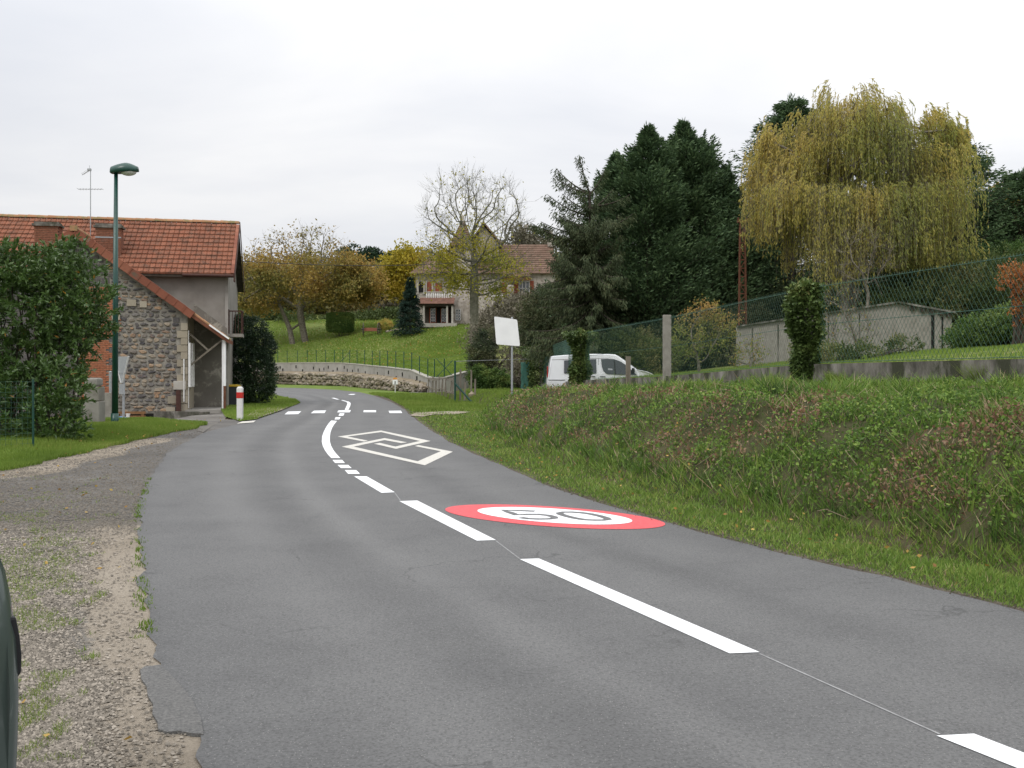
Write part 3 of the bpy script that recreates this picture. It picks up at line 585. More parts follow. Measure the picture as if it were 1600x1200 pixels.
fl = MB().prism([gp(*p) for p in pp], -.02, .010, 'z').build('asphalt_patch', M['asphalt_patch'], road); fl['label'] = 'paler patch of asphalt at the crumbling edge'
# ------------------------------------------------------------------ stone house with red roofs
HO = (-12.6, 39.0, 0.0); HR = math.atan2(.209, .978)
house = thing('stone_house', HO, 'stone gabled house with red tiled roofs standing at the road bend', 'house', rz=HR)
RS = .728; PK = (-4.06, 6.87)
ztop = lambda a: PK[1] - RS * abs(a - PK[0])
# gable wall body
MB().prism([(-8.6, -.9), (0, -.9), (0, ztop(0) - .16), (PK[0], PK[1] - .18), (-8.6, ztop(-8.6) - .16)], .04, 2.5).build('gable_wall', M['mortar'], house)
gw = [c for c in house.children if c.name.startswith('gable_wall')][0]
# base stone shapes
def stone_mesh(i, m, n=9, jag=.38):
    r = np.random.default_rng(100 + i); t = np.linspace(0, 2 * pi, n, endpoint=False) + r.normal(size=n) * .12
    ex = 3.2; rr = (np.abs(np.cos(t)) ** ex + np.abs(np.sin(t)) ** ex) ** (-1 / ex) * .5 * (1 - r.random(n) * jag)
    o = np.stack([np.cos(t) * rr, np.full(n, .5), np.sin(t) * rr], 1); k = o.copy(); k[:, 1] = -.25; k[:, [0, 2]] *= .97; q = o * [.68, 1, .68]; q[:, 1] = -.5 + r.normal(size=n) * .08
    V = np.vstack([o, k, q]); Fs = [tuple(2 * n + j for j in range(n))[::-1]] + [(a + j, a + (j + 1) % n, a + n + (j + 1) % n, a + n + j) for a in (0, n) for j in range(n)]
    me = bpy.data.meshes.new('stone'); me.from_pydata(V.tolist(), [], Fs); me.materials.append(m); return me
SM = [stone_mesh(i, M['stone']) for i in range(14)]
cand = []; z = -.55
rs = random.Random(3)
while z < 6.3:
    h = rs.uniform(.085, .17); a = -.30 - (.12 if int(z / .27) % 2 else .0)
    while a > -8.2:
        w = rs.uniform(.12, .36) * (1.3 if rs.random() < .15 else 1); ac = a - w / 2
        if z + h < min(ztop(a), ztop(a - w)) - .22: cand.append((ac, z + h / 2 + rs.uniform(-.022, .022), w, h * rs.uniform(.72, 1.15)))
        a -= w + rs.uniform(.012, .05)
    z += h + .014
brickzone = lambda a, z: (-3.95 - .12 * vn(z, 1, 3) < a < -2.98 + .16 * (int(z / .22) % 2) + (.18 if z > 3 else 0)) and .2 < z < 4.7
cand = [c for c in cand if not brickzone(c[0], c[1])]
vis = sorted(cand, key=lambda c: (c[0] < -3.0, abs(c[0] + 1.6)))
for i, (a, z, w, h) in enumerate(vis[:300]):
    o = link('stone', SM[i % 14], gw); o.location = (a, .04, z); o.rotation_euler = (0, rs.uniform(-.16, .16) + (pi if rs.random() < .5 else 0), 0); o.scale = (w * 1.08, rs.uniform(.05, .11), h * 1.16)
rest = MB()
for i, (a, z, w, h) in enumerate(vis[300:]): rest.box((a, .045, z), (w, .06, h), ry=rs.uniform(-.03, .03))
rest.build('rubble_masonry', M['stone'], gw)['kind'] = 'stuff'
# brick band beside the gable window
bb = MB(); z = .2; k = 0
while z < 4.75:
    a = -3.95 + (.11 if k % 2 else 0); hi = -2.98 + .16 * (int(z / .22) % 2) + (.18 if z > 3 else 0)
    while a < hi:
        if z < ztop(a) - .3 and z < ztop(a + .2) - .3: bb.box((a + .105, .035, z + .03), (.205, .06, .054))
        a += .218
    z += .068; k += 1
o = bb.build('brickwork', M['brick'], gw); o['kind'] = 'stuff'
# quoins
z = -.3; k = 0
QM = []
for i in range(3):
    q = MB().box((0, 0, 0), (1, 1, 1)).build('quoin', M['quoin'], gw, bevel=.04); QM.append(q.data); bpy.data.objects.remove(q)
while z < 3.35:
    h = rs.uniform(.24, .31); w = .40 if k % 2 else .25; o = link('quoin', QM[k % 3], gw); o.location = (.012 - w / 2, .035 + .02 * (k % 2), z + h / 2); o.scale = (w, .16, h - .014); z += h; k += 1
for (a, z, w, h) in ((-2.05, 4.15, .34, .25), (-1.62, 4.1, .26, .24), (-2.62, 3.62, .3, .26), (-.55, .42, .36, .3), (-.62, .04, .34, .2)):
    o = link('quoin', QM[0], gw); o.location = (a, .03, z); o.scale = (w, .12, h)
# side wall, shutters, window
MB().box((.006, 1.28, 1.6), (.012, 2.4, 4.4)).build('side_wall_render', M['quoin'], house)
wn = MB().box((.03, 1.25, 1.77), (.04, .8, 1.55)).build('window', M['window_glass'], house)
for y in (.82, 1.68): MB().box((.055, y, 1.77), (.05, .06, 1.62)).build('frame', M['white_paint'], wn)
for y, e in ((.22, .02), (.80, .05)):
    sh = MB().box((.06 + e, y, 1.77), (.06 + e, .62, 1.72)).build('shutter', M['white_paint'], house)
    for zz in np.arange(1.05, 2.5, .3): MB().box((.095 + 1.5 * e, y, zz), (.02, .2, .05)).build('batten', M['white_paint'], sh)
MB().tube((.05, -.03, .1), (.05, -.03, 3.1), .012, n=6).tube((-.12, -.08, .35), (-.12, -.08, 2.0), .026, n=8).build('white_pipe', M['white_paint'], house)
MB().box((-.32, -.07, .38), (.17, .16, .82)).build('meter_box', M['dark_rust'], house, bevel=.01)
MB().box((-.28, -.05, .98), (.46, .10, .34)).build('pale_lintel', M['coping'], house, bevel=.015)
# porch
MB().box((.78, 1.2, -.05), (1.7, 2.5, .16)).build('porch_slab', M['concrete'], house)
MB().prism([(0, -.8), (1.33, -.8), (1.33, 3.3), (0, 4.3)], 2.46, 2.5).build('porch_back_wall', M['plaster_porch'], house)
MB().bar((.08, .2, 1.75), (1.28, .2, 2.75), .09, .07).build('brace', M['wood'], house)
MB().bar((.05, .3, 3.0), (.75, .3, 2.35), .07, .07).build('brace', M['wood'], house)
MB().tube((1.40, -.06, .0), (1.40, -.06, .95), .05, n=10).build('pipe_shoe', M['rust'], house)
MB().tube((1.40, -.06, .95), (1.40, -.06, 2.72), .055, n=10).box((1.33, .1, 1.4), (.09, .09, 2.7)).build('downpipe', M['white_metal'], house)
# lower gabled roof (slabs) with individual verge tiles
MB().prism([(PK[0], PK[1] - .03), (1.55, ztop(1.55) - .03), (1.55, ztop(1.55) - .17), (PK[0], PK[1] - .19), (-9.5, ztop(-9.5) - .17), (-9.5, ztop(-9.5) - .03)], -.28, 2.52).build('gable_roof', M['roof_red'], house)
MB().prism([(PK[0], PK[1] - .04), (.75, ztop(.75) - .04), (.75, ztop(.75) - .2), (PK[0], PK[1] - .2), (-8.8, ztop(-8.8) - .2), (-8.8, ztop(-8.8) - .04)], 2.52, 5.2).build('gable_roof', M['roof_red'], house)
vt = MB().box((0, 0, 0), (.395, .06, .26)).box((-.012, .09, .15), (.43, .22, .035)).box((-.185, -.012, .02), (.05, .07, .27)).build('verge_tile', M['verge_red'], house, bevel=.006); vm = vt.data; bpy.data.objects.remove(vt)
ang = math.atan(RS); st = .405 * cos(ang)
for side in (1, -1):
    for i in range(13 if side > 0 else 13):
        a = PK[0] + side * (.18 + st * i)
        o = link('verge_tile', vm, house); o.location = (a, -.31 - .006 * (i % 2), ztop(a) - .10 + .006 * (i % 3)); o.rotation_euler = (0, side * ang, 0)
        t_ = MB().tube((0, 0, 0), (.41, 0, 0), .055, .045, 8)
for side in (1, -1):
    tb = MB()
    for i in range(17):
        a = PK[0] + side * (.05 + .33 * i); b = a + side * .36; tb.tube((a, -.20, ztop(a) + .02), (b, -.20, ztop(b) + .015), .06, .05, 7)
    tb.build('verge_mortar', M['ridge_tile'], house)
MB().box((PK[0], -.30, PK[1] + .04), (.26, .16, .2)).tube((PK[0], -.3, PK[1] + .05), (PK[0], 2.4, PK[1] + .05), .11, n=8).build('ridge_cap', M['ridge_tile'], house)
MB().bar((.85, -.36, ztop(.85) + .02), (1.58, -.36, ztop(1.58) + .02), .05, .06).build('flashing', M['white_metal'], house)
# tall rear house
LYF, EZ, RZ_, RY_ = 2.5, 5.52, 8.16, 6.1
MB().box((-6.2, 6.2, 2.3), (15.06, 7.4, 6.5)).build('rear_wall', M['plaster'], house)
MB().box((1.30, 2.49, 3.9), (.13, .05, 3.1)).build('corner_trim', M['concrete'], house)
MB().prism([(2.5, 5.5), (9.7, 5.5), (6.1, 8.0)], 1.15, 1.32, 'x').build('gable_end', M['plaster'], house)
S_ = (RZ_ - EZ) / (RY_ - 2.08); sl = math.atan(S_)
MB().prism([(2.08, EZ - .03), (RY_, RZ_ - .03), (10.1, EZ - .03), (10.1, EZ - .15), (RY_, RZ_ - .17), (2.08, EZ - .15)], -13.6, 1.6, 'x').build('roof_deck', M['bark_dark'], house)
# clay tiles: each one built, joined because they are narrower than ten pixels
V = []; Fc = []; A = []; rows_ = 12; L_ = math.hypot(RY_ - 2.08, RZ_ - EZ) / rows_; tw = .215
for r_ in range(rows_):
    for c_ in range(70):
        x0 = -13.55 + c_ * tw + rs.uniform(-.004, .004); v = rs.random() * .55 + .25 * float(vn(c_, r_, .4)); lift = rs.uniform(0, .008); b = len(V)
        for (dx, dz) in ((0, .0), (.045, .026), (.09, .004), (.145, .026), (.205, .0)):
            for e in (0, 1):
                t0 = (r_ + (0 if e == 0 else 1.12)) * L_; hh = dz + (.062 if e == 0 else .010) + lift
                V.append((x0 + dx, 2.05 + t0 * cos(sl) - hh * sin(sl), EZ - .04 + t0 * sin(sl) + hh * cos(sl)))
        V.append((x0, 2.05 + r_ * L_ * cos(sl), EZ - .05 + r_ * L_ * sin(sl))); V.append((x0 + .2, 2.05 + r_ * L_ * cos(sl), EZ - .05 + r_ * L_ * sin(sl)))
        Fc += [(b + 2 * k, b + 2 * k + 2, b + 2 * k + 3, b + 2 * k + 1) for k in range(4)] + [(b, b + 10, b + 11, b + 8)]; A += [v] * 12
npmesh('roof_tiles', V, np.array(Fc), M['roof_red'], house, A)['kind'] = 'stuff'
rt = MB()
for k in range(9): rt.add([(-.2 , -.13 * cos(k * pi / 8), .13 * sin(k * pi / 8)), (.22, -.115 * cos(k * pi / 8), .115 * sin(k * pi / 8))], [])
rt.f = [(2 * k, 2 * k + 1, 2 * k + 3, 2 * k + 2) for k in range(8)]; o = rt.build('ridge_tile', M['ridge_tile'], house, True); rm = o.data; bpy.data.objects.remove(o)
for i in range(38): o = link('ridge_tile', rm, house); o.location = (-13.4 + .4 * i, RY_, RZ_ + .0 + rs.uniform(0, .01)); o.rotation_euler = (0, rs.uniform(-.02, .02), 0)
for i in range(12):
    t0 = (i + .5) * L_ * .95; o = MB().box((1.56, 2.06 + t0 * cos(sl), EZ + .0 + t0 * sin(sl)), (.13, .42, .13), rx=sl).build('verge_tile', M['verge_red'], house)
MB().box((1.635, 2.2, EZ - .14), (.05, .5, .34)).prism([(2.05, EZ - .32), (2.05, EZ), (RY_, RZ_ + .08), (10.1, EZ), (10.1, EZ - .3), (RY_, RZ_ - .2)], 1.63, 1.66, 'x').build('barge_board', M['dark_rust'], house)
MB().tube((-.4, 2.0, EZ - .08), (1.6, 2.0, EZ - .08), .06, n=8).build('gutter', M['dark_rust'], house)
# balcony on the road side
bl = MB().box((1.62, 3.3, 3.02), (.62, 1.3, .13)).build('balcony', M['concrete_post'], house)
for y in np.arange(2.72, 3.95, .13): MB().box((1.90, y, 3.55), (.02, .02, .95)).build('baluster', M['dark_rust'], bl)
for x in np.arange(1.4, 1.9, .12): MB().box((x, 2.7, 3.55), (.02, .02, .95)).build('baluster', M['dark_rust'], bl)
MB().box((1.90, 3.3, 4.03), (.05, 1.3, .05)).box((1.62, 2.7, 4.03), (.56, .05, .05)).box((1.37, 2.72, 3.5), (.06, .08, 1.2)).build('handrail', M['dark_rust'], bl)
# chimneys
def chimney(name, ax, ay, w, dp, z0, z1, lab, band):
    ch = MB().box((ax, ay, (z0 + z1) / 2), (w - .06, dp - .06, z1 - z0)).build(name, M['mortar'], house); ch['label'] = lab
    b_ = MB(); z = z0; k = 0
    while z < z1 - .05:
        n = int(w / .22); o_ = .11 * (k % 2)
        for j in range(-1, n + 1):
            xa = max(-w / 2, -w / 2 + o_ + j * .225); xb = min(w / 2, xa + .215) if j >= 0 else -w / 2 + o_ - .01
            if xb - xa > .03: b_.box((ax + (xa + xb) / 2, ay - dp / 2 + .05, z + .031), (xb - xa, .1, .056))
        for j in range(3): b_.box((ax + w / 2 - .05, ay - dp / 2 + .2 + j * .2, z + .031), (.1, .19, .056)).box((ax - w / 2 + .05, ay - dp / 2 + .2 + j * .2, z + .031), (.1, .19, .056))
        z += .07; k += 1
    b_.build('brickwork', M['brick_dull'], ch)['kind'] = 'stuff'
    MB().box((ax, ay, z1 + .02), (w + .16, dp + .14, .09)).box((ax, ay, z1 + .10), (w + .02, dp, .09)).build('chimney_cap', M['concrete_old'], ch)
    if band: MB().box((ax, ay - dp / 2 - .0, z1 - .42), (w + .03, .02, .05)).build('metal_band', M['galv'], ch)
chimney('chimney', -3.45, 3.5, .98, .6, 5.6, 7.46, 'brick chimney with a metal band near the ridge crossing', True)
chimney('chimney', -5.75, 3.2, .92, .6, 5.6, 7.42, 'brick chimney left of the gable peak', False)
MB().box((-14.5, 5, 2), (3, 6, 5)).build('side_wing', M['plaster'], house)
# low kerb wall in front of gable
kb = tag(MB().prism([(-1.9, -.5), (.9, -.5), (.9, -.02), (-1.2, .02), (-1.9, -.1)], -.95, -.75).build('kerb_wall', M['concrete_old']), 'low weathered concrete kerb in front of the stone gable and porch', 'kerb'); kb.location = HO; kb.rotation_euler = (0, 0, HR)
# TV aerial
x, y, zb = at(141.5, 371, 41.6); ae = thing('tv_aerial', (x, y, zb - .4), 'tall thin television aerial on a mast beside the banded chimney', 'aerial')
h = at(0, 263, 41.6)[2] - zb + .4
MB().tube((0, 0, 0), (0, 0, h), .022, .016, 6).build('mast', M['galv'], ae)
c_ = MB().bar((-.52, 0, h * .735), (.50, 0, h * .735), .018, .018)
for k in range(9): c_.bar((-.48 + k * .12, -.22 + .01 * k, h * .735), (-.48 + k * .12, .22 - .01 * k, h * .735), .008, .008)
c_.build('lower_antenna', M['galv'], ae)
c_ = MB().bar((.02, 0, h - .05), (-.36, 0, h - .28), .02, .02).box((-.05, 0, h - .06), (.14, .1, .09)).tube((-.04, 0, h), (-.04, 0, h + .12), .008, n=5)
for k in range(5): c_.bar((-.08 - k * .06, -.16, h - .09 - k * .035), (-.08 - k * .06, .16, h - .09 - k * .035), .008, .008)
c_.build('upper_antenna', M['galv'], ae)

# ------------------------------------------------------------------ street furniture on the left
x, y = gp(179.5, 671); lamp = thing('street_lamp', (x, y, .08), 'tall dark green street lamp post with a rounded hood', 'street lamp')
MB().tube((0, 0, -.1), (.03, 0, 6.75), .085, .05, 14).build('pole', M['green_metal'], lamp, True)
MB().tube((0, 0, -.1), (0, 0, .35), .1, .098, 14).build('base_sleeve', M['green_metal'], lamp, True)
hd = []; 
for i in range(13):
    s_ = i / 12; cx = -.09 + .70 * s_; top = 6.88 + .14 * sin(pi * min(1, s_ * 1.05) * .62 + .25) - .16 * max(0, s_ - .55) ** 1.2 * 1.4; bot = 6.74 + .05 * s_ - (0 if s_ > .2 else .0); w_ = .10 + .11 * sin(pi * min(1, s_ * .95 + .08)); hd.append((cx, top, bot, w_))
def loft(secs, m, name, par, n=12, full=True):
    V = []; 
    for cx, top, bot, w_ in secs:
        for k in range(n):
            t = 2 * pi * k / n; zz = (top - bot) * (sin(t) if sin(t) > 0 else sin(t) * .12); V.append((cx, cos(t) * w_, bot + zz))
    Fs = [(i * n + k, i * n + (k + 1) % n, (i + 1) * n + (k + 1) % n, (i + 1) * n + k) for i in range(len(secs) - 1) for k in range(n)] + [tuple(range(n))[::-1], tuple((len(secs) - 1) * n + k for k in range(n))]
    mb = MB(); mb.add(V, Fs); return mb.build(name, m, par, True)
hood = loft(hd, M['green_metal'], 'hood', lamp)
ds = MB(); n = 14
for i in range(6):
    t = i / 5 * pi / 2; r_ = cos(t)
    ds.add([(.36 + .21 * r_ * cos(2 * pi * k / n), .15 * r_ * sin(2 * pi * k / n), 6.765 - .10 * sin(t)) for k in range(n)], [])
ds.f = [(i * n + k, i * n + (k + 1) % n, (i + 1) * n + (k + 1) % n, (i + 1) * n + k) for i in range(5) for k in range(n)]
ds.build('diffuser', simple('lamp_diffuser', (.55,.54,.50), .25), lamp, True)

x, y = gp(375, 657); bo = thing('road_bollard', (x, y, 0), 'white road bollard with a red band and pointed top at the roadside', 'bollard')
MB().box((0, 0, .40), (.17, .17, .84)).build('post', M['white_paint'], bo, bevel=.015)
MB().box((0, 0, .82+.115), (.172, .172, .16)).build('upper_post', M['white_paint'], bo, bevel=.012); bo.children[-1]
MB().box((0, 0, .79), (.182, .182, .19)).build('red_band', M['red_paint'], bo, bevel=.012)
MB().add([(-.085,-.085,1.0),(.085,-.085,1.0),(.085,.085,1.0),(-.085,.085,1.0),(-.05,-.05,1.06),(.05,-.05,1.06),(.05,.05,1.06),(-.05,.05,1.06)], [(0,1,5,4),(1,2,6,5),(2,3,7,6),(3,0,4,7),(4,5,6,7)]).build('cap', M['white_paint'], bo)

x, y = (-11.95, 43.0); bn = thing('wheelie_bin', (x, y, .0), 'dark grey wheelie bin with a yellow lid beside the porch', 'bin')
MB().add([(-.2,-.22,.08),(.2,-.22,.08),(.2,.22,.08),(-.2,.22,.08),(-.25,-.30,.86),(.25,-.30,.86),(.25,.30,.86),(-.25,.30,.86)], [(0,1,2,3),(4,5,6,7),(0,1,5,4),(1,2,6,5),(2,3,7,6),(3,0,4,7)]).build('bin_body', M['bin_grey'], bn, bevel=.02)
MB().prism([(-.33,.86),(.33,.86),(.33,.90),(-.1,.95),(-.33,.93)], -.27, .27, 'x').build('lid', M['bin_yellow'], bn, bevel=.01)
MB().tube((-.25,.26,.1),(-.19,.26,.1),.1,n=12).tube((.19,.26,.1),(.25,.26,.1),.1,n=12).build('wheels', M['rubber'], bn)
x, y = gp(374.5, 633); tag(MB().box((x, y, .42), (.14, .14, .9)).box((x, y, .89), (.2, .2, .06)).build('stone_post', M['concrete']), 'short pale stone post between the bin and dark shrub', 'post')

# road signs seen from behind, behind the lamp
d_ = 31.5; x, y, _ = at(193, 577, d_); sg = thing('yield_sign', (x, y, -.1), 'grey backed triangular road sign seen from behind near the lamp', 'road sign', rz=rad(-40))
z1 = at(0, 557, d_)[2] + .1; z2 = at(0, 598, d_)[2] + .1; z3 = at(0, 616, d_)[2] + .1
MB().box((0, 0, z1 / 2), (.08, .04, z1)).build('post', M['galv'], sg)
MB().prism([(-.42, z1), (.42, z1), (.05, z2), (-.05, z2)], -.05, -.03).build('sign_plate', M['galv'], sg)
MB().bar((.42, -.06, z1), (.05, -.06, z2), .012, .05, (0,1,0)).bar((-.42, -.06, z1), (-.05, -.06, z2), .012, .05, (0,1,0)).build('rim', M['white_paint'], sg)
MB().box((0, -.045, (z2 + z1) / 2 - .1), (.7 * .6, .03, .05)).build('rail', M['galv'], sg)
MB().box((0, -.05, (z2 + z3) / 2 - .02), (.34, .02, z2 - z3 - .04)).build('lower_plate', M['galv'], sg)
x, y, _ = at(172.5, 577, 30.5); zt = at(0, 581, 30.5)[2]
tag(MB().tube((x, y, -.1), (x, y, zt), .04, n=10).tube((x, y, zt), (x, y, zt + .02), .045, .03, 10).build('metal_pole', M['galv']), 'plain grey metal pole just left of the green lamp post', 'pole')
# gate pillar and slab
x, y = gp(147.5, 671); pl = thing('gate_pillar', (x, y, 0), 'grey concrete gate pillar with a block cap at the hedge end', 'pillar')
MB().box((0, 0, .3), (.42, .42, .9)).build('shaft', M['concrete'], pl, bevel=.02); MB().box((0, 0, .95), (.40, .42, .38)).build('block', M['concrete_post'], pl, bevel=.03); MB().box((-.02, 0, 1.26), (.36, .40, .22)).build('cap_block', M['concrete'], pl, bevel=.06)
x, y, _ = at(167, 577, 30); tag(MB().box((x, y, .35), (.28, .12, 1.1)).build('concrete_slab', M['concrete_post'], bevel=.01), 'upright grey concrete slab between the pillar and the lamp', 'slab')
# timber frame, barrels, white post in the yard
d_ = 36.5; fr = thing('timber_frame', at(205, 662, d_), 'brown timber trestle standing in the sunken yard under the gable', 'trestle', rz=.1)
zt = (662 - 645) / F * d_
MB().box((.0, 0, zt), (1.0, .12, .09)).build('top_beam', M['wood_brown'], fr); MB().box((0, .0, zt - .13), (1.0, .05, .06)).build('rail', M['wood_brown'], fr)
for xx in (-.46, .40): MB().box((xx, 0, zt / 2 - .12), (.1, .1, zt + .2)).build('leg', M['wood_brown'], fr)
MB().box((0, .25, zt - .02), (1.0, .35, .04)).build('shelf', M['wood'], fr); MB().box((.2, .55, zt / 2 - .1), (.9, .05, zt + .1)).build('back_panel', M['dark_open'], fr)
def barrel(px, w, lab, dd):
    x, y, z = at(px, 664, dd); b_ = thing('blue_drum', (x, y, z - .1), lab, 'drum', 'blue drums')
    mb = MB(); prof = [(0,.0),(.95,.0),(1,.04),(1,.3),(1.03,.32),(1,.34),(.97,.36),(.6,.40),(0,.41)]; n = 16
    for r_, zz in prof: mb.add([(w * r_ * cos(2*pi*k/n), w * r_ * sin(2*pi*k/n), zz) for k in range(n)], [])
    mb.f = [(i*n+k, i*n+(k+1)%n, (i+1)*n+(k+1)%n, (i+1)*n+k) for i in range(len(prof)-1) for k in range(n)]; mb.build('shell', M['blue_plastic'], b_, True); MB().tube((w*.3,0,.41),(w*.3,0,.44),.04,n=8).build('bung', M['blue_plastic'], b_)
barrel(190, .20, 'pale blue drum under the timber trestle', 36.2); barrel(166.5, .10, 'small blue drum beside the concrete slab', 34)
x, y, z = at(200, 664, 36); tag(MB().box((x, y, z + .17), (.1, .1, .42)).box((x, y, z + .39), (.12, .12, .03)).build('white_post', M['white_paint']), 'short white post in front of the timber trestle', 'post')

# hedge-side wire fence at far left
FD = thing('wire_fence', (-9.15, 19.2, .05), 'green welded wire fence in front of the laurel hedge', 'fence')
def fence_post(px_, top, par): MB().tube((px_[0], px_[1], -.1), (px_[0], px_[1], top), .022, n=8).build('post', M['green_metal'], par)
ends = [(0, 0), (-1.3, -1.6), (-2.6, -3.2), (-3.9, -4.8)]
for i, e in enumerate(ends): fence_post(e, 1.36, FD)
wm = MB()
for (a, b) in zip(ends[:-1], ends[1:]):
    for k in range(14): zz = .04 + k * .098; wm.bar((*a, zz), (*b, zz - .0), .004, .004)
    for k in range(20): t = k / 20; wm.bar((a[0] + (b[0]-a[0])*t, a[1] + (b[1]-a[1])*t, .03), (a[0] + (b[0]-a[0])*t, a[1] + (b[1]-a[1])*t, 1.33), .003, .003)
wm.build('wire_mesh', M['green_wire'], FD)

# ------------------------------------------------------------------ big leafed hedge on the left
def laurel():
    t = thing('laurel_hedge', (-10.6, 21.8, 0), 'tall glossy laurel hedge with a few orange leaves at far left', 'hedge')
    s = 1570 / 21.8
    def e(px, py, r, d=21.8): x, y, z = at(px - (14 if py < 560 else 4), py + (20 if py < 480 else 4), d); return (x, y, z), tuple(k * .87 for k in r)
    EL = [e(60,470,(1.35,1.1,1.2)), e(-10,455,(1.5,1.2,1.3)), e(118,455,(.85,.8,.95)), e(125,520,(.65,.6,.5)), e(40,420,(.9,.8,.75)), e(90,405,(.7,.7,.6)), e(10,405,(.8,.8,.6)), e(160,455,(.5,.5,.8)), e(140,500,(.5,.5,.6)), e(110,395,(.6,.6,.5)), e(-70,440,(1.4,1.2,1.4)),
          e(60,625,(1.0,.9,.95),21.4), e(92,610,(.6,.6,.75),21.2), e(88,660,(.55,.5,.5),20.9), e(0,630,(1.2,1.,1.0),21.3), e(-80,610,(1.5,1.2,1.4)), e(20,560,(1.3,.9,.6),21.9), e(100,560,(.5,.5,.5),21.8), e(-150,520,(1.6,1.4,2.4))]
    parts = []
    for (c, r) in EL:
        n = int(2300 * (r[0] * r[2]) ** 1.0 + 700)
        nk = int(n / 26) + 6; C, Dn = ell_pts(nk, c, r, .62)                 # sprigs
        sp = Dn * [1, 1, .6] + [0, 0, .45] + R_.normal(size=Dn.shape) * .35; sp = nrm(sp)
        k = 26; i = np.repeat(np.arange(nk), k); tt = R_.random(len(i)) * .34
        P = C[i] + sp[i] * tt[:, None]; A = nrm(sp[i] * .8 + R_.normal(size=P.shape) * .62)
        v = np.clip(.18 + .55 * vn(P[:, 0] + P[:, 2], P[:, 1], 1.5, 3) * .7 + R_.random(len(i)) * .42, 0, .95); v = np.where(R_.random(len(i)) < .006, 1., v)
        parts.append(leaves(P, A, .10 + .06 * R_.random(len(i)), .036 + .016 * R_.random(len(i)), v, .15))
    nppart('foliage', parts, M['lf_laurel'], t)
    st = []; base = np.array([-10.8, 21.9, 0])
    for k in range(34):
        p = base + [R_.uniform(-2.2, 1.1), R_.uniform(-.5, .5), 0]; q = p + [R_.uniform(-.5, .7), R_.uniform(-.4, .4), R_.uniform(2, 3.6)]; st.append(tubes([p], [q], .03, .012, 5))
    nppart('stem', st, M['bark_dark'], t)
laurel()
# ------------------------------------------------------------------ far stone wall, concrete wall and its fence
Sl = [(-70,122),(-50,118),(-34,114),(-25.7,109),(-16,96.6),(-10,78.5),(-7.3,71.8),(-5.9,68.2)]; St = [1.2,1.2,1.2,1.2,1.15,.86,.66,.5]
Sl = np.array(Sl); St = np.array(St); sS = np.concatenate([[0], np.cumsum(np.linalg.norm(np.diff(Sl, axis=0), axis=1))])
fs = lambda s: np.array([np.interp(s, sS, Sl[:, 0]), np.interp(s, sS, Sl[:, 1])])
sw = thing('dry_stone_wall', (0, 0, 0), 'low dry stone wall of brown rubble along the outside of the bend', 'wall')
core = MB()
for a, b in zip(np.linspace(0, sS[-1], 60)[:-1], np.linspace(0, sS[-1], 60)[1:]):
    p, q = fs(a), fs(b); n_ = nrm(np.array([-(q-p)[1], (q-p)[0]])); n_ = -n_ if n_[1] < 0 else n_; ha, hb = np.interp([a, b], sS, St) - .12
    p = p + n_ * .25; q = q + n_ * .25; r_ = q + n_ * .7; s__ = p + n_ * .7
    core.add([(*p, -.1), (*q, -.1), (*r_, -.1), (*s__, -.1), (*p, ha), (*q, hb), (*r_, hb), (*s__, ha)], [(0,1,5,4),(4,5,6,7),(3,2,6,7)])
core.build('wall_core', M['soil'], sw)
def rock(i, m):
    r = np.random.default_rng(i + 60); import bmesh
    bm = bmesh.new(); bmesh.ops.create_icosphere(bm, subdivisions=1, radius=.5)
    for v in bm.verts: v.co *= 1 + r.normal() * .13; v.co.z *= .9
    me = bpy.data.meshes.new('stone'); bm.to_mesh(me); bm.free(); me.materials.append(m); return me
RKM = [rock(i, M['rubble']) for i in range(10)]
rs2 = random.Random(8); cnt = 0; rest = []
s0 = np.interp(-27, -Sl[::-1, 0][::-1] * -1, sS)
s = 23.; items = []
for row in range(4):
    s = 24. + rs2.random() * .4
    while s < sS[-1]:
        H = np.interp(s, sS, St); nrow = 4 if H > 1 else 3; w = rs2.uniform(.32, .72)
        if row < nrow: items.append((s, row, nrow, w, H))
        s += w * .93
items.sort(key=lambda t: -t[0])
rk = MB()
for k, (s, row, nrow, w, H) in enumerate(items):
    p = fs(s); q = fs(min(s + .3, sS[-1])); d = nrm(q - p + 1e-9); h = H / nrow; z = h * (row + .5)
    if k < 300:
        o = link('stone', RKM[k % 10], sw); o.location = (p[0] + rs2.uniform(-.05, .05), p[1] + .22 + rs2.uniform(-.06, .1) + .05 * row, z + rs2.uniform(-.10, .09)); o.rotation_euler = (rs2.uniform(-.6, .6), rs2.uniform(-.6, .6), math.atan2(d[1], d[0]) + rs2.uniform(-.2, .2)); o.scale = (w * 1.08, .55, h * rs2.uniform(1.15, 1.6))
    else: rk.M = Matrix.Translation((p[0], p[1] + .25, z + rs2.uniform(-.08, .08))) @ Matrix.Rotation(math.atan2(d[1], d[0]), 4, 'Z') @ Matrix.Rotation(rs2.uniform(-.5, .5), 4, 'Y') @ Matrix.Diagonal((w * 1.1, .55, h * 1.35, 1)); rk.add([v.co for v in RKM[k % 10].vertices], [tuple(f.vertices) for f in RKM[k % 10].polygons])
if rk.v: rk.build('rubble_masonry', M['rubble'], sw)['kind'] = 'stuff'
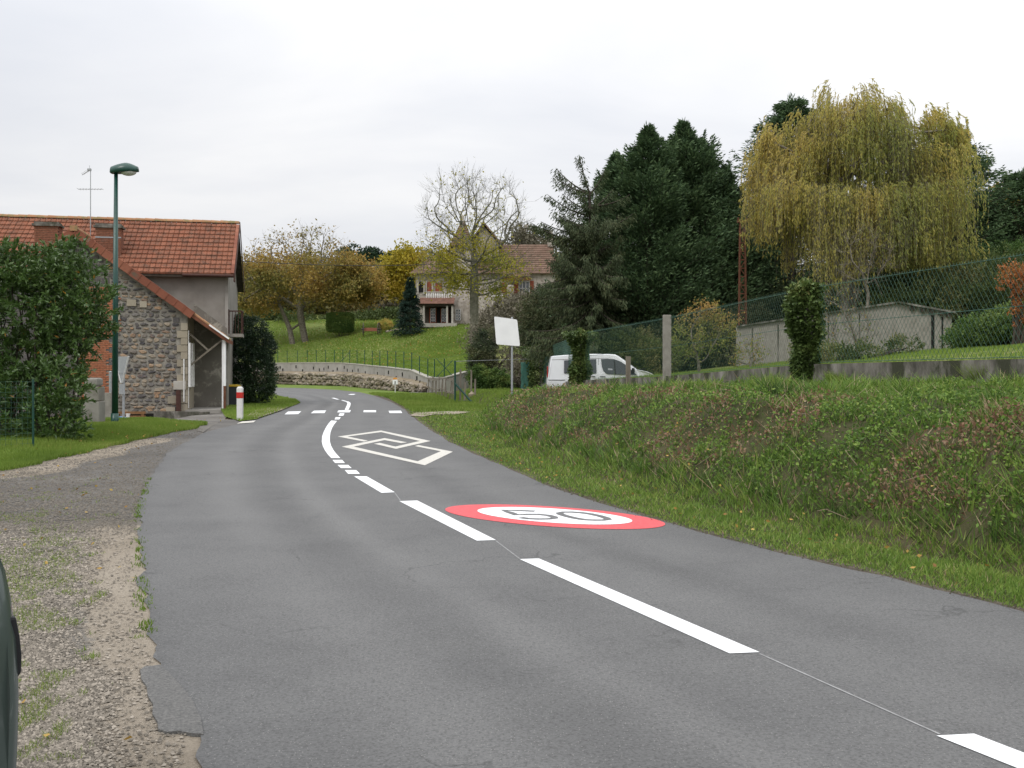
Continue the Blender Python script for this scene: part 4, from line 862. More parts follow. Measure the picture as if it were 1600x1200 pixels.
# earth shelf between stone wall and concrete wall
pf = np.array([(-60,124),(-40,117.8)] + [(a, b) for a, b, c in Hline[:10]]); ps = np.concatenate([[0], np.cumsum(np.linalg.norm(np.diff(pf, axis=0), axis=1))]); u = np.linspace(0, 1, 60)
Sx = np.interp(u * (sS[-1] - 10) + 10, sS, Sl[:, 0]); Sy = np.interp(u * (sS[-1] - 10) + 10, sS, Sl[:, 1]) + .5; Sz = np.interp(u * (sS[-1] - 10) + 10, sS, St) - .06
Hx = np.interp(u * ps[-1], ps, pf[:, 0]); Hy = np.interp(u * ps[-1], ps, pf[:, 1]); t = np.linspace(0, 1, 5)[:, None]
struct(grid('earth_shelf', Sx * (1 - t) + Hx * t, Sy * (1 - t) + Hy * t, Sz * (1 - t) + (Sz + .22) * t + .05 * vn(Sx * (1 - t) + Hx * t, Sy, 3), ground_mat('dry_earth', [(.13,.10,.065),(.24,.20,.14),(.30,.25,.18)], .6, 6), {}))
cw = thing('concrete_wall', (0, 0, 0), 'long pale concrete retaining wall curving below the sloping lawn', 'wall')
ln = [(-110, 140.3, 3.1), (-60, 124.3, 2.5), (-40, 118.2, 2.4)] + Hline; mb = MB(); cp = MB()
for (a, b) in zip(ln[:-1], ln[1:]):
    p = np.array(a[:2]); q = np.array(b[:2]); n_ = nrm(np.array([-(q-p)[1], (q-p)[0]])); n_ = n_ if n_[1] > 0 else -n_; e = n_ * .28
    for M_, lo0, lo1, h0, h1, off, th in ((mb, -.3, -.3, a[2] - .05, b[2] - .05, 0, .28), (cp, a[2] - .05, b[2] - .05, a[2] + .02, b[2] + .02, -.04, .36)):
        P = p + n_ * off; Q = q + n_ * off; P2 = P + n_ * th; Q2 = Q + n_ * th
        M_.add([(*P, lo0), (*Q, lo1), (*Q2, lo1), (*P2, lo0), (*P, h0), (*Q, h1), (*Q2, h1), (*P2, h0)], [(0,1,5,4),(4,5,6,7),(2,3,7,6),(1,2,6,5),(3,0,4,7)])
mb.build('wall_panel', M['concrete'], cw); cp.build('coping', M['coping'], cw)
def hpt(px):
    xs = [(p[0] / p[1] * F + 800) for p in Hline]; f = np.interp(px, xs, range(len(xs))); i = int(min(f, len(xs) - 2)); t = f - i
    return np.array(Hline[i]) * (1 - t) + np.array(Hline[i + 1]) * t
drx = [(85,160),(105,178),(202,155),(375,178),(408,172),(440,158),(475,190),(505,172),(557,160),(580,180),(618,188),(713,200),(803,208),(850,232),(883,197),(985,212),(1092,240),(1085,268),(1115,272),(330,165),(660,180),(940,240),(250,185)]
wh = MB()
for a, b in drx:
    px = 420 + a / 4.706; py = 540 + b / 4.706; p = hpt(px); x, y, z = at(px, py, p[1]); wh.box((x, y - .03, z), (.14, .1, .30))
wh.build('weep_hole', M['dark_open'], cw)
hf = thing('lawn_fence', (0, 0, 0), 'green post and wire fence along the top of the concrete wall', 'fence')
pts = []
for a in (65,135,210,281,350,420,483,543,595,648,705,760,817,873,933,993,1050,1107,1168,1217,1290,1470):
    px = 420 + a / 4.706; p = hpt(px); h = 1.32 if a < 1100 else 1.25; pts.append((p[0], p[1] + .14, p[2]))
    MB().tube((p[0], p[1] + .14, p[2] - .1), (p[0], p[1] + .14, p[2] + h), .035, n=6).build('post', M['green_metal'], hf)
wm = MB()
for a, b in zip(pts[:-1], pts[1:]):
    for k in range(5): wm.bar((a[0], a[1], a[2] + .08 + k * .3), (b[0], b[1], b[2] + .08 + k * .3), .008, .008)
wm.build('wire', M['green_wire'], hf)
for a, s__ in ((520, 1), (1230, 1), (1350, -1)):
    p = hpt(420 + a / 4.706); MB().tube((p[0], p[1] + .1, p[2]), (p[0] + s__ * 1.1, p[1] + .14, p[2] + 1.15), .025, n=5).build('brace', M['green_metal'], hf)
# kilometre sign
x, y = gp(617.5, 612.5); km = thing('kilometre_sign', (x, y, 0), 'small white roadside kilometre plate with orange cap before the stone wall', 'road sign')
s = y / F
MB().tube((0, 0, -.1), (0, 0, .75), .03, n=8).build('post', M['white_paint'], km); MB().box((0, -.04, .70 + .0), (.36, .03, .33)).build('plate', M['white_metal'], km)
MB().prism([(.16 * cos(t), .89 + .13 * sin(t)) for t in np.linspace(0, pi, 9)], -.055, -.02).build('orange_cap', M['orange'], km)
MB().box((.0, -.06, .70), (.07, .006, .12)).box((-.0, -.06, .60), (.12, .006, .03)).build('number', M['black'], km)
# rustic paling fence
rf = thing('paling_fence', (0, 0, 0), 'broken grey wooden paling fence in the grass beside the bend', 'fence')
A_ = np.array([-6.1, 70.5]); B_ = np.array([-2.9, 50.8]); rs3 = random.Random(4); tops = []
for k in range(16):
    t = (k + rs3.uniform(-.3, .3)) / 15; p = A_ * (1 - t) + B_ * t; h = rs3.uniform(.85, 1.25); lx = rs3.uniform(-.12, .12)
    MB().bar((p[0], p[1], -.1), (p[0] + lx, p[1], h), rs3.uniform(.05, .08), .05).build('paling', M['wood'], rf); tops.append(p)
for zz in (.42, .98):
    for a, b in ((0, 4), (4, 8), (8, 11), (11, 15)):
        p, q = tops[a], tops[b]; MB().bar((p[0] + .05, p[1], zz + rs3.uniform(-.1, .1)), (q[0] + .05, q[1], zz + rs3.uniform(-.12, .12)), .05, .1).build('rail', M['wood'], rf)
gt = thing('garden_gate_frame', (0, 0, 0), 'thin green metal gate post with a brace and top wire at the yard entrance', 'gate frame')
x, y = gp(711, 629.5); zt = at(0, 564, y)[2]
MB().tube((x, y, -.1), (x, y, zt), .045, n=8).build('post', M['green_metal'], gt); MB().tube((x, y, at(0, 599, y)[2]), at(738, 629.5, y - .2), .045, n=8).build('brace', M['green_metal'], gt)
x2, y2, z2 = at(832, 561, 54.6); MB().tube((x, y, zt - .02), (x2, y2, z2), .016, n=5).build('top_wire', M['galv'], gt)
for k, (px, t_, b_, w) in enumerate(((719, 577, 628, .12), (726, 597, 626, .13), (736, 578, 622, .09), (742, 592, 624, .11))):
    x, y = gp(px, b_ + 1); o = tag(MB().bar((x, y, -.1), (x + .02, y, at(0, t_, y)[2]), w, .09).build('wooden_post', M['wood']), ['tall grey wooden post next to the green gate post','short pale wooden post right of the gate post','tall thin wooden post at the end of the paling fence','shorter brown wooden post beside the ivy shrub'][k], 'post')
o = link('stone', RKM[3]); x, y = gp(737, 625); o.location = (x, y, .2); o.scale = (.42, .4, .5); o.name = 'boulder'; tag(o, 'pale orange boulder at the foot of the wooden post', 'boulder')
x, y = gp(733, 628); rm_ = MB().box((x, y, .05), (1.1, .8, .06)).build('rubber_mat', M['black'], bevel=.02); tag(rm_, 'flat black rubber mat lying on the grass by the gate post', 'mat')

# ------------------------------------------------------------------ low garden wall and chain link fence on the bank
gw2 = thing('garden_wall', (0, 0, 0), 'low weathered concrete wall along the top of the grass bank', 'wall')
yk = [4, 10, 16, 22, 26.5, 31, 35, 39.5, 47, 54.6]
topz = lambda y: np.interp(y, [0, 16, 22, 31, 39.5, 55], [1.90, 1.77, 1.71, 1.385, 1.17, .80])
for a, b in zip(yk[:-1], yk[1:]):
    mb = MB(); n = 6
    for k in range(n):
        y0 = a + (b - a) * k / n + (.006 if k == 0 else 0); y1 = a + (b - a) * (k + 1) / n; vs = []
        for y in (y0, y1):
            x = float(We(y)); vs += [(x + .02, y, WB(y) - .5), (x + .22, y, WB(y) - .5), (x + .22, y, topz(y)), (x + .02, y, topz(y))]
        mb.add(vs, [(0,3,7,4),(3,2,6,7),(2,1,5,6)] + ([(0,1,2,3)] if k == 0 else []) + ([(4,7,6,5)] if k == n - 1 else []))
    mb.build('wall_segment', M['concrete_old'], gw2)
cf = thing('chain_link_fence', (0, 0, 0), 'green chain link fence on concrete posts above the low wall', 'fence')
ftop = lambda y: np.interp(y, [0, 16, 22, 31, 39.5, 55], [3.7, 3.47, 3.40, 3.20, 3.03, 2.70])
for y in (13, 22, 31, 39.5, 55):
    x = float(We(y)) + .08; MB().box((x, y, (ftop(y) + WB(y)) / 2 - .1), (.25 if y == 31 else .16, .16, ftop(y) - WB(y) + .35)).build('post', M['concrete_post'], cf, bevel=.015)
y = 34.0; x, _, _ = at(981.5, 577, y); MB().box((x, y, (at(0, 566, y)[2] + 1.0) / 2), (.16, .1, at(0, 566, y)[2] - .6)).build('short_post', M['wood'], cf)
def chain(y0, y1, pitch, rad_, name):
    P0 = []; P1 = []; Lh = y1 - y0; zb = lambda y: float(topz(y)) + .02; H = 1.74
    x_of = lambda y: float(We(y)) + .17
    n = int(math.hypot(Lh, We(y0) - We(y1)) / pitch)
    for k in range(-int(H / pitch * .62) - 2, n + 1):
        for sgn in (1, -1):
            # a diagonal wire: u along fence, w up
            ua = k * pitch; ub = ua + H * .62; 
            if sgn < 0: fa, fb = (ub, 0.), (ua, H)
            else: fa, fb = (ua, 0.), (ub, H)
            L = n * pitch; (a, wa), (b, wb) = fa, fb
            if a == b: continue
            def clip(a, wa, b, wb):
                for lim, sg in ((0, 1), (L, -1)):
                    if sg * (a - lim) < 0 and sg * (b - lim) < 0: return None
                    if sg * (a - lim) < 0: t = (lim - a) / (b - a); a, wa = lim, wa + t * (wb - wa)
                    if sg * (b - lim) < 0: t = (lim - a) / (b - a); b, wb = lim, wa + t * (wb - wa)
                return a, wa, b, wb
            c = clip(a, wa, b, wb)
            if not c: continue
            a, wa, b, wb = c
            for (uu, w_), l_ in (((a, wa), P0), ((b, wb), P1)):
                y = y0 + Lh * uu / L; z0 = zb(y0) * (1 - uu / L) + zb(y1) * uu / L; z1 = float(ftop(y0)) * (1 - uu / L) + float(ftop(y1)) * uu / L; x = x_of(y0) * (1 - uu / L) + x_of(y1) * uu / L
                l_.append((x, y, z0 + (z1 - z0) * w_ / H))
    V, Fc, A = tubes(np.array(P0), np.array(P1), rad_, rad_, 3)
    hw = []
    for fz in (0.01, .5, .99):
        a = (x_of(y0), y0, zb(y0) + (float(ftop(y0)) - zb(y0)) * fz); b = (x_of(y1), y1, zb(y1) + (float(ftop(y1)) - zb(y1)) * fz); hw.append(tubes([a], [b], .006, .006, 5))
    V, Fs, A = join((V, Fc, A), *hw); npmesh(name, V, Fs, M['green_wire'], cf)['kind'] = 'stuff'
chain(13, 22, .11, .0034, 'wire_mesh'); chain(22, 31, .115, .0022, 'wire_mesh'); chain(31, 39.5, .12, .0021, 'wire_mesh'); chain(39.5, 55, .10, .0034, 'wire_mesh')
# top knuckles of the wire
P0 = []; P1 = []
for y in np.arange(13.05, 39, .07): x = float(We(y)) + .17; P0.append((x, y, ftop(y) - .02)); P1.append((x + .008, y + .02, ftop(y) + .035))
npmesh('wire_end', *tubes(np.array(P0), np.array(P1), .004, .003, 3)[:2], M['green_wire'], cf)['kind'] = 'stuff'
# windbreak net strips next to the ivy posts
net = leafm('green_net', [(.02,.075,.06),(.03,.10,.08)], .3, .8)
for (pa, pb, t_, b_, d) in ((921, 913, 525, 605, 40.2), (866, 852, 549, 606, 55.5), (814, 828, 566, 614, 55)):
    a = at(pa, t_, d); b = at(pb, b_, d); w = abs(pa - pb) / F * d; mb = MB(); N_ = 12
    vs = []; 
    for j in range(N_ + 1):
        for i in range(5): t = j / N_; vs.append((min(a[0], b[0]) + w * i / 4 + .02 * sin(j * 2.), d + .05 * sin(i * 2.3 + j * .8), b[2] + (a[2] - b[2]) * t))
    mb.add(vs, [(j * 5 + i, j * 5 + i + 1, j * 5 + i + 6, j * 5 + i + 5) for j in range(N_) for i in range(4)])
    o = mb.build('windbreak_net', M['net'], None, True); md = o.modifiers.new('s', 'SOLIDIFY'); md.thickness = .01
    tag(o, {921: 'strip of green windbreak net beside the middle ivy post', 866: 'strip of green windbreak net next to the far ivy post', 814: 'green netted gate leaf left of the far ivy post'}[pa], 'netting')
# ivy on three posts
def ivy(y, r, z0, z1, lab, n, hang=1.0):
    x = float(We(y)) + .05; t = thing('ivy', (x, y, z0), lab, 'ivy'); h = z1 - z0; parts = []
    nk = n; zz = R_.random(nk) * h; rr = r * (.60 + .8 * vn(zz, zz * 0 + y, 2.6, 5)) * (1 + .6 * sm(zz / h, .70, .93)) * (.8 + .5 * R_.random(nk)) * (1 - .25 * sm(zz / h, .97, 1)); a = R_.random(nk) * 2 * pi
    rr = rr * (.7 + .6 * vn(a * 1.3, zz, 3, 8)); P = np.stack([x + rr * np.cos(a), y + rr * np.sin(a), z0 + zz], 1); o = np.stack([np.cos(a), np.sin(a), -.5 + R_.random(nk)], 1)
    parts.append(leaves(P, nrm(o + R_.normal(size=o.shape) * .5), .05 * (1 + y / 60) + .045 * R_.random(nk), .045 * (1 + y / 60) + .03 * R_.random(nk), tint_clump(P, 3, 2, .1, .9), .12))
    m = n // 6; a = R_.random(m) * 2 * pi; q = r * 1.25 * R_.random(m) ** .5; P = np.stack([x + q * np.cos(a), y + q * np.sin(a), z0 + h * (1.03 - .09 * R_.random(m) - .10 * (q / r) ** 2 + .05 * vn(q * np.cos(a), q * np.sin(a), 6, 2))], 1)
    parts.append(leaves(P, nrm(R_.normal(size=P.shape) + [0, 0, .7]), .09, .08, .5 + .5 * R_.random(m), .1)); nppart('foliage', parts, M['lf_ivy'], t)
    st = [tubes([(x + r * .6 * cos(k), y + r * .6 * sin(k), z0 - .1)], [(x + r * .5 * cos(k + .8), y + r * .5 * sin(k + .8), z0 + h * .9)], .02, .01, 5) for k in range(5)]; nppart('stem', st, M['bark'], t)
ivy(22, .215, WB(22) - .15, 3.46, 'thick ivy smothering the nearest tall fence post on the low wall', 8000)
ivy(39.5, .25, WB(39.5) - .15, 3.08, 'ivy column in front of the white van', 6000)
ivy(55, .52, .45, 2.85, 'ivy clump on the far gate post left of the white van', 2600)
# traffic sign from behind on the bank
d_ = 33.; x, y, z = at(800, 619, d_); sn = thing('road_sign', (x, y, z - .1), 'white backed square road sign on a grey post seen from behind', 'road sign')
L = lambda px, py, dy=0.: ((px - 800) / F * d_ , dy, at(0, py, d_)[2] - z + .1)
MB().tube((0, 0, 0), L(800, 497), .036, n=12).tube(L(800, 497), (0, 0, L(800, 495.5)[2]), .036, .028, 12).build('post', M['galv'], sn)
pl = [(772, 494.5), (808, 499.5), (812.5, 541), (775.5, 538)]
def rounded(pts, r=.06, k=5):
    out = []; P = [np.array(p) for p in pts]; n = len(P)
    for i in range(n):
        a, b, c = P[i - 1], P[i], P[(i + 1) % n]; u = (a - b) / np.linalg.norm(a - b) * r; w = (c - b) / np.linalg.norm(c - b) * r
        for j in range(k + 1): t = j / k; out.append(tuple((b + u) * (1 - t) ** 2 + 2 * b * t * (1 - t) + (b + w) * t ** 2))
    return out
q = [(L(*p)[0], L(*p)[2]) for p in pl]; q = rounded(q)
MB().prism(q, -.055, -.052 + .008).build('sign_plate', simple('sign_back', (.78,.79,.80), .45), sn)
MB().prism(rounded([(L(*p)[0], L(*p)[2]) for p in pl]), -.061, -.056).build('sign_face', M['white_metal'], sn)
b1 = L(788, 517); b2 = L(801.5, 516.5)
MB().bar((b1[0], -.01, b1[2]), (b2[0], -.01, b2[2]), .05, .055).build('bracket', M['rust'], sn); MB().tube((0, 0, b2[2] - .05), (0, 0, b2[2] + .05), .05, n=12).build('clamp', M['galv'], sn)

# ------------------------------------------------------------------ white van
vd = 44.; vx, _, _ = at(940, 577, vd); vz = .28; van = thing('white_van', (vx, vd + .95, vz), 'white panel van with dark side windows parked behind the low wall', 'van')
S = vd / F
def vl(px, py): return ((px - 940) * S, EYE + (HZ - py) * S - vz)
zz_ = lambda pts, ox, oy, s: [(ox + a / s, oy + b / s) for a, b in pts]
prof = [vl(*p) for p in zz_([(105,560),(110,480),(122,400),(135,320),(148,240),(160,192),(300,180),(480,170),(640,166),(820,168),(885,173),(922,190),(1000,244),(1060,290),(1130,345),(1190,356),(1240,366),(1290,385),(1335,412),(1360,450),(1372,500)], 840, 530, 7.27)]
fl_ = .22; prof = prof + [(prof[-1][0] + .02, .55), (prof[-1][0] - .05, .30), (1.95, .22)]
for cx in (1.62,): prof += [(cx + .36 * cos(t), .30 + .36 * sin(t)) for t in np.linspace(0, pi, 9)]
prof += [(1.2, .22), (-.95, .22)]
for cx in (-1.42,): prof += [(cx + .36 * cos(t), .30 + .36 * sin(t)) for t in np.linspace(0, pi, 9)]
prof += [(-2.0, .24), (prof[0][0] - .02, .34)]
def vy(z, x=0): return -.97 + .15 * float(sm(z, 1.0, 2.0)) + .05 * float(sm(.5 - z, 0, .3)) + .18 * float(sm(x, 2.0, 2.5))
V = []; n = len(prof)
for f_, inset in ((-1, 0),): pass
ys = [(lambda x, z: vy(z, x), 0), (lambda x, z: vy(z, x) + .06, .03), (lambda x, z: 0, .06), (lambda x, z: -vy(z, x) - .06, .03), (lambda x, z: -vy(z, x), 0)]
cxm, czm = 0, 1.0
def shrink(i, e): x, z = prof[i]; return (x, z)
rows_v = []
cen = np.array([0.1, 1.05])
for j, (fn, e) in enumerate(((lambda x, z: vy(z, x), -.05), (lambda x, z: vy(z, x) + .05, 0), (lambda x, z: -vy(z, x) - .05, 0), (lambda x, z: -vy(z, x), -.05))):
    for x, z in prof:
        d = cen - np.array([x, z]); d = d / np.linalg.norm(d) * (-e); up = z > .6
        X_, Z_ = (x + d[0], z + d[1]) if up else (x, z); V.append((X_, fn(x, z), Z_))
Fs = [(j * n + i, j * n + (i + 1) % n, (j + 1) * n + (i + 1) % n, (j + 1) * n + i) for j in range(3) for i in range(n)] + [tuple(range(n)), tuple(range(4 * n - 1, 3 * n - 1, -1))]
mb = MB(); mb.add(V, Fs); body = mb.build('body', M['van_paint'], van)
def vpan(name, pts, m, off=.012, par=van, th=.012, s=7.27):
    P = [vl(*p) for p in zz_(pts, 840, 530, s)]; mb = MB(); k = len(P)
    f = [(x, vy(z, x) - off, z) for x, z in P]; b = [(x, vy(z, x) - off + th, z) for x, z in P]
    mb.add(f + b, [tuple(range(k)), tuple(range(2 * k - 1, k - 1, -1))] + [(i, k + i, k + (i + 1) % k, (i + 1) % k) for i in range(k)]); return mb.build(name, m, par)
vpan('side_window', [(302,240),(480,232),(668,226),(668,388),(300,385)], M['glass'])
fw = vpan('door_window', [(722,226),(790,222),(860,226),(915,240),(960,262),(1000,292),(1060,345),(1128,408),(1000,404),(800,396),(768,382),(745,355),(730,310)], M['glass'])
vpan('window_divider', [(866,226),(880,228),(892,400),(876,400)], M['black'], .02)
vpan('seat_headrest', [(800,330),(850,335),(850,352),(800,350)], M['galv'], .018)
for q in ([(612,418),(655,420),(655,428),(612,426)], [(708,420),(770,422),(770,430),(708,428)]): vpan('door_handle', q, M['black'], .02)
vpan('door_seam', [(690,215),(694,215),(694,470),(690,470)], M['black'], .004); vpan('door_seam', [(290,225),(293,225),(293,560),(290,560)], M['black'], .004)
vpan('slide_rail', [(120,460),(310,460),(310,466),(120,466)], M['black'], .012); vpan('roof_rail', [(160,232),(640,216),(900,216),(640,221),(160,237)], M['trim'], .006)
wsx = [vl(*p) for p in zz_([(930,192),(1128,340)], 840, 530, 7.27)]
MB().add([(wsx[0][0] + .04, -.68, wsx[0][1] + .02), (wsx[0][0] + .04, .68, wsx[0][1] + .02), (wsx[1][0] + .03, .78, wsx[1][1] + .03), (wsx[1][0] + .03, -.78, wsx[1][1] + .03)], [(0,1,2,3)]).build('windscreen', M['glass'], van)
for (cx) in (1.62, -1.42):
    for sy in (-.86, .86):
        w = MB().tube((cx, sy - .1, .3), (cx, sy + .1, .3), .32, n=20).build('wheel', M['rubber'], van, bevel=.0); MB().tube((cx, sy - .115, .3), (cx, sy - .10, .3), .2, n=16).build('rim', M['galv'], w)
mr = vl(*zz_([(1005,360)], 840, 530, 7.27)[0]); MB().box((mr[0] + .3, -1.05, mr[1] + .02), (.12, .18, .22)).build('door_mirror', M['black'], van, bevel=.03)
MB().box((2.42, -.72, .95), (.28, .3, .2)).build('headlight', M['window_glass'], van, bevel=.04); MB().box((-2.36, -.84, 1.2), (.06, .14, .5)).build('tail_light', M['tail_red'], van, bevel=.02)
wp = vl(*zz_([(1205,352)], 840, 530, 7.27)[0]); MB().bar((wp[0] - .12, -.5, wp[1] + .03), (wp[0] + .16, -.2, wp[1] + .07), .05, .03).build('wiper_cowl', M['black'], van)

# ------------------------------------------------------------------ long concrete shed
def Pt(px, py, d): return np.array(at(px, py, d))
ca, cb_, cc = Pt(1401, 474, 38.), Pt(1487, 489.5, 37.), Pt(1150, 511.5, 46.)
sh = thing('garden_shed', (0, 0, 0), 'long low grey concrete outbuilding with thin sloping roof behind the fence', 'outbuilding')
zb_ = 1.2; mb = MB()
dpt = np.array([2.2, 7., 0]); mb.add([(*cc[:2], zb_), (*ca[:2], zb_), (*cb_[:2], zb_), tuple(np.array([*cb_[:2], zb_]) + dpt), tuple(np.array([*cc[:2], zb_]) + dpt), tuple(cc), tuple(ca), tuple(cb_), tuple(cb_ + dpt - [0, 0, .3]), tuple(cc + dpt - [0, 0, .3]), tuple(ca + dpt - [0, 0, .1])],
    [(0,1,6,5),(1,2,7,6),(2,3,8,7),(3,4,9,10,8),(4,0,5,9)]); mb.build('wall', M['concrete_post'], sh)
mb = MB(); e = np.array([0, 0, .07]); o_ = np.array([-.02, -.22, 0])
for a, b, nme in ((cc, ca, 0), (ca, cb_, 1)):
    e0 = (b - a) * (.04 if nme else 0); mb.add([tuple(a + o_), tuple(b + o_ + e0), tuple(b + dpt + e0), tuple(a + dpt), tuple(a + o_ + e), tuple(b + o_ + e + e0), tuple(b + dpt + e + e0), tuple(a + dpt + e)], [(0,1,5,4),(4,5,6,7),(1,2,6,5),(0,3,2,1),(3,0,4,7)])
mb.build('roof', M['concrete_old'], sh)
for t in (.28, .46, .62, .80, .93): p = ca + (cb_ - ca) * t; MB().box((p[0], p[1] - .06, p[2] - .10), (.12, .2, .12)).build('rafter_end', M['bark_dark'], sh)
for t, w in ((.66, .10), (.83, .04)): p = ca + (cb_ - ca) * t; MB().box((p[0], p[1] - .015, (p[2] + 1.8) / 2 - .15), (w, .05, p[2] - 1.9)).build('wall_joint', M['dark_open'], sh)
for t in (.12, .30, .47, .62, .8): p = cc + (ca - cc) * t; MB().box((p[0], p[1] - .02, (p[2] + 1.2) / 2 - .1), (.05, .04, p[2] - 1.3)).build('panel_joint', M['concrete_old'], sh)
# rusty lattice mast
x, y, _ = at(1160, 577, 50); zt = at(0, 346, 50)[2]; lm = thing('lattice_mast', (x, y, Zf(x, y) - .1), 'rusty steel lattice mast standing in front of the dark conifers', 'mast'); h = zt - Zf(x, y) + .1; w0, w1 = .40, .24
for sx in (-1, 1):
    for sy in (-1, 1): MB().bar((sx * w0 / 2, sy * .12, 0), (sx * w1 / 2, sy * .1, h), .06, .05).build('leg', M['rust'], lm)
mb = MB(); k = 0; z = .3
while z < h - .35: t = z / h; w = w0 * (1 - t) + w1 * t; mb.bar((-w / 2, -.12, z), (w / 2, -.12, z), .05, .05).bar((-w / 2 * (1 if k % 2 else -1), -.125, z), (w / 2 * (1 if k % 2 else -1), -.125, z + .42), .03, .03); z += .42; k += 1
mb.build('lattice', M['rust'], lm); MB().box((0, 0, h), (.5, .2, .14)).tube((-.2, 0, h), (-.2, 0, h + .2), .04, n=6).tube((.2, 0, h), (.2, 0, h + .2), .04, n=6).build('crossarm', M['rust'], lm)
# overhead cable
def cable(a, b, sag, lab):
    a, b = np.array(a), np.array(b); t = np.linspace(0, 1, 24)[:, None]; P = a * (1 - t) + b * t; P[:, 2] -= sag * (4 * t * (1 - t))[:, 0]; V, Fc, A = tubes(P[:-1], P[1:], .022, .022, 4); o = npmesh('overhead_cable', V, Fc, M['black']); tag(o, lab, 'cable')
cable(at(300, 402, 64), at(760, 407, 92), .5, 'thin dark overhead cable crossing in front of the autumn trees')

# ------------------------------------------------------------------ villa on the hill
VD = 115.; VX = 755; vk = VD / F; vo = thing('villa', ((VX - 800) * vk, VD, 0), 'large stone villa with brown tiled roofs and balconies on the hill', 'house')
def v2(px, py): return ((px - VX) * vk, EYE + (HZ - py) * vk)
def vbox(name, x0, x1, yt, yb, d0, d1, m, par=vo, bevel=0):
    a, zt = v2(x0, yt); b, zb = v2(x1, yb); return MB().box(((a + b) / 2, (d0 + d1) / 2, (zt + zb) / 2), (b - a, d1 - d0, zt - zb)).build(name, m, par, bevel=bevel)
def vpoly(name, pts, m, par=vo): mb = MB(); k = len(pts); mb.add([(v2(a, b)[0], d, v2(a, b)[1]) for a, b, d in pts], [tuple(range(k))]); return mb.build(name, m, par)
def tile_slope(name, e0, e1, r1, r0, m=None, rows=14, par=vo):
    """a tiled slope as stepped courses between eave e0-e1 and ridge r0-r1 (px, py, depth)"""
    P = [np.array([v2(a, b)[0], d, v2(a, b)[1]]) for a, b, d in (e0, e1, r1, r0)]; V = []; Fc = []; A = []; nc = max(8, int(abs(P[1][0] - P[0][0]) / .35)); nn = nrm(np.cross(P[1] - P[0], P[3] - P[0]))
    if nn[1] > 0: nn = -nn
    for r_ in range(rows):
        for c in range(nc):
            q = []
            for (u, w, o) in ((c / nc, r_ / rows, .09), ((c + .97) / nc, r_ / rows, .09), ((c + .97) / nc, (r_ + 1.05) / rows, .01), (c / nc, (r_ + 1.05) / rows, .01), (c / nc, r_ / rows, 0), ((c + .97) / nc, r_ / rows, 0)):
                q.append((P[0] * (1 - u) + P[1] * u) * (1 - w) + (P[3] * (1 - u) + P[2] * u) * w + nn * o)
            b = len(V); V += q; Fc += [(b, b + 1, b + 2, b + 3), (b + 4, b + 5, b + 1, b)]; A += [R_.random()] * 6
    b = len(V); V += [p - nn * .02 for p in P]; Fc.append((b, b + 1, b + 2, b + 3)); A += [.5] * 4
    o = npmesh(name, V, np.array(Fc), m or M['roof_brown'], par, A); o['kind'] = 'stuff'; return o
vbox('main_wall', 735, 868, 425, 512, 0, 8, M['villa_stone']); vbox('left_wall', 649, 712, 425, 512, .4, 8, M['villa_stone']); tw = vbox('tower_wall', 708, 736, 382, 512, -.8, 4, M['villa_stone'])
tile_slope('main_roof', (735, 428, -.5), (872, 428, -.5), (866, 374, 5), (744, 374, 5)); tile_slope('left_roof', (640, 428, -.3), (714, 428, -.3), (714, 385, 4.5), (672, 392, 4.5))
tile_slope('eave_canopy', (785, 434, -1.6), (829, 434, -1.6), (826, 422, .0), (790, 422, .0), rows=4)
for (a, b, c, d) in (((704, 386, -1.2), (740, 386, -1.2), (724, 341, 1.5), (721, 341, 1.5)), ((740, 386, -1.2), (740, 386, 4.2), (724, 341, 1.7), (724, 341, 1.5)), ((704, 386, 4.2), (704, 386, -1.2), (721, 341, 1.5), (721, 341, 1.7))): tile_slope('tower_roof', a, b, c, d, rows=12)
vbox('chimney', 718, 724, 334, 345, 1.2, 1.9, M['villa_stone']); vbox('chimney', 858, 866, 352, 378, 4.2, 5.2, M['villa_stone'])
# rear gable
g1 = [(730, 386), (755, 349), (779, 378), (779, 430), (730, 430)]; MB().prism([v2(*p) for p in g1], 2.0, 7).build('rear_gable', M['villa_stone'], vo)
a, b, c = v2(727, 388), v2(755, 346), v2(783, 380)
MB().prism([(a[0], a[1]), (b[0], b[1]), (b[0], b[1] + .25), (a[0], a[1] + .25)], 1.4, 7).prism([(b[0], b[1]), (c[0], c[1]), (c[0], c[1] + .25), (b[0], b[1] + .25)], 1.4, 7).build('gable_roof', M['roof_brown'], vo)
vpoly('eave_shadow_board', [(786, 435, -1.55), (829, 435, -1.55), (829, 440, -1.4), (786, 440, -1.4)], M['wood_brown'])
def window(x0, x1, yt, yb, d, m=None, cols=2, rws=3, arch=False):
    w = vbox('window', x0, x1, yt, yb, d - .04, d + .1, m or M['window_glass']); a, zt = v2(x0, yt); b, zb = v2(x1, yb); mb = MB()
    for k in range(cols + 1): x = a + (b - a) * k / cols; mb.box((x, d - .07, (zt + zb) / 2), (.07, .05, zt - zb))
    for k in range(rws + 1): z = zb + (zt - zb) * k / rws; mb.box(((a + b) / 2, d - .075, z), (b - a, .04, .055))
    mb.build('frame', M['white_paint'], w); return w
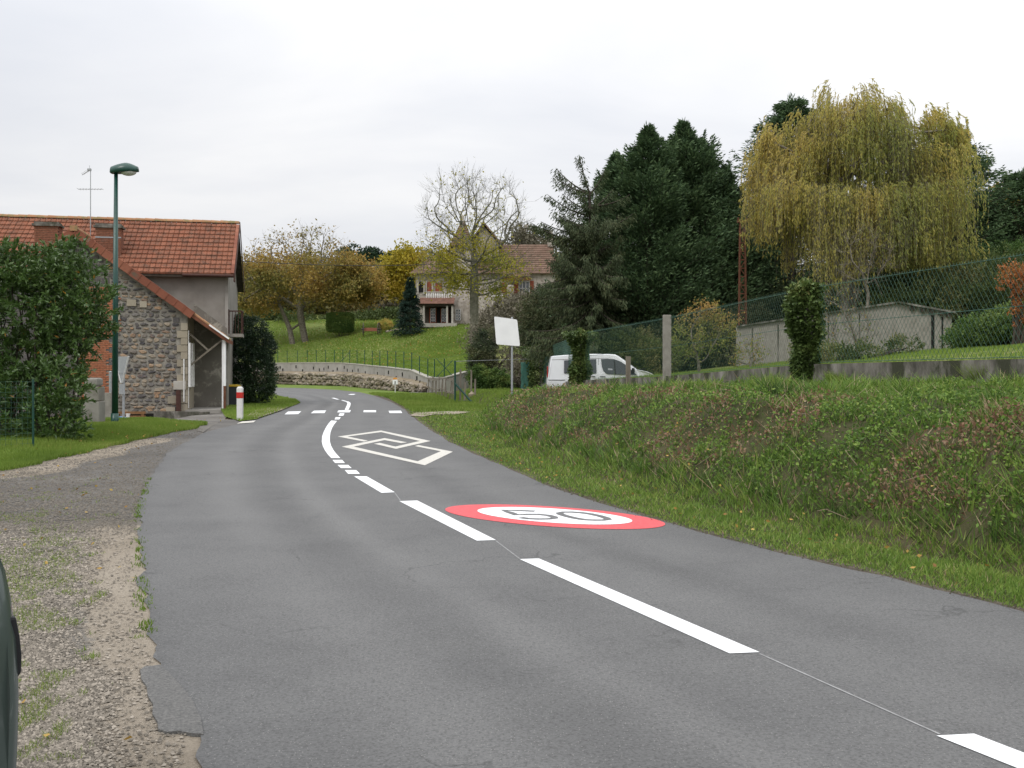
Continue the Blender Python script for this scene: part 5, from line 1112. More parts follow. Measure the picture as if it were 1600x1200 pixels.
def baluster_row(x0, x1, yt, yb, d, n):
    a, zt = v2(x0, yt); b, zb = v2(x1, yb); r_ = MB().box(((a + b) / 2, d, zt), (b - a, .2, .12)).box(((a + b) / 2, d, zb), (b - a, .2, .1)).build('balustrade', M['coping'], vo)
    for k in range(n): x = a + (b - a) * (k + .5) / n; MB().tube((x, d, zb), (x, d, (zt + zb) / 2), .05, .10, 6).tube((x, d, (zt + zb) / 2), (x, d, zt), .10, .05, 6).build('baluster', M['white_paint'], r_)
vbox('balcony_recess', 786, 832, 440, 474, -.1, .02, M['villa_stone'])
window(811, 827, 440, 472, -.1, cols=3, rws=3); vbox('shutter', 803, 810, 439, 472, -.2, -.08, M['shutter_red']); vbox('shutter', 828, 834, 439, 472, -.2, -.08, M['shutter_red'])
baluster_row(811, 827, 459, 470, -.5, 6); baluster_row(768, 792, 460, 468, -.6, 9); baluster_row(667, 708, 458, 468, -1.6, 12); vbox('shutter', 784, 791, 442, 458, -.2, -.05, M['shutter_red'])
for x0, x1 in ((654, 661), (667, 674)):
    vbox('arched_window', x0, x1, 443, 456, .3, .42, M['shutter_red'] if x0 > 660 else M['dark_open']); a, z = v2((x0 + x1) / 2, 443); r_ = (x1 - x0) / 2 * vk
    MB().prism([(a + r_ * cos(t), z + r_ * sin(t)) for t in np.linspace(0, pi, 9)], .3, .42).build('arched_window', M['shutter_red'] if x0 > 660 else M['dark_open'], vo); 
    for sx in (-1, 1): MB().box((a + sx * (r_ + .1), .3, z - .4), (.16, .2, 1.6)).build('window_surround', M['coping'], vo)
vbox('shutter', 680, 690, 442, 457, .3, .42, M['shutter_red'])
# porch
tile_slope('porch_roof', (655, 477.5, -3.2), (712, 477.5, -3.2), (712, 466.5, -1.4), (659, 466.5, -1.4), M['porch_roof'], rows=5)
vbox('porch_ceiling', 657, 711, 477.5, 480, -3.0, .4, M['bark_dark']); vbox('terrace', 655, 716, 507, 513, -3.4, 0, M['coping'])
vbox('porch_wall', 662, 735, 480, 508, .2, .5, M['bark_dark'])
for x in (665.5, 701, 709): vbox('column', x - 1.4, x + 1.4, 478, 508, -2.9, -2.5, M['coping'])
for x0, x1 in ((673, 680), (690, 698)): window(x0, x1, 482, 505, .15, cols=2, rws=5); 
for x0, x1 in ((670.5, 673), (680, 682), (698, 701), (688, 690)): vbox('door_jamb', x0, x1, 481, 507, .08, .2, M['shutter_red'])
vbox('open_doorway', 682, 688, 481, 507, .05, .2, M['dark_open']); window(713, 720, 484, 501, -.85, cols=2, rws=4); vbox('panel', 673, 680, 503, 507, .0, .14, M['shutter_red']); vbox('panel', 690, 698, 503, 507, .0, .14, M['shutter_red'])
vbox('buttress', 792, 803, 448, 512, -2.4, .2, M['villa_stone'], bevel=.1); vbox('terrace_wall', 735, 850, 466, 514, -2.2, 0, M['villa_stone'])
# ------------------------------------------------------------------ trees
def tree(name, base, label, cat, leafparts, branchparts, lm, bm_, group=None):
    t = thing(name, base, label, cat, group)
    if branchparts: nppart('trunk', branchparts, M[bm_], t)
    if leafparts: nppart('crown', leafparts, M[lm], t)
    return t
# --- weeping willow
def willow():
    d = 46.; k = d / F; x0, y0, _ = at(1325, 577, d); zb = Zf(x0, y0); W = lambda px, py, dy=0: np.array(at(px, py, d)) + [0, dy, 0]
    dome = [(W(1330,220), (3.0,3.3,2.8), 150), (W(1238,250), (1.5,2.2,1.7), 65), (W(1430,240), (2.1,2.3,1.9), 65), (W(1345,182), (2.3,2.2,1.5), 90), (W(1215,235), (1.5,2,1.4), 55), (W(1462,205), (1.5,1.8,1.2), 45), (W(1475,215), (.9,1.3,1.1), 30), (W(1215,320), (.8,1.5,1.1), 30), (W(1290,190),(1.5,2,1.4),40)]
    att = np.vstack([ell_pts(n, c, r)[0] for c, r, n in dome])
    N, P = colonize((x0, y0, zb - .2), W(1325, 355), att, .34, 2.2, .55, 90, .05)
    r = pipe(N, P, .014, 2.3, .34); br = skel(N, P, r, .03)
    tip = np.where((r < .05) & (N[:, 2] > at(0, 330, d)[2]))[0]; parts = []; ns = 4800
    st = N[R_.choice(tip, ns)] + R_.normal(size=(ns, 3)) * .22
    # lower skirts hang from long arching limbs
    sk = [((1178, 1245), (310, 300), (390, 340), 300), ((1185, 1245), (345, 300), (400, 340), 200), ((1260, 1480), (360, 300), (405, 340), 700), ((1238, 1300), (330, 300), (440, 420), 520), ((1300, 1400), (330, 300), (440, 330), 620), ((1385, 1470), (330, 290), (430, 360), 520), ((1400, 1490), (400, 380), (440, 420), 240), ((1180, 1225), (300, 270), (385, 330), 150), ((1440, 1492), (290, 240), (375, 300), 150)]
    S0 = []; LEN = []
    o_len = .6 + 2.2 * R_.random(ns) ** 1.5 * (.4 + 1.1 * vn(st[:, 0], st[:, 1], .6, 4)); S0.append(st); LEN.append(o_len)
    for (xa, xb), (ya, yb), (ea, eb), n in sk:
        px = R_.uniform(xa, xb, n); clump = vn(px, px * 0, .09, 6); py = R_.uniform(yb, ya, n); dy = R_.uniform(-3.8, 2.6, n) * .9
        s = np.stack([(px - 800) / F * d, d + dy, EYE + (HZ - py) / F * d], 1); e = ea - 30 * R_.random(n) - 70 * (clump < .42) * R_.random(n) + 8 * clump
        S0.append(s); LEN.append(np.maximum(.8, (e - py) / F * d * (.55 + .45 * R_.random(n))))
    n = 520; px = R_.uniform(1240, 1400, n); py = R_.uniform(310, 385, n); dy = R_.uniform(-4., -1.6, n); S0.append(np.stack([(px - 800) / F * d, d + dy, EYE + (HZ - py) / F * d], 1)); LEN.append(np.maximum(.8, (np.interp(px, [1240, 1300, 1340, 1400], [462, 462, 430, 412]) - py + 18 * R_.random(n) - 40 * (vn(px, py * 0, .12, 6) < .4)) / F * d * (.7 + .3 * R_.random(n))))
    S0 = np.vstack(S0); LEN = np.concatenate(LEN); n = len(S0); cen = np.array([x0, y0, 0]); out = nrm((S0 - cen) * [1, 1, 0]); kk = 7
    T = np.linspace(0, 1, kk)[None, :, None]; arc = .10 + .28 * R_.random((n, 1, 1)); sway = R_.normal(size=(n, 1, 3)) * [.10, .10, 0]
    Pth = S0[:, None] + out[:, None] * arc * (1 - (1 - T) ** 2.5) + sway * T * LEN[:, None, None] * .5; Pth[:, :, 2] += .18 * np.sin(np.minimum(T[:, :, 0] * 4, pi)) * (LEN[:, None] > 1) - LEN[:, None] * T[:, :, 0] ** 1.25
    a = Pth[:, :-1].reshape(-1, 3); b = Pth[:, 1:].reshape(-1, 3); br.append(tubes(a, b, .0055, .004, 3))
    m = 24; j = np.repeat(np.arange(n), m); dens = vn(S0[:, 0], S0[:, 2], .55, 9)[j]; keep = R_.random(len(j)) < (.45 + .75 * dens); j = j[keep]
    u = R_.random(len(j)) * (kk - 1.001); i = u.astype(int); f = (u - i)[:, None]; p = Pth[j, i] * (1 - f) + Pth[j, i + 1] * f; dd = nrm(Pth[j, i + 1] - Pth[j, i])
    A = nrm(dd + R_.normal(size=p.shape) * .38 + [0, 0, -.25]); top = sm(p[:, 2], at(0, 260, d)[2], at(0, 150, d)[2]); side = .5 + .5 * np.sin(p[:, 0] * 1.1)
    v = np.clip(.12 + .62 * vn(S0[j, 0] * 1.2, S0[j, 2] * .8 + S0[j, 1], .7, 3) + .22 * (p[:, 0] < x0 - 0) * vn(p[:, 0], p[:, 2], .3, 6) + .12 * top + (R_.random(len(j)) - .5) * .4, 0, 1)
    parts.append(leaves(p, A, .13 + .09 * R_.random(len(j)), .034 + .016 * R_.random(len(j)), v))
    tree('weeping_willow', (x0, y0, zb), 'big weeping willow with yellowing hanging branches behind the low shed', 'willow', parts, br, 'lf_willow', 'bark')
willow()
# --- conifers built of boughs carrying flat sprays
def conifer(name, px, py_top, py_base, d, R0, label, cat, mat='lf_cypress', nb=260, per=170, up=.55, prof=None, leaf=.24, wd=.07, droop=0., zb=None, hang=0, lean=0, cone=1.0, group=None, gapk=.0, tw=None):
    x, y, _ = at(px, 577, d); zb = Zf(x, y) if zb is None else zb; zt = at(0, py_top, d)[2]; H = zt - zb
    t = R_.random(nb) ** .85 * .97; prof = prof or (lambda q: np.minimum(1, (1 - q) * 2.2) ** .8 * (.75 + .25 * np.minimum(1, q * 5)))
    a = R_.random(nb) * 2 * pi; rad_ = R0 * prof(t) * (.58 + .72 * R_.random(nb)) * (.85 + .3 * vn(a, t * 6, 1.2, int(px) % 9)); keep = vn(a * .8, t * 5, 1.1, int(px) % 7) > gapk; t, a, rad_ = t[keep], a[keep], rad_[keep]; nb = len(t)
    o = np.stack([np.cos(a), np.sin(a), np.zeros(nb)], 1); P0 = np.stack([np.full(nb, x) + lean * t * H, np.full(nb, y), zb + t * H], 1); rise = (up * (.6 + .8 * R_.random(nb)) + (.45 * t ** 3 if up > .5 else 0)) * rad_
    q = np.repeat(np.arange(nb), per); s = R_.random(len(q)) ** .55; rr = rad_[q][:, None]
    c = P0[q] + o[q] * rr * s[:, None]; c[:, 2] += rise[q] * s ** 1.5 - droop * rad_[q] * np.sin(s * pi) ** 1
    wdt = rad_[q] * .24 * (1.15 - s) + .12; sd = np.cross(o[q], [0, 0, 1]); lat = R_.normal(size=len(q)); c = c + sd * (lat * wdt)[:, None]; c[:, 2] += R_.normal(size=len(q)) * .10 - np.abs(lat) * wdt * .3
    if hang: c[:, 2] -= R_.random(len(q)) * hang * (.5 + s)
    A = nrm(o[q] * .8 + sd * (lat * .55)[:, None] + [0, 0, up * 1.0 - .15] + R_.normal(size=c.shape) * .30) if not hang else nrm(o[q] * .35 + sd * (lat * .25)[:, None] + [0, 0, -.8] + R_.normal(size=c.shape) * .3)
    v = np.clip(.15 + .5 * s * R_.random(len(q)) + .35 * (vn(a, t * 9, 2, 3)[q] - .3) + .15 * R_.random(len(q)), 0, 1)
    parts = [leaves(c, A, leaf * (.6 + .8 * R_.random(len(q))), wd * (.7 + .6 * R_.random(len(q))), v)]
    k = 60; zz = zt - R_.random(k) * H * .09; parts.append(leaves(np.stack([x + lean * H + R_.normal(size=k) * .12, y + R_.normal(size=k) * .12, zz - .2], 1), nrm(R_.normal(size=(k, 3)) * .3 + [0, 0, 1]), leaf * 1.5, wd, .4 + .3 * R_.random(k)))
    br = [tubes([(x, y, zb - .2)], [(x + lean * H, y, zt - .1)], .022 * H, .01, 8), tubes(P0, P0 + o * rad_[:, None] * .85 + np.stack([0 * a, 0 * a, rise * .8 - droop * rad_ * .2], 1), .035, .01, 4)]
    return tree(name, (x, y, zb), label, cat, parts, br, mat, 'bark_dark', group)
cy = lambda q: np.clip((1 - q) * 1.15, 0, 1) ** .88 * (.28 + .72 * sm(1 - q, 0, .2))
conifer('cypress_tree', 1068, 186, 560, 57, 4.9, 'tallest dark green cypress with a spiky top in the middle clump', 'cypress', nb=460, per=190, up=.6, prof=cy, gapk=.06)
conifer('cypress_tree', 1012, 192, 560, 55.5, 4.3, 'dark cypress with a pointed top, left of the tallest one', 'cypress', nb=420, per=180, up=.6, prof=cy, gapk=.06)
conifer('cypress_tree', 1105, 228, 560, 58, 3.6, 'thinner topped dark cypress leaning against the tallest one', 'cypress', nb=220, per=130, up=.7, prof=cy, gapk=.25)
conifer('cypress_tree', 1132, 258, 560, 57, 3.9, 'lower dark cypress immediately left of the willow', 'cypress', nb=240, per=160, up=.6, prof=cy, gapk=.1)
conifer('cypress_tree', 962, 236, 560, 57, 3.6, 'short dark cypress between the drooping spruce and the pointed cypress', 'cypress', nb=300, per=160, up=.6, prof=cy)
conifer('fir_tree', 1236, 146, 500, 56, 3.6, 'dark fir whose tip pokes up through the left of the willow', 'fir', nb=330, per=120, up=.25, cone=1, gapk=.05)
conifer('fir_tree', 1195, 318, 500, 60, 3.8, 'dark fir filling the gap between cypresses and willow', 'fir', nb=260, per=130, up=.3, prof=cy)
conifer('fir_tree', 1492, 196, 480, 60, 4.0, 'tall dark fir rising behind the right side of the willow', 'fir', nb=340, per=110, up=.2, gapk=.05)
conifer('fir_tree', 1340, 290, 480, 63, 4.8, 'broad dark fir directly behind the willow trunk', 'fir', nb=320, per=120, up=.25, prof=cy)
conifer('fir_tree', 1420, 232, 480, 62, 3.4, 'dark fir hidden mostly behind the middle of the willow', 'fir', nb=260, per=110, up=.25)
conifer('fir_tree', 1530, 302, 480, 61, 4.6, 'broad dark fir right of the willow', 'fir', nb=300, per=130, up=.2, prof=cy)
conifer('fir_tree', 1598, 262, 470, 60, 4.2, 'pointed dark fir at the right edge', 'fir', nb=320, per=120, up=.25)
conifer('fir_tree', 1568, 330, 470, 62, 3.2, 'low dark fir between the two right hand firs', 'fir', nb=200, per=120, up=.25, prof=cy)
# drooping spruce: explicit long boughs
def spruce():
    d = 52.; x, y, _ = at(930, 577, d); zb = Zf(x, y); t_ = thing('spruce_tree', (x, y, zb), 'dark ragged spruce with long drooping boughs left of the cypresses', 'spruce'); parts = []; br = [tubes([(x, y, zb - .2)], [(x - .3, y, at(0, 300, d)[2])], .24, .07, 8)]
    tips = [(905,237,.2),(948,258,.3),(869,256,.5),(866,272,.1),(878,300,.0),(855,300,.0),(845,342,.1),(838,350,-.2),(828,342,.1),(850,352,.3),(865,330,-.5),(985,300,.2),(990,330,0),(960,290,.4),(905,300,-.6),(930,300,-1),(880,330,1)]
    for k in range(150): q = R_.random(); py = 330 + 215 * q; hw = 55 + 55 * q; tips.append((925 + R_.uniform(-1, .75) * hw * (1.0), py, R_.uniform(-3.2, 3.2)))
    for (px, py, dy) in tips:
        e = np.array(at(px, py, d)) + [0, dy, 0]; h0 = at(0, py + R_.uniform(22, 40) if py < 420 else py - R_.uniform(5, 25), d)[2]
        if py > 420: h0 = e[2] + R_.uniform(.3, 1.3)
        s0 = np.array([x - .3 * (h0 - zb) / 12, y, min(h0, at(0, 303, d)[2])]); n = 12; T = np.linspace(0, 1, n)[:, None]; Pth = s0 * (1 - T) + e * T; Ln = np.linalg.norm(e - s0); Pth[:, 2] -= np.sin(T[:, 0] * pi * .85) * Ln * .10
        br.append(tubes(Pth[:-1], Pth[1:], .05 * (1 - T[:-1, 0]) + .012, .045 * (1 - T[1:, 0]) + .01, 4)); m = int(240 * max(1.2, Ln) / 1.6); u = R_.random(m) ** .8 * (n - 1.01); i = u.astype(int); f = (u - i)[:, None]; P = Pth[i] * (1 - f) + Pth[i + 1] * f
        hh = .15 + .45 * R_.random(m) * vn(P[:, 0] * 3, P[:, 1] * 3, 2, 4) * 1.8; P = P + np.stack([R_.normal(size=m) * .10, R_.normal(size=m) * .14, -hh * R_.random(m) + .05], 1)
        A = nrm(np.stack([R_.normal(size=m) * .25, R_.normal(size=m) * .25, -np.ones(m) * .7], 1) + nrm(e - s0) * .45); v = np.clip(.2 + .5 * R_.random(m) + .25 * vn(P[:, 0], P[:, 2], .8, 2), 0, 1); parts.append(leaves(P, A, .14 + .12 * R_.random(m), .05, v))
    nppart('trunk', br, M['bark_dark'], t_); nppart('crown', parts, M['lf_spruce'], t_)
spruce()
conifer('small_fir', 641, 432, 522, 108, 1.9, 'small dense blue green fir on the lawn left of the villa', 'fir', mat='lf_young_fir', nb=200, per=110, up=-.05, leaf=.16, wd=.07, prof=lambda q: (1 - q) ** .9, zb=Zf(-10.9, 108) - .1)
# --- deciduous
def deciduous(name, label, cat, base, cs, env, step, di, dk, r0, rmax, leafm_, barkm, nleaf, lsize, lw, vfun, tw=(2, .5, .006, .02, .2, .8, 0), leafreg=None, spread=.35, up=.0, iters=90, jitter=.25):
    att = np.vstack([ell_pts(n, c, r)[0] for c, r, n in env]); N, P = colonize(base, cs, att, step, di, dk, iters, up, jitter); r = pipe(N, P, r0, 2.3, rmax); br = skel(N, P, r, .03)
    k, ln, rr, thr, u_, sp, sub = tw; tb, tips, dirs = twigs(N, P, r, k, ln, rr, thr, u_, sp, sub); br += tb; parts = []
    if nleaf:
        w = leafreg(tips) if leafreg else np.ones(len(tips)); w = np.maximum(w, 0); w = w / w.sum(); i = R_.choice(len(tips), nleaf, p=w); p = tips[i] - dirs[i] * (R_.random(nleaf) * ln)[:, None] + R_.normal(size=(nleaf, 3)) * spread
        A = nrm(R_.normal(size=p.shape) + [0, 0, -.3]); parts = [leaves(p, A, lsize * (.6 + .7 * R_.random(nleaf)), lw * (.7 + .5 * R_.random(nleaf)), vfun(p))]
    return tree(name, base, label, cat, parts, br, leafm_, barkm)
# ash in front of the villa
d = 94.; A_ = lambda px, py, dy=0., dd=None: np.array(at(px, py, dd or d)) + [0, dy, 0]
b = A_(741, 534); b[2] = Zf(b[0], b[1]) - .1
deciduous('ash_tree', 'tall half bare ash tree with yellow green lower leaves before the villa', 'tree', b, A_(741, 400), [(A_(740, 345), (5.3, 5, 4.4), 420), (A_(700, 400), (3.0, 3.4, 2.2), 90), (A_(790, 420), (3.2, 3.4, 1.8), 90), (A_(745, 430), (4.4, 3.6, 2.6), 130), (A_(668, 430), (1.3, 1.5, 1.1), 25)],
    .45, 3, .55, .016, .42, 'lf_ash', 'bark_green', 8000, .24, .14, lambda p: np.clip(.25 + .6 * vn(p[:, 0], p[:, 2], .5, 7) + .15 * (p[:, 2] > at(0, 400, d)[2]) + (R_.random(len(p)) - .5) * .4, 0, 1), tw=(3, 1.1, .011, .04, .4, .42, 2), leafreg=lambda t: (.010 + 1.0 * (.03 + sm(at(0, 365, d)[2] - t[:, 2], -1.5, 3.5)) * sm(vn(t[:, 0], t[:, 2], .6, 5), .38, .62) * (.25 + sm(4.2 - np.abs(t[:, 0] + 3.7), 0, 3))), up=.2, iters=70, jitter=.12)
# walnut
d = 122.; b = A_(478, 534); b[2] = Zf(b[0], b[1]) - .3; wv = lambda p: np.clip(.1 + .75 * vn(p[:, 0], p[:, 2], .33, 7) + (R_.random(len(p)) - .5) * .5, 0, 1)
deciduous('walnut_tree', 'wide twin stemmed walnut tree with rusty autumn leaves on the lawn', 'tree', b, A_(470, 495), [(A_(470, 420), (7.6, 6, 4.9), 330), (A_(545, 440), (4.4, 5, 2.6), 120), (A_(400, 455), (3.2, 4, 2.6), 70), (A_(495, 375), (3.6, 4, 1.9), 50), (A_(425, 390), (3, 3, 2.0), 40)],
    .6, 4, .8, .02, .42, 'lf_walnut', 'bark', 30000, .34, .21, wv, tw=(3, 1.1, .014, .05, .2, .8, 2), leafreg=lambda t: .05 + 1.0 * sm(at(0, 405, d)[2] - t[:, 2], -1.6, 2.2) * (.35 + vn(t[:, 0], t[:, 2], .3, 8)) + .8 * sm(t[:, 0], at(500, 0, d)[0], at(540, 0, d)[0]) * sm(at(0, 402, d)[2] - t[:, 2], -1, 1) * .6, spread=.42, iters=60)
w2 = bpy.data.objects['walnut_tree']; P0 = A_(458, 534); P0[2] = Zf(P0[0], P0[1]) - .3; Pm = A_(452, 512); Pe = A_(438, 480); nppart('second_stem', [tubes([P0, Pm, Pe], [Pm, Pe, A_(425, 440)], [.36, .3, .2], [.3, .2, .1], 8), tubes([A_(455, 515)], [A_(470, 505)], .15, .15, 6)], M['bark'], w2)
# yellow maple right of the wood
d = 128.; b = A_(628, 500); b[2] = Zf(b[0], b[1])
deciduous('yellow_maple', 'yellow leaved maple between the far wood and the villa', 'tree', b, A_(628, 475), [(A_(632, 425), (2.9, 3, 3.6), 90), (A_(612, 440), (1.6, 2, 2), 25), (A_(655, 445), (1.6, 2, 2.2), 30)], .6, 4, .9, .02, .3, 'lf_yellow', 'bark', 9000, .36, .26, wv, tw=(3, .8, .012, .06, .2, .8, 1), spread=.45, iters=40)
# small fruit tree behind fence
d = 31.; b = A_(1113, 590, 2.2); b[2] = Zf(b[0], b[1])
deciduous('fruit_tree', 'small fruit tree with green and orange leaves behind the chain link fence', 'tree', b, A_(1112, 566, 2.2), [(A_(1115, 520, 2.2), (.95, .8, .9), 90), (A_(1125, 482, 2.2), (.65, .6, .45), 30), (A_(1090, 545, 2.2), (.6, .6, .5), 30), (A_(1165, 500, 2.2), (.4, .4, .45), 14)], .13, 1, .2, .006, .055, 'lf_fruit', 'bark', 3300, .085, .045,
    lambda p: np.clip(.1 + .55 * sm(p[:, 2], at(0, 560, d)[2], at(0, 470, d)[2]) + .35 * vn(p[:, 0], p[:, 2], 2, 3) + (R_.random(len(p)) - .5) * .5, 0, 1), tw=(2, .28, .004, .015, .5, .7, 0), spread=.07, up=.1, iters=50)
def bare_bush(px, pyb, d, env, label, leaf=0, lm='lf_fruit', name='bare_shrub', dy=2., step=.14, stems=5, bark='bark'):
    q_ = max(1, d / 33); b = A_(px, pyb, dy, d); b[2] = Zf(b[0], b[1]); E = [(A_(a, c, dy, d), r, n) for a, c, r, n in env]; cs = b + [0, 0, .35]
    deciduous(name, label, 'shrub', b, cs, E, step, max(1.2, step * 5), step * 1.6, .006 * q_, .05 * q_, lm, bark, leaf, .09 * q_, .05 * q_, lambda p: R_.random(len(p)), tw=(4, .35 * q_, .0045 * q_, .02 * q_, .5, .6, 1), spread=.08 * q_, up=.15, iters=50)
bare_bush(1375, 588, 30, [(1360, 510, (1.0, .8, 1.0), 90), (1335, 460, (.9, .6, .7), 40)], 'leafless shrub with fanning thin stems in front of the shed', 260)
bare_bush(1195, 590, 33, [(1190, 555, (.7, .6, .6), 50)], 'thin sparse shrub between fruit tree and ivy post', 500)
bare_bush(775, 612, 66, [(778, 560, (1.5, 1.4, 1.5), 80), (800, 545, (1.4, 1, 1.4), 50)], 'tangled leafless shrub behind the square road sign', 350, 'lf_brownwood', dy=0, step=.25)
bare_bush(735, 560, 86, [(748, 535, (1.4, 1.4, 1.6), 60), (775, 520, (2.0, 1.6, 2.0), 80), (810, 500, (2.4, 1.6, 2.), 70)], 'mass of bare brown twigs below the villa terrace', 3600, 'lf_brownwood', dy=0, step=.35)
bare_bush(1318, 430, 44, [(1318, 415, (1.4, 1, 1.6), 80)], 'grey bare shrub at the foot of the willow', 0, 'lf_brownwood', dy=-3, step=.22)
# --- leafy shrubs from ellipsoids
def shrub(name, label, cat, E, lm, dens, L, Wd, shell=.7, trim=False, stems=True, vlo=0., vhi=1., up=.4, group=None, sprig=12):
    c0 = np.array(E[0][0]); base = (c0[0], c0[1], Zf(c0[0], c0[1]) if c0[1] > 0 else 0); t = thing(name, base, label, cat, group); parts = []
    for c, r in E:
        nk = int(dens * (r[0] * r[2] + r[0] * r[1] * .5)); C, Dn = ell_pts(nk, c, r, shell)
        if trim:
            q_ = R_.uniform(-1, 1, (nk, 3)); ax = R_.integers(0, 3, nk); q_[np.arange(nk), ax] = np.sign(q_[np.arange(nk), ax]); C = np.asarray(c) + q_ * np.array(r) * [1 - .0, 1, 1] * (1 - .12 * (np.abs(q_[:, [1, 2, 0]]) * np.abs(q_)) ** 4 ); Dn = nrm(q_)
        else: C = C + Dn * (vn(C[:, 0] * 2, C[:, 2] * 2 + C[:, 1], 1.3, 5)[:, None] - .45) * min(r) * .5
        k = sprig; i = np.repeat(np.arange(nk), k); sp = nrm(Dn + [0, 0, up] + R_.normal(size=Dn.shape) * .5); P = C[i] + sp[i] * (R_.random(len(i)) * L * (1 if trim else 2.8))[:, None] + R_.normal(size=(len(i), 3)) * L * .35
        A = nrm(sp[i] + R_.normal(size=P.shape) * .8); parts.append(leaves(P, A, L * (.6 + .8 * R_.random(len(i))), Wd * (.7 + .6 * R_.random(len(i))), tint_clump(P, .9 / max(min(r), .5), 4, vlo, vhi, .3), .1))
    nppart('foliage', parts, M[lm], t)
    if stems: nppart('stem', [tubes([(c0[0] + R_.uniform(-.2, .2), c0[1], base[2] - .1)], [tuple(np.array(c) + R_.normal(size=3) * np.array(r) * .2)], .04, .012, 5) for c, r in E for _ in range(4)], M['bark_dark'], t)
e_ = lambda px, py, d, r: (at(px, py, d), r)
shrub('dark_shrub', 'tall rounded dark evergreen shrub at the right corner of the stone house', 'shrub', [e_(388,575,46,(1.1,1.1,1.5)), e_(385,530,46.2,(.85,.8,1.0)), e_(408,590,45.8,(.72,.7,1.2)), e_(370,600,46,(.6,.7,.9)), e_(372,515,46.5,(.5,.6,.6)), e_(405,545,46,(.6,.6,.8))], 'lf_holly', 640, .075, .045, .75)
shrub('clipped_hedge', 'flat topped clipped hedge block on the lawn', 'hedge', [e_(531.5,504,121,(1.42,1.1,1.0))], 'lf_green', 1500, .12, .08, .85, True, vlo=.2)
bpy.data.objects['clipped_hedge']; 
shrub('garden_shrub', 'low rounded green bush directly behind the white van', 'shrub', [e_(985,548,50,(1.6,1.2,1.0)), e_(955,560,50,(1.4,1,.9)), e_(1020,565,49,(1.2,1,.9)), e_(920,550,52,(1.3,1,1.))], 'lf_hedge', 330, .09, .05, .6)
shrub('laurel_shrub', 'glossy green shrub at the yard entrance left of the road sign', 'shrub', [e_(768,598,63,(.85,.8,.75)), e_(748,590,63.5,(.5,.6,.7)), e_(785,600,62.5,(.5,.5,.5))], 'lf_green', 700, .10, .07, .7)
shrub('dark_conifer_shrub', 'dark drooping evergreen bush above the green shrub by the yard', 'shrub', [e_(752,560,65,(.8,.8,1.1)), e_(760,535,66,(.6,.7,.9)), e_(745,585,65,(.6,.7,.6))], 'lf_spruce', 520, .13, .05, .5, up=-.4)
shrub('brown_shrub', 'dull brown bush behind the road sign post', 'shrub', [e_(812,560,66,(1.0,.9,1.4)), e_(800,585,64,(.8,.8,.9)), e_(830,540,68,(1.2,1,1.2))], 'lf_brownwood', 260, .10, .05, .5)
shrub('loose_hedge', 'loose olive green hedge growing behind the shed', 'hedge', [e_(1440,495,44,(2.6,1.5,1.5)), e_(1520,470,44,(2.4,1.6,1.9)), e_(1590,465,43,(2.2,1.6,1.9)), e_(1380,470,47,(2.0,1.5,1.3)), e_(1480,455,46,(2.4,1.4,1.3)), e_(1330,480,49,(2,1.5,1.1)), e_(1660,460,42,(2.4,1.6,2.))], 'lf_hedge', 220, .11, .05, .55, vlo=.1)
shrub('dark_hedge', 'dark bush rising over the loose hedge at the right edge', 'shrub', [e_(1540,430,50,(2.2,1.5,1.2)), e_(1590,415,50,(1.8,1.5,1.1)), e_(1500,440,52,(1.6,1.4,.9))], 'lf_green', 220, .11, .05, .6, vhi=.55)
shrub('ground_shrub', 'bright green leafy mound on the lawn right of the shed', 'shrub', [e_(1560,515,30,(1.1,.9,.42)), e_(1515,530,31,(.7,.7,.28)), e_(1600,500,29,(1.,.8,.5)), e_(1640,500,28,(1.,.8,.5))], 'lf_green', 800, .07, .05, .6, vlo=.35)
shrub('terrace_shrubs', 'greyish pink leafless bushes crowded below the villa terrace wall', 'shrub', [e_(775,505,106,(1.8,1.2,1.3)), e_(800,495,106,(2.2,1.2,2.)), e_(830,490,106,(2.2,1.2,2.))], 'lf_brownwood', 260, .22, .08, .4)
shrub('orange_shrub', 'orange leaved shrub at the right edge of the garden', 'shrub', [e_(1592,440,27,(.38,.35,.4)), e_(1600,480,27,(.3,.35,.5)), e_(1580,425,27.3,(.2,.2,.2))], 'lf_red', 420, .07, .045, .3)
shrub('shed_weeds', 'low straggly bushes growing along the front of the shed', 'shrub', [e_(1310,560,27,(.5,.4,.35)), e_(1345,556,28,(.6,.4,.3)), e_(1410,545,33,(.6,.4,.35)), e_(1270,555,30,(.7,.4,.4))], 'lf_hedge', 520, .07, .04, .4)
shrub('garden_bush', 'small grey green bush beside the wagon wheels', 'bush', [e_(602,507,117,(.75,.6,.45))], 'lf_willow', 420, .12, .06, .5)
shrub('conifer_shrub', 'dark undergrowth at the foot of the ragged spruce', 'shrub', [e_(880,510,60,(2.,1.6,1.8)), e_(850,500,61,(1.5,1.4,2.)), e_(930,515,58,(2.2,1.6,1.5)), e_(862,545,60,(1.5,1.2,1.1)), e_(985,520,55,(2.4,1.6,1.4)), e_(1060,505,56,(2.8,1.6,1.5)), e_(1130,480,57,(2.6,1.6,1.8)), e_(1100,535,52,(2.2,1.4,1.3)), e_(1170,525,53,(2.2,1.4,1.4)), e_(1040,545,52,(1.8,1.4,1.)), e_(1230,500,54,(2.6,1.4,1.6)), e_(1320,470,56,(3,1.4,1.8))], 'lf_spruce', 260, .15, .06, .5, up=-.2)
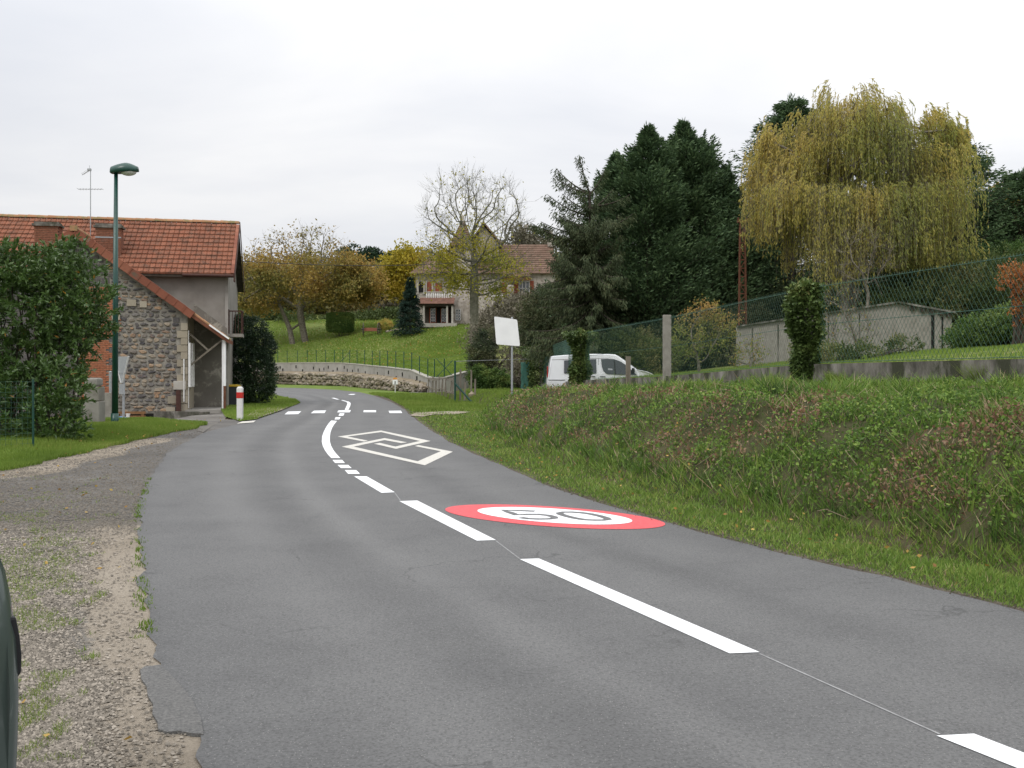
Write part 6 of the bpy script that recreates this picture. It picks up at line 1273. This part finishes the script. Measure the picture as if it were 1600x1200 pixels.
# --- far wood on the hill: each tree that can be told apart is its own
def far_tree(px, pyt, pyb, d, w, mat, label, kind='tree', n=1500):
    x, y, zt = at(px, pyt, d); zb = min(at(px, pyb, d)[2], Zf(x, y)); h = zt - at(px, pyb, d)[2]; c = (x, y, zt - h / 2); t = thing('far_tree', (x, y, zb), label, 'tree', 'trees on the far hill'); parts = []
    if kind == 'pine':
        for k in range(7): cc = np.array(c) + [R_.uniform(-.6, .6) * w, R_.uniform(-.5, .5) * w, R_.uniform(-.1, .4) * h]; P, D_ = ell_pts(n // 7, cc, (w * .38, w * .38, h * .16), .4); parts.append(leaves(P, nrm(D_ + R_.normal(size=P.shape) * .5), .6, .3, R_.random(len(P))))
    else:
        for k in range(9): cc = np.array(c) + [R_.uniform(-.55, .55) * w, R_.uniform(-.5, .3) * w, R_.uniform(-.32, .30) * h]; P, D_ = ell_pts(n // 9, cc, (w * .45, w * .42, h * .24), .3); parts.append(leaves(P, nrm(D_ + R_.normal(size=P.shape) * .8), .55, .34, tint_clump(P, .3, 2)))
    nppart('crown', parts, M[mat], t); nppart('trunk', [tubes([(x, y, zb - .5)], [(x, y, zt - h * .3)], .3, .12, 6)], M['bark'], t)
L2 = ['olive', 'brownish', 'rusty', 'dull green', 'grey brown']
fw_ = [(375,415,500,170,5,'lf_olive','olive tree just right of the house roof above the lawn'),(400,430,505,160,5,'lf_walnut','rusty tree behind the left of the walnut'),(440,440,500,165,6,'lf_olive','olive tree behind the walnut stems'),
 (520,415,500,180,8,'lf_olive','olive crown behind the walnut top'),(560,418,500,175,7,'lf_walnut','rusty brown crown right behind the walnut'),(590,412,495,185,7,'lf_olive','olive crown below the dark pines'),(572,455,500,160,5,'lf_walnut','low rusty crown right of the walnut'),
 (605,440,500,170,5,'lf_olive','dull tree left of the yellow maple'),(600,470,505,150,4,'lf_brownwood','grey brown bare thicket tree by the lawn edge'),(630,470,505,152,4,'lf_brownwood','grey brown bare thicket tree behind the small fir'),
 (655,400,480,150,5,'lf_brownwood','bare grey tree left of the villa roof'),(675,382,450,155,5,'lf_brownwood','bare grey tree behind the villa tower'),(820,352,400,160,6,'lf_brownwood','bare tree showing above the villa main roof'),(790,365,400,165,6,'lf_brownwood','bare low tree behind the villa ridge'),
 (535,395,440,220,9,'lf_brownwood','bare grey crown on the skyline left of the pines'),(1450,330,420,80,4,'lf_walnut','russet tree behind the firs'),(1560,290,400,85,2.6,'lf_walnut','russet tree peeping between the right hand firs'),(480,385,450,230,9,'lf_brownwood','bare tree behind the walnut crown')]
for a in fw_: far_tree(*a, n=1700 if 'brown' in a[5] else 2400)
for px, pt, w, lab in ((556, 390, 4.5, 'leftmost dark pine on the far skyline'), (572, 384, 5, 'second dark pine on the far skyline'), (590, 388, 4.5, 'third dark pine on the far skyline'), (603, 392, 4, 'rightmost dark pine on the far skyline')): far_tree(px, pt, 425, 220, w, 'lf_pine', lab, 'pine', 1600)
# dark undergrowth under the wood edge
und = []
for k in range(60):
    px = 350 + 300 * k / 59 + R_.uniform(-3, 3); py = 498 - 6 * sin(k * .15); c = np.array(at(px, py, 140 + R_.uniform(-2, 6))); P, D_ = ell_pts(230, c, (2.2, 1.5, 1.1), .4); und.append(leaves(P, nrm(D_ + R_.normal(size=P.shape)), .4, .22, R_.random(230)))
V, Fs, A = join(*und); o = npmesh('undergrowth', V, Fs, M['lf_hedge'], None, A * .5); tag(o, 'dark undergrowth along the edge of the far wood', kind='stuff')
und = []
for k in range(700):
    px = R_.uniform(330, 900); d = R_.uniform(146, 170) if k % 3 == 0 else R_.uniform(170, 235); top = 425 if px < 650 else 400; py = R_.uniform(top, 490); c = np.array(at(px, py, d)); c[2] = min(c[2], Zf(c[0], c[1]) + R_.uniform(2, 7)); P, D_ = ell_pts(110, c, (3.6, 2.5, 2.6), .3); und.append(leaves(P, nrm(D_ + R_.normal(size=P.shape)), .8, .5, tint_clump(P, .08, 3)))
V, Fs, A = join(*und); o = npmesh('distant_wood', V, Fs, M['lf_olive'], None, A); tag(o, 'autumn wood covering the far hillside', kind='stuff')

# ------------------------------------------------------------------ lawn furniture
d = 116.; x, y, z = at(580, 524.5, d); z = Zf(x, y); wg = thing('wagon_planter', (x, y, z), 'pair of old wooden cart wheels joined by a reddish plank trough on the lawn', 'planter')
for sx in (-1, 1):
    wl = MB(); n = 20; X0 = sx * .92; r_ = .72
    for k in range(n):
        a, b2 = 2 * pi * k / n, 2 * pi * (k + 1) / n; wl.bar((X0 + sx * .12 * cos(a), r_ * cos(a), .74 + r_ * sin(a)), (X0 + sx * .12 * cos(b2), r_ * cos(b2), .74 + r_ * sin(b2)), .11, .09, (1, 0, 0))
    w_ = wl.build('wheel', M['brown_wood_dark'], wg); 
    for k in range(10): a = 2 * pi * k / 10; MB().bar((X0, 0, .74), (X0, .68 * cos(a), .74 + .68 * sin(a)), .05, .05, (1, 0, 0)).build('spoke', M['brown_wood_dark'], w_)
    MB().tube((X0 - .2, 0, .74), (X0 + .2, 0, .74), .12, n=10).build('hub', M['brown_wood_dark'], w_)
for k in range(3): MB().box((0, -.25, .58 + .13 * k), (1.5, .06, .12)).build('plank', M['verge_red'], wg)
MB().box((0, .0, .55), (1.6, .5, .06)).box((0, .25, .7), (1.5, .06, .36)).build('trough', M['wood_brown'], wg)
x, y, z = at(511.5, 501, 132); tag(MB().box((x, y, z + .3), (.2, .2, 1.5)).build('marker_post', M['white_paint']), 'white post standing left of the clipped hedge block', 'post')
for k, (px, py, s) in enumerate(((612, 508, .5), (619, 507, .7), (626, 509, .5), (606, 514, .5), (616, 515, .4), (609, 510, .4))):
    o = link('garden_rock', RKM[k]); x, y, z = at(px, py, 116); o.location = (x, y, Zf(x, y) + .05); o.scale = (s * 1.3, s, s * .8); tag(o, ['leftmost low tan rock of the rockery','largest tan rock of the rockery on the lawn','tan rockery rock nearest the little fir','lone lower rock at the front left of the rockery','smallest rock at the front of the rockery','small rockery rock behind the front left one'][k], 'rock', 'rockery rocks')
# ------------------------------------------------------------------ grass, weeds and gravel
def scatter(n, yf, xf, zf): pass
# bank plants
n = 520000; yy = 5.0 / (1 - R_.random(n) * (1 - 5.0 / 42)); yy = yy + 0; tt = R_.random(n) ** .9
a0 = Re(yy) + .03; a1 = We(yy); xx = a0 + (a1 - a0) * tt; keep = (R_.random(n) < np.clip(.28 + .35 * (a1 - a0) / 8, 0, 1)); vis = (np.abs(xx / yy) < .56); k_ = keep & vis; xx, yy = xx[k_], yy[k_]
ft = Re(yy) + OFF(yy); t_ = np.clip((xx - ft) / np.maximum(We(yy) - ft, .5), 0, 1); zz = zbank(xx, yy); verge = (xx < ft + .25); steep = sm(t_, .03, .1) * sm(.45 - t_, 0, .12)
dist = np.hypot(xx, yy); P = np.stack([xx, yy, zz], 1)
gap = (vn(xx, yy, 3.3, 23) < .30) & (t_ > .03) & (R_.random(len(xx)) < .75); xx, yy, zz, ft, t_, verge, steep, dist, P = [q[~gap] for q in (xx, yy, zz, ft, t_, verge, steep, dist, P)]
pn = fbm(xx, yy * .8, .85, 4, 3); pn2 = fbm(xx, yy, 1.9, 12, 2); dead = (steep > .4) & (fbm(xx, yy, 1.2, 17, 3) > .49) & (R_.random(len(xx)) < .5); edge = np.clip((xx - Re(yy)) / .5, 0, 1)
h = np.where(verge, .035 + .07 * edge * (.4 + pn2), .07 + .20 * pn2 * (.5 + R_.random(len(xx)))) * (.7 + .6 * R_.random(len(xx))) ; tus = sm(vn(xx, yy, 2.6, 31), .55, .9) * sm(t_, .02, .1); h = h * (1 - .38 * steep) * (.55 + .9 * tus + .5 * sm(t_, .0, .03) * sm(.16 - t_, 0, .08)) * (1 - .35 * sm(t_, .6, .9)); h = np.where(dead, h * .8, h)
v = np.where(verge, .26 + .42 * R_.random(len(xx)) * (.4 + 1.1 * fbm(xx, yy, 1.6, 33, 3)), .02 + .48 * R_.random(len(xx)) * (.55 + pn) ); v = np.clip(v + .42 * (vn(xx, yy, 1.7, 41) - .5) * (~verge), .02, .66); v = np.where(t_ > .5, np.clip(.2 + .4 * R_.random(len(xx)) + .3 * (fbm(xx, yy, .9, 43, 3) - .4), 0, .67), v); v = np.where(dead, .72 + .28 * R_.random(len(xx)), v); v = np.where((~dead) & (R_.random(len(xx)) < .07), .9 + .1 * R_.random(len(xx)), v); v = np.where(verge & (v > .7) & (R_.random(len(xx)) < .6), .5, v)
isleaf = (R_.random(len(xx)) < np.where(steep > .3, .62, .2)) & (~verge) & (pn2 < .75); w = .0035 + .0011 * dist
B1 = blades(P[~isleaf], h[~isleaf], w[~isleaf], v[~isleaf], 1.5); pl = P[isleaf] + np.stack([0 * h[isleaf], 0 * h[isleaf], R_.random(isleaf.sum()) * .14], 1)
B2 = leaves(pl, nrm(R_.normal(size=pl.shape) + [-.5, -.4, .25]), (.022 + .04 * R_.random(len(pl)) ** 2) * (.75 + dist[isleaf] * .03), (.015 + .02 * R_.random(len(pl))) * (.8 + dist[isleaf] * .03), np.where(dead[isleaf], .75 + .2 * R_.random(len(pl)), .1 + .5 * R_.random(len(pl))), .15)
V, Fs, A = join(B1, B2); tag(npmesh('bank_grass', V, Fs, M['bankb'], None, A), 'rough grass brambles and weeds covering the roadside bank', kind='stuff')
# bramble stalks on the bank
nst = 170; yy = R_.uniform(6.5, 26, nst); xx = Re(yy) + OFF(yy) + R_.uniform(.2, 3.2, nst); P0 = np.stack([xx, yy, zbank(xx, yy)], 1); P1 = P0 + np.stack([R_.normal(size=nst) * .12, R_.normal(size=nst) * .12, .08 + .17 * R_.random(nst)], 1); P2 = P1 + np.stack([R_.normal(size=nst) * .10, R_.normal(size=nst) * .10, -.05 + .12 * R_.normal(size=nst)], 1)
V, Fs, A = join(tubes(P0, P1, .0035, .003, 4), tubes(P1, P2, .003, .0015, 4)); tag(npmesh('dead_stalks', V, Fs, surf('dry_stalks', [(.16,.11,.075),(.36,.28,.20)], 3, .9, 0)), 'dry bramble stalks sticking out of the bank', kind='stuff')
def carpet(name, label, X, Y, Zz, h, w, v, m='grassb', lean=.7):
    V, F_, A = blades(np.stack([X, Y, Zz], 1), h, w, v, lean); tag(npmesh(name, V, [F_], M[m], None, A), label, kind='stuff')
# verge under the lamp
n = 110000; y = R_.uniform(14, 29.3, n); x = Xf(y) + .12 - 6.5 * R_.random(n) ** 1.2; k = (x / y > -.57); x, y = x[k], y[k]; z = zver(x, y); n = len(x)
carpet('verge_grass', 'short mown grass around the lamp post and hedge', x, y, z, .05 + .06 * vn(x, y, 1.2, 3), .010 + .008 * y / 20, .1 + .6 * fbm(x, y, .8, 5, 2) + .3 * R_.random(n) * (R_.random(n) < .5))
# grass island at the bend and far verge
def in_poly(px, py, poly):
    c = np.zeros(len(px), bool); k = len(poly)
    for i in range(k):
        a, b = poly[i], poly[i - 1]
        if a[1] != b[1]: c ^= ((a[1] > py) != (b[1] > py)) & (px < (b[0] - a[0]) * (py - a[1]) / (b[1] - a[1]) + a[0])
    return c
n = 70000; x = R_.uniform(-16, -8, n); y = R_.uniform(29.5, 66, n); k = in_poly(x, y, island); x, y = x[k], y[k]
carpet('island_grass', 'tufty grass on the inside of the bend near the bollard', x, y, .02 + 0 * x, .05 + .07 * vn(x, y, .9, 3), .03, .1 + .6 * fbm(x, y, .6, 5, 2) + .25 * R_.random(len(x)))
n = 90000; y = R_.uniform(38, 108, n); x = np.interp(y, Rp[:, 0], Rp[:, 1]) + .2 + R_.random(n) ** 1.2 * 13; k = (x < 3.5) & (x < We(np.minimum(y, 60)) - .2) | (y > 60) & (x < 3); sxy = np.interp(x, Sl[:, 0], Sl[:, 1]); k &= (y < sxy - .2) | (x > -5.9); k &= (y < 66.5); x, y = x[k], y[k]; z = np.where(y < 60, zbank(x, np.minimum(y, 60)), 0); 
kk = (y < 58) | (x < We(np.minimum(y, 60))); x, y, z = x[kk], y[kk], z[kk]
carpet('bend_grass', 'green grass verge on the outside of the bend', x, y, z, .07 + .10 * vn(x, y, .7, 3), .045, .12 + .55 * fbm(x, y, .5, 5, 2) + .25 * R_.random(len(x)))
# garden lawn behind the wall
n = 60000; y = R_.uniform(15, 42, n); x = We(y) + .3 + R_.random(n) * 16; k = (x / y < .55) & ~((x < 9) & (y > 39)); x, y = x[k], y[k]
carpet('lawn_grass', 'mown garden grass behind the low wall', x, y, zgard(x, y), .05 + .06 * vn(x, y, .9, 3), .018, .25 + .45 * R_.random(len(x)))
# hill lawn
n = 90000; y = 66 + 74 * R_.random(n); x = (R_.uniform(415, 760, n) - 800) / F * y; hyy = np.interp(x, hl[:, 0], hl[:, 1]); k = y > hyy + .5; x, y = x[k], y[k]; z = zhill(x, y)
carpet('hill_lawn_grass', 'sloping lawn grass with fallen leaves on the hillside', x, y, z, .10 + .08 * R_.random(len(x)), .10, .1 + .6 * fbm(x, y, .25, 5, 3) + .2 * R_.random(len(x)))
# grass tufts along gravel
n = 70000; y = 3.0 / (1 - R_.random(n) * (1 - 3.0 / 15)); x = -.57 * y + R_.random(n) * (Le(y) + .57 * y); D = Le(y) - x; pm = fbm(x, y * .6, 2.6, 21, 3) * .55 + vn(x, y * .7, 9, 7) * .45
left = sm(D, .45, .95) * sm(10.2 - y, 0, .8) * .16; line = (np.abs(D - .05 - .05 * vn(y, y * 0, 3)) < .035) * .05 * (vn(y, y * 0, 1.1, 2) > .45) * (y > 6); strip_ = np.exp(-((y - 10.95) / .16) ** 2) * (D > 1.0) * .30 + np.exp(-((y - 11.9) / .2) ** 2) * (D > 1.6) * (D < 3.2) * .24
k = pm * .9 + .1 * R_.random(n) + left + strip_ - .10 * sm(.5 - D, 0, .3) * (y < 10) - .05 * sm(y, 10, 10.6) > .60; k &= ~((y > 4.3) & (y < 5.6) & (D < .3)); x, y, D = x[k], y[k], D[k]; z = -.004 + .014 * sm(D, 0, .5) + (fbm(x, y, 3, 1, 3) - .5) * .05 * sm(D, .3, .9)
carpet('margin_grass', 'sparse grass tufts growing through the gravel margin', x, y, z, .012 + .022 * R_.random(len(x)), .004 + .0006 * y, .15 + .8 * R_.random(len(x)) ** 1.1, lean=1.8)
# moss and weeds at the asphalt edge
n = 1000; y = 5.8 + 9 * R_.random(n) ** 1.2; x = Le(y) + R_.normal(size=n) * .03 - .01; k = vn(y, y * 0, 5.6, 13) > .40; x, y = x[k], y[k]
carpet('edge_weeds', 'tiny weeds along the crumbling asphalt edge', x, y, .006 + 0 * x, .022, .012, .05 + .5 * R_.random(len(x)), lean=1.4)
# pebbles
n = 200000; y = 3.0 / (1 - R_.random(n) * (1 - 3.0 / 27)); x = -.57 * y + R_.random(n) * (Le(y) + .57 * y - .03); D = Le(y) - x; far_ = sm(y, 9.3, 10.6)
k = (D > .02) & (R_.random(n) < .10 + .90 * np.maximum(sm(D + .4 * (fbm(x, y, 1.4, 3, 3) - .5), .25, .6), far_)); k &= ~((x < Xf(y)) & (y > 13.5)); x, y, D = x[k], y[k], D[k]; n = len(x); far_ = sm(y, 9.3, 10.6); z = -.002 + .014 * sm(D, 0, .5) + (fbm(x, y, 3, 1, 3) - .5) * .05 * sm(D, .3, .9)
s = (.0035 + .0085 * R_.random(n) ** 3) * (.8 + .05 * y); oc = np.array([(1,0,0),(0,1,0),(-1,0,0),(0,-1,0),(0,0,.65),(0,0,-.5)], float); an = R_.random(n) * 2 * pi; c, sn_ = np.cos(an), np.sin(an); o = oc[None] * (s[:, None, None] * (.6 + .8 * R_.random((n, 6, 1))))
V = np.stack([o[:, :, 0] * c[:, None] - o[:, :, 1] * sn_[:, None] + x[:, None], o[:, :, 0] * sn_[:, None] + o[:, :, 1] * c[:, None] + y[:, None], o[:, :, 2] + (z + s * .15)[:, None]], 2).reshape(-1, 3); f = np.array([(0,1,4),(1,2,4),(2,3,4),(3,0,4)]); Fc = (np.arange(n)[:, None, None] * 6 + f).reshape(-1, 3)
tag(npmesh('loose_gravel', V, [Fc], M['pebble'], None, np.repeat(R_.random(n) * (1 - .55 * far_), 6)), 'loose pale gravel on the left margin', kind='stuff')
n = 1500; y = 6 + 8 * R_.random(n); x = Re(y) + .06 - np.abs(R_.normal(size=n)) * .06; s = .002 + .005 * R_.random(n); P = np.stack([x, y, 0 * x + .012], 1); V, Fc, A = leaves(P, nrm(R_.normal(size=P.shape) * [1, 1, .15]), s * 3, s * 2, R_.random(n) * .5); tag(npmesh('verge_debris', V, Fc, M['lf_brownwood'], None, A), 'dark crumbs and debris along the right road edge', kind='stuff')
# fallen leaves
n = 1700; y = np.concatenate([R_.uniform(3.5, 30, 300), R_.uniform(6, 30, 300), R_.uniform(85, 138, 1100)]); x = np.concatenate([Le(y[:300]) - R_.random(300) * 6, Re(y[300:600]) + R_.random(300) * 2.5 * 1, (R_.uniform(425, 720, 1100) - 800) / F * y[600:]])
z = np.concatenate([.03 + .12 * (y[:300] > 17), zbank(x[300:600], y[300:600]) + .08, zhill(x[600:], y[600:]) + .12]); k = np.concatenate([np.ones(600, bool), y[600:] > np.interp(x[600:], hl[:, 0], hl[:, 1]) + 1]); sz = np.concatenate([np.full(600, .05), np.full(1100, .17)])[k]; P = np.stack([x, y, z], 1)[k]
V, Fc, A = leaves(P, nrm(R_.normal(size=P.shape) * [1, 1, .3] + [0, 0, .1]), sz, sz * .6, R_.random(len(P)), .1); tag(npmesh('fallen_leaves', V, Fc, M['deadleaf'], None, A), 'scattered yellow and brown fallen leaves', kind='stuff')
# tall grass tufts below the low wall
for px, py, s, lab in ((1540, 590, .42, 'bright green grass tussock against the low wall near the right edge'), (1315, 592, .34, 'pale green weed clump in front of the low wall')):
    d = 17.2 if px > 1500 else 20.8; x, y, z = at(px, py, d); z = float(zbank(np.float64(x), np.float64(y))); n = 900; a = R_.random(n) * 2 * pi; q = R_.random(n) ** .5 * .16; P = np.stack([x + q * np.cos(a), y + q * np.sin(a), np.full(n, z)], 1); ln = np.stack([np.cos(a), np.sin(a), 0 * a], 1) * (q / .16 * .9)[:, None]
    V, F_, A = blades(P, s * (.6 + .5 * R_.random(n)), .014, .35 + .4 * R_.random(n), .2, ln); tag(npmesh('grass_tussock', V, [F_], M['grassb'], None, A), lab, 'grass tussock')

# ------------------------------------------------------------------ parked car beside the camera (only its rear corner is in frame)
def parked_car():
    ang = math.atan2(-.57, -.82); car = thing('parked_car', (0, 0, 0), 'rear corner of a dark grey green car parked at the left edge', 'car')
    # local x runs from the rear of the car forwards, local y towards its far side; z up
    d0 = 2.0; ex = lambda px, py: (px - 800) / F * d0
    prof = [(.03,.30),(.0,.40),(-.012,.50),(-.002,.60),(.006,.70),(.004,.80),(.001,.88),(.0,.95),(.003,1.06),(.009,1.13),(.018,1.19),(.030,1.225),(.045,1.255),(.075,1.30),(.13,1.36),(.22,1.42),(.42,1.47),(1.2,1.50),(2.0,1.46),(2.75,1.0),(3.55,.86),(3.95,.72),(4.05,.45),(4.0,.25)]
    low = [(3.75,.22)] + [(3.2 + .34 * cos(t), .30 + .34 * sin(t)) for t in np.linspace(0, pi, 9)] + [(2.6,.2),(1.2,.2)] + [(.75 + .34 * cos(t), .30 + .34 * sin(t)) for t in np.linspace(0, pi, 9)] + [(.25,.22)]
    P = prof + low; n = len(P); wy = lambda z: .10 * float(sm(z, .95, 1.45)); V = []
    for k, (yy_, ins) in enumerate(((0, .02), (.03, .0), (.12, -.005), (.85, -.01), (1.55, -.005), (1.67, 0), (1.7, .02))):
        for x, z in P: s = 1 if k < 3 else -1; V.append((x + ins * (1 if x < 1 else -1) + .0, yy_ + (wy(z) if k < 3 else (-wy(z) if k > 3 else 0)), z))
    R2 = Matrix.Rotation(ang, 4, 'Z'); ox, oy = ex(33, 0), d0; car.location = (ox, oy, 0); car.rotation_euler = (0, 0, ang)
    # mirrored so that the near flank faces the camera
    V = [(x, -y, z) for x, y, z in V]
    mb = MB(); mb.add(V, [(j * n + i, j * n + (i + 1) % n, (j + 1) * n + (i + 1) % n, (j + 1) * n + i) for j in range(6) for i in range(n)] + [tuple(range(n)), tuple(range(7 * n - 1, 6 * n - 1, -1))]); mb.build('body', M['car_green'], car, True)
    # near flank after mirroring is the one at y = 0
    for y_ in (.008, -1.708):
        s = 1 if y_ > 0 else -1
        MB().prism([(.30,.98),(2.55,.98),(2.0,1.38),(.55,1.38)], y_ - .012 - (.02 if s > 0 else -.02), y_ - .0 - (.02 if s > 0 else -.02)).build('side_window', M['glass'], car)
    MB().box((-.006, -.45, .80), (.03, .30, .16)).build('tail_light', M['tail_red'], car, bevel=.01)
    MB().prism([(-.001,.975),(-.007,.985),(-.008,1.02),(-.004,1.06),(.003,1.10),(.02,1.10),(.02,.975)], -.34, -.04).build('tailgate_handle', M['black'], car, bevel=.006)
    for cx in (.75, 3.2):
        for y_ in (-.1, -1.6): w = MB().tube((cx, y_ - .09, .3), (cx, y_ + .09, .3), .30, n=20).build('wheel', M['rubber'], car); MB().tube((cx, y_ - .1, .3), (cx, y_ + .1, .3), .18, n=14).build('rim', M['galv'], w)
parked_car()
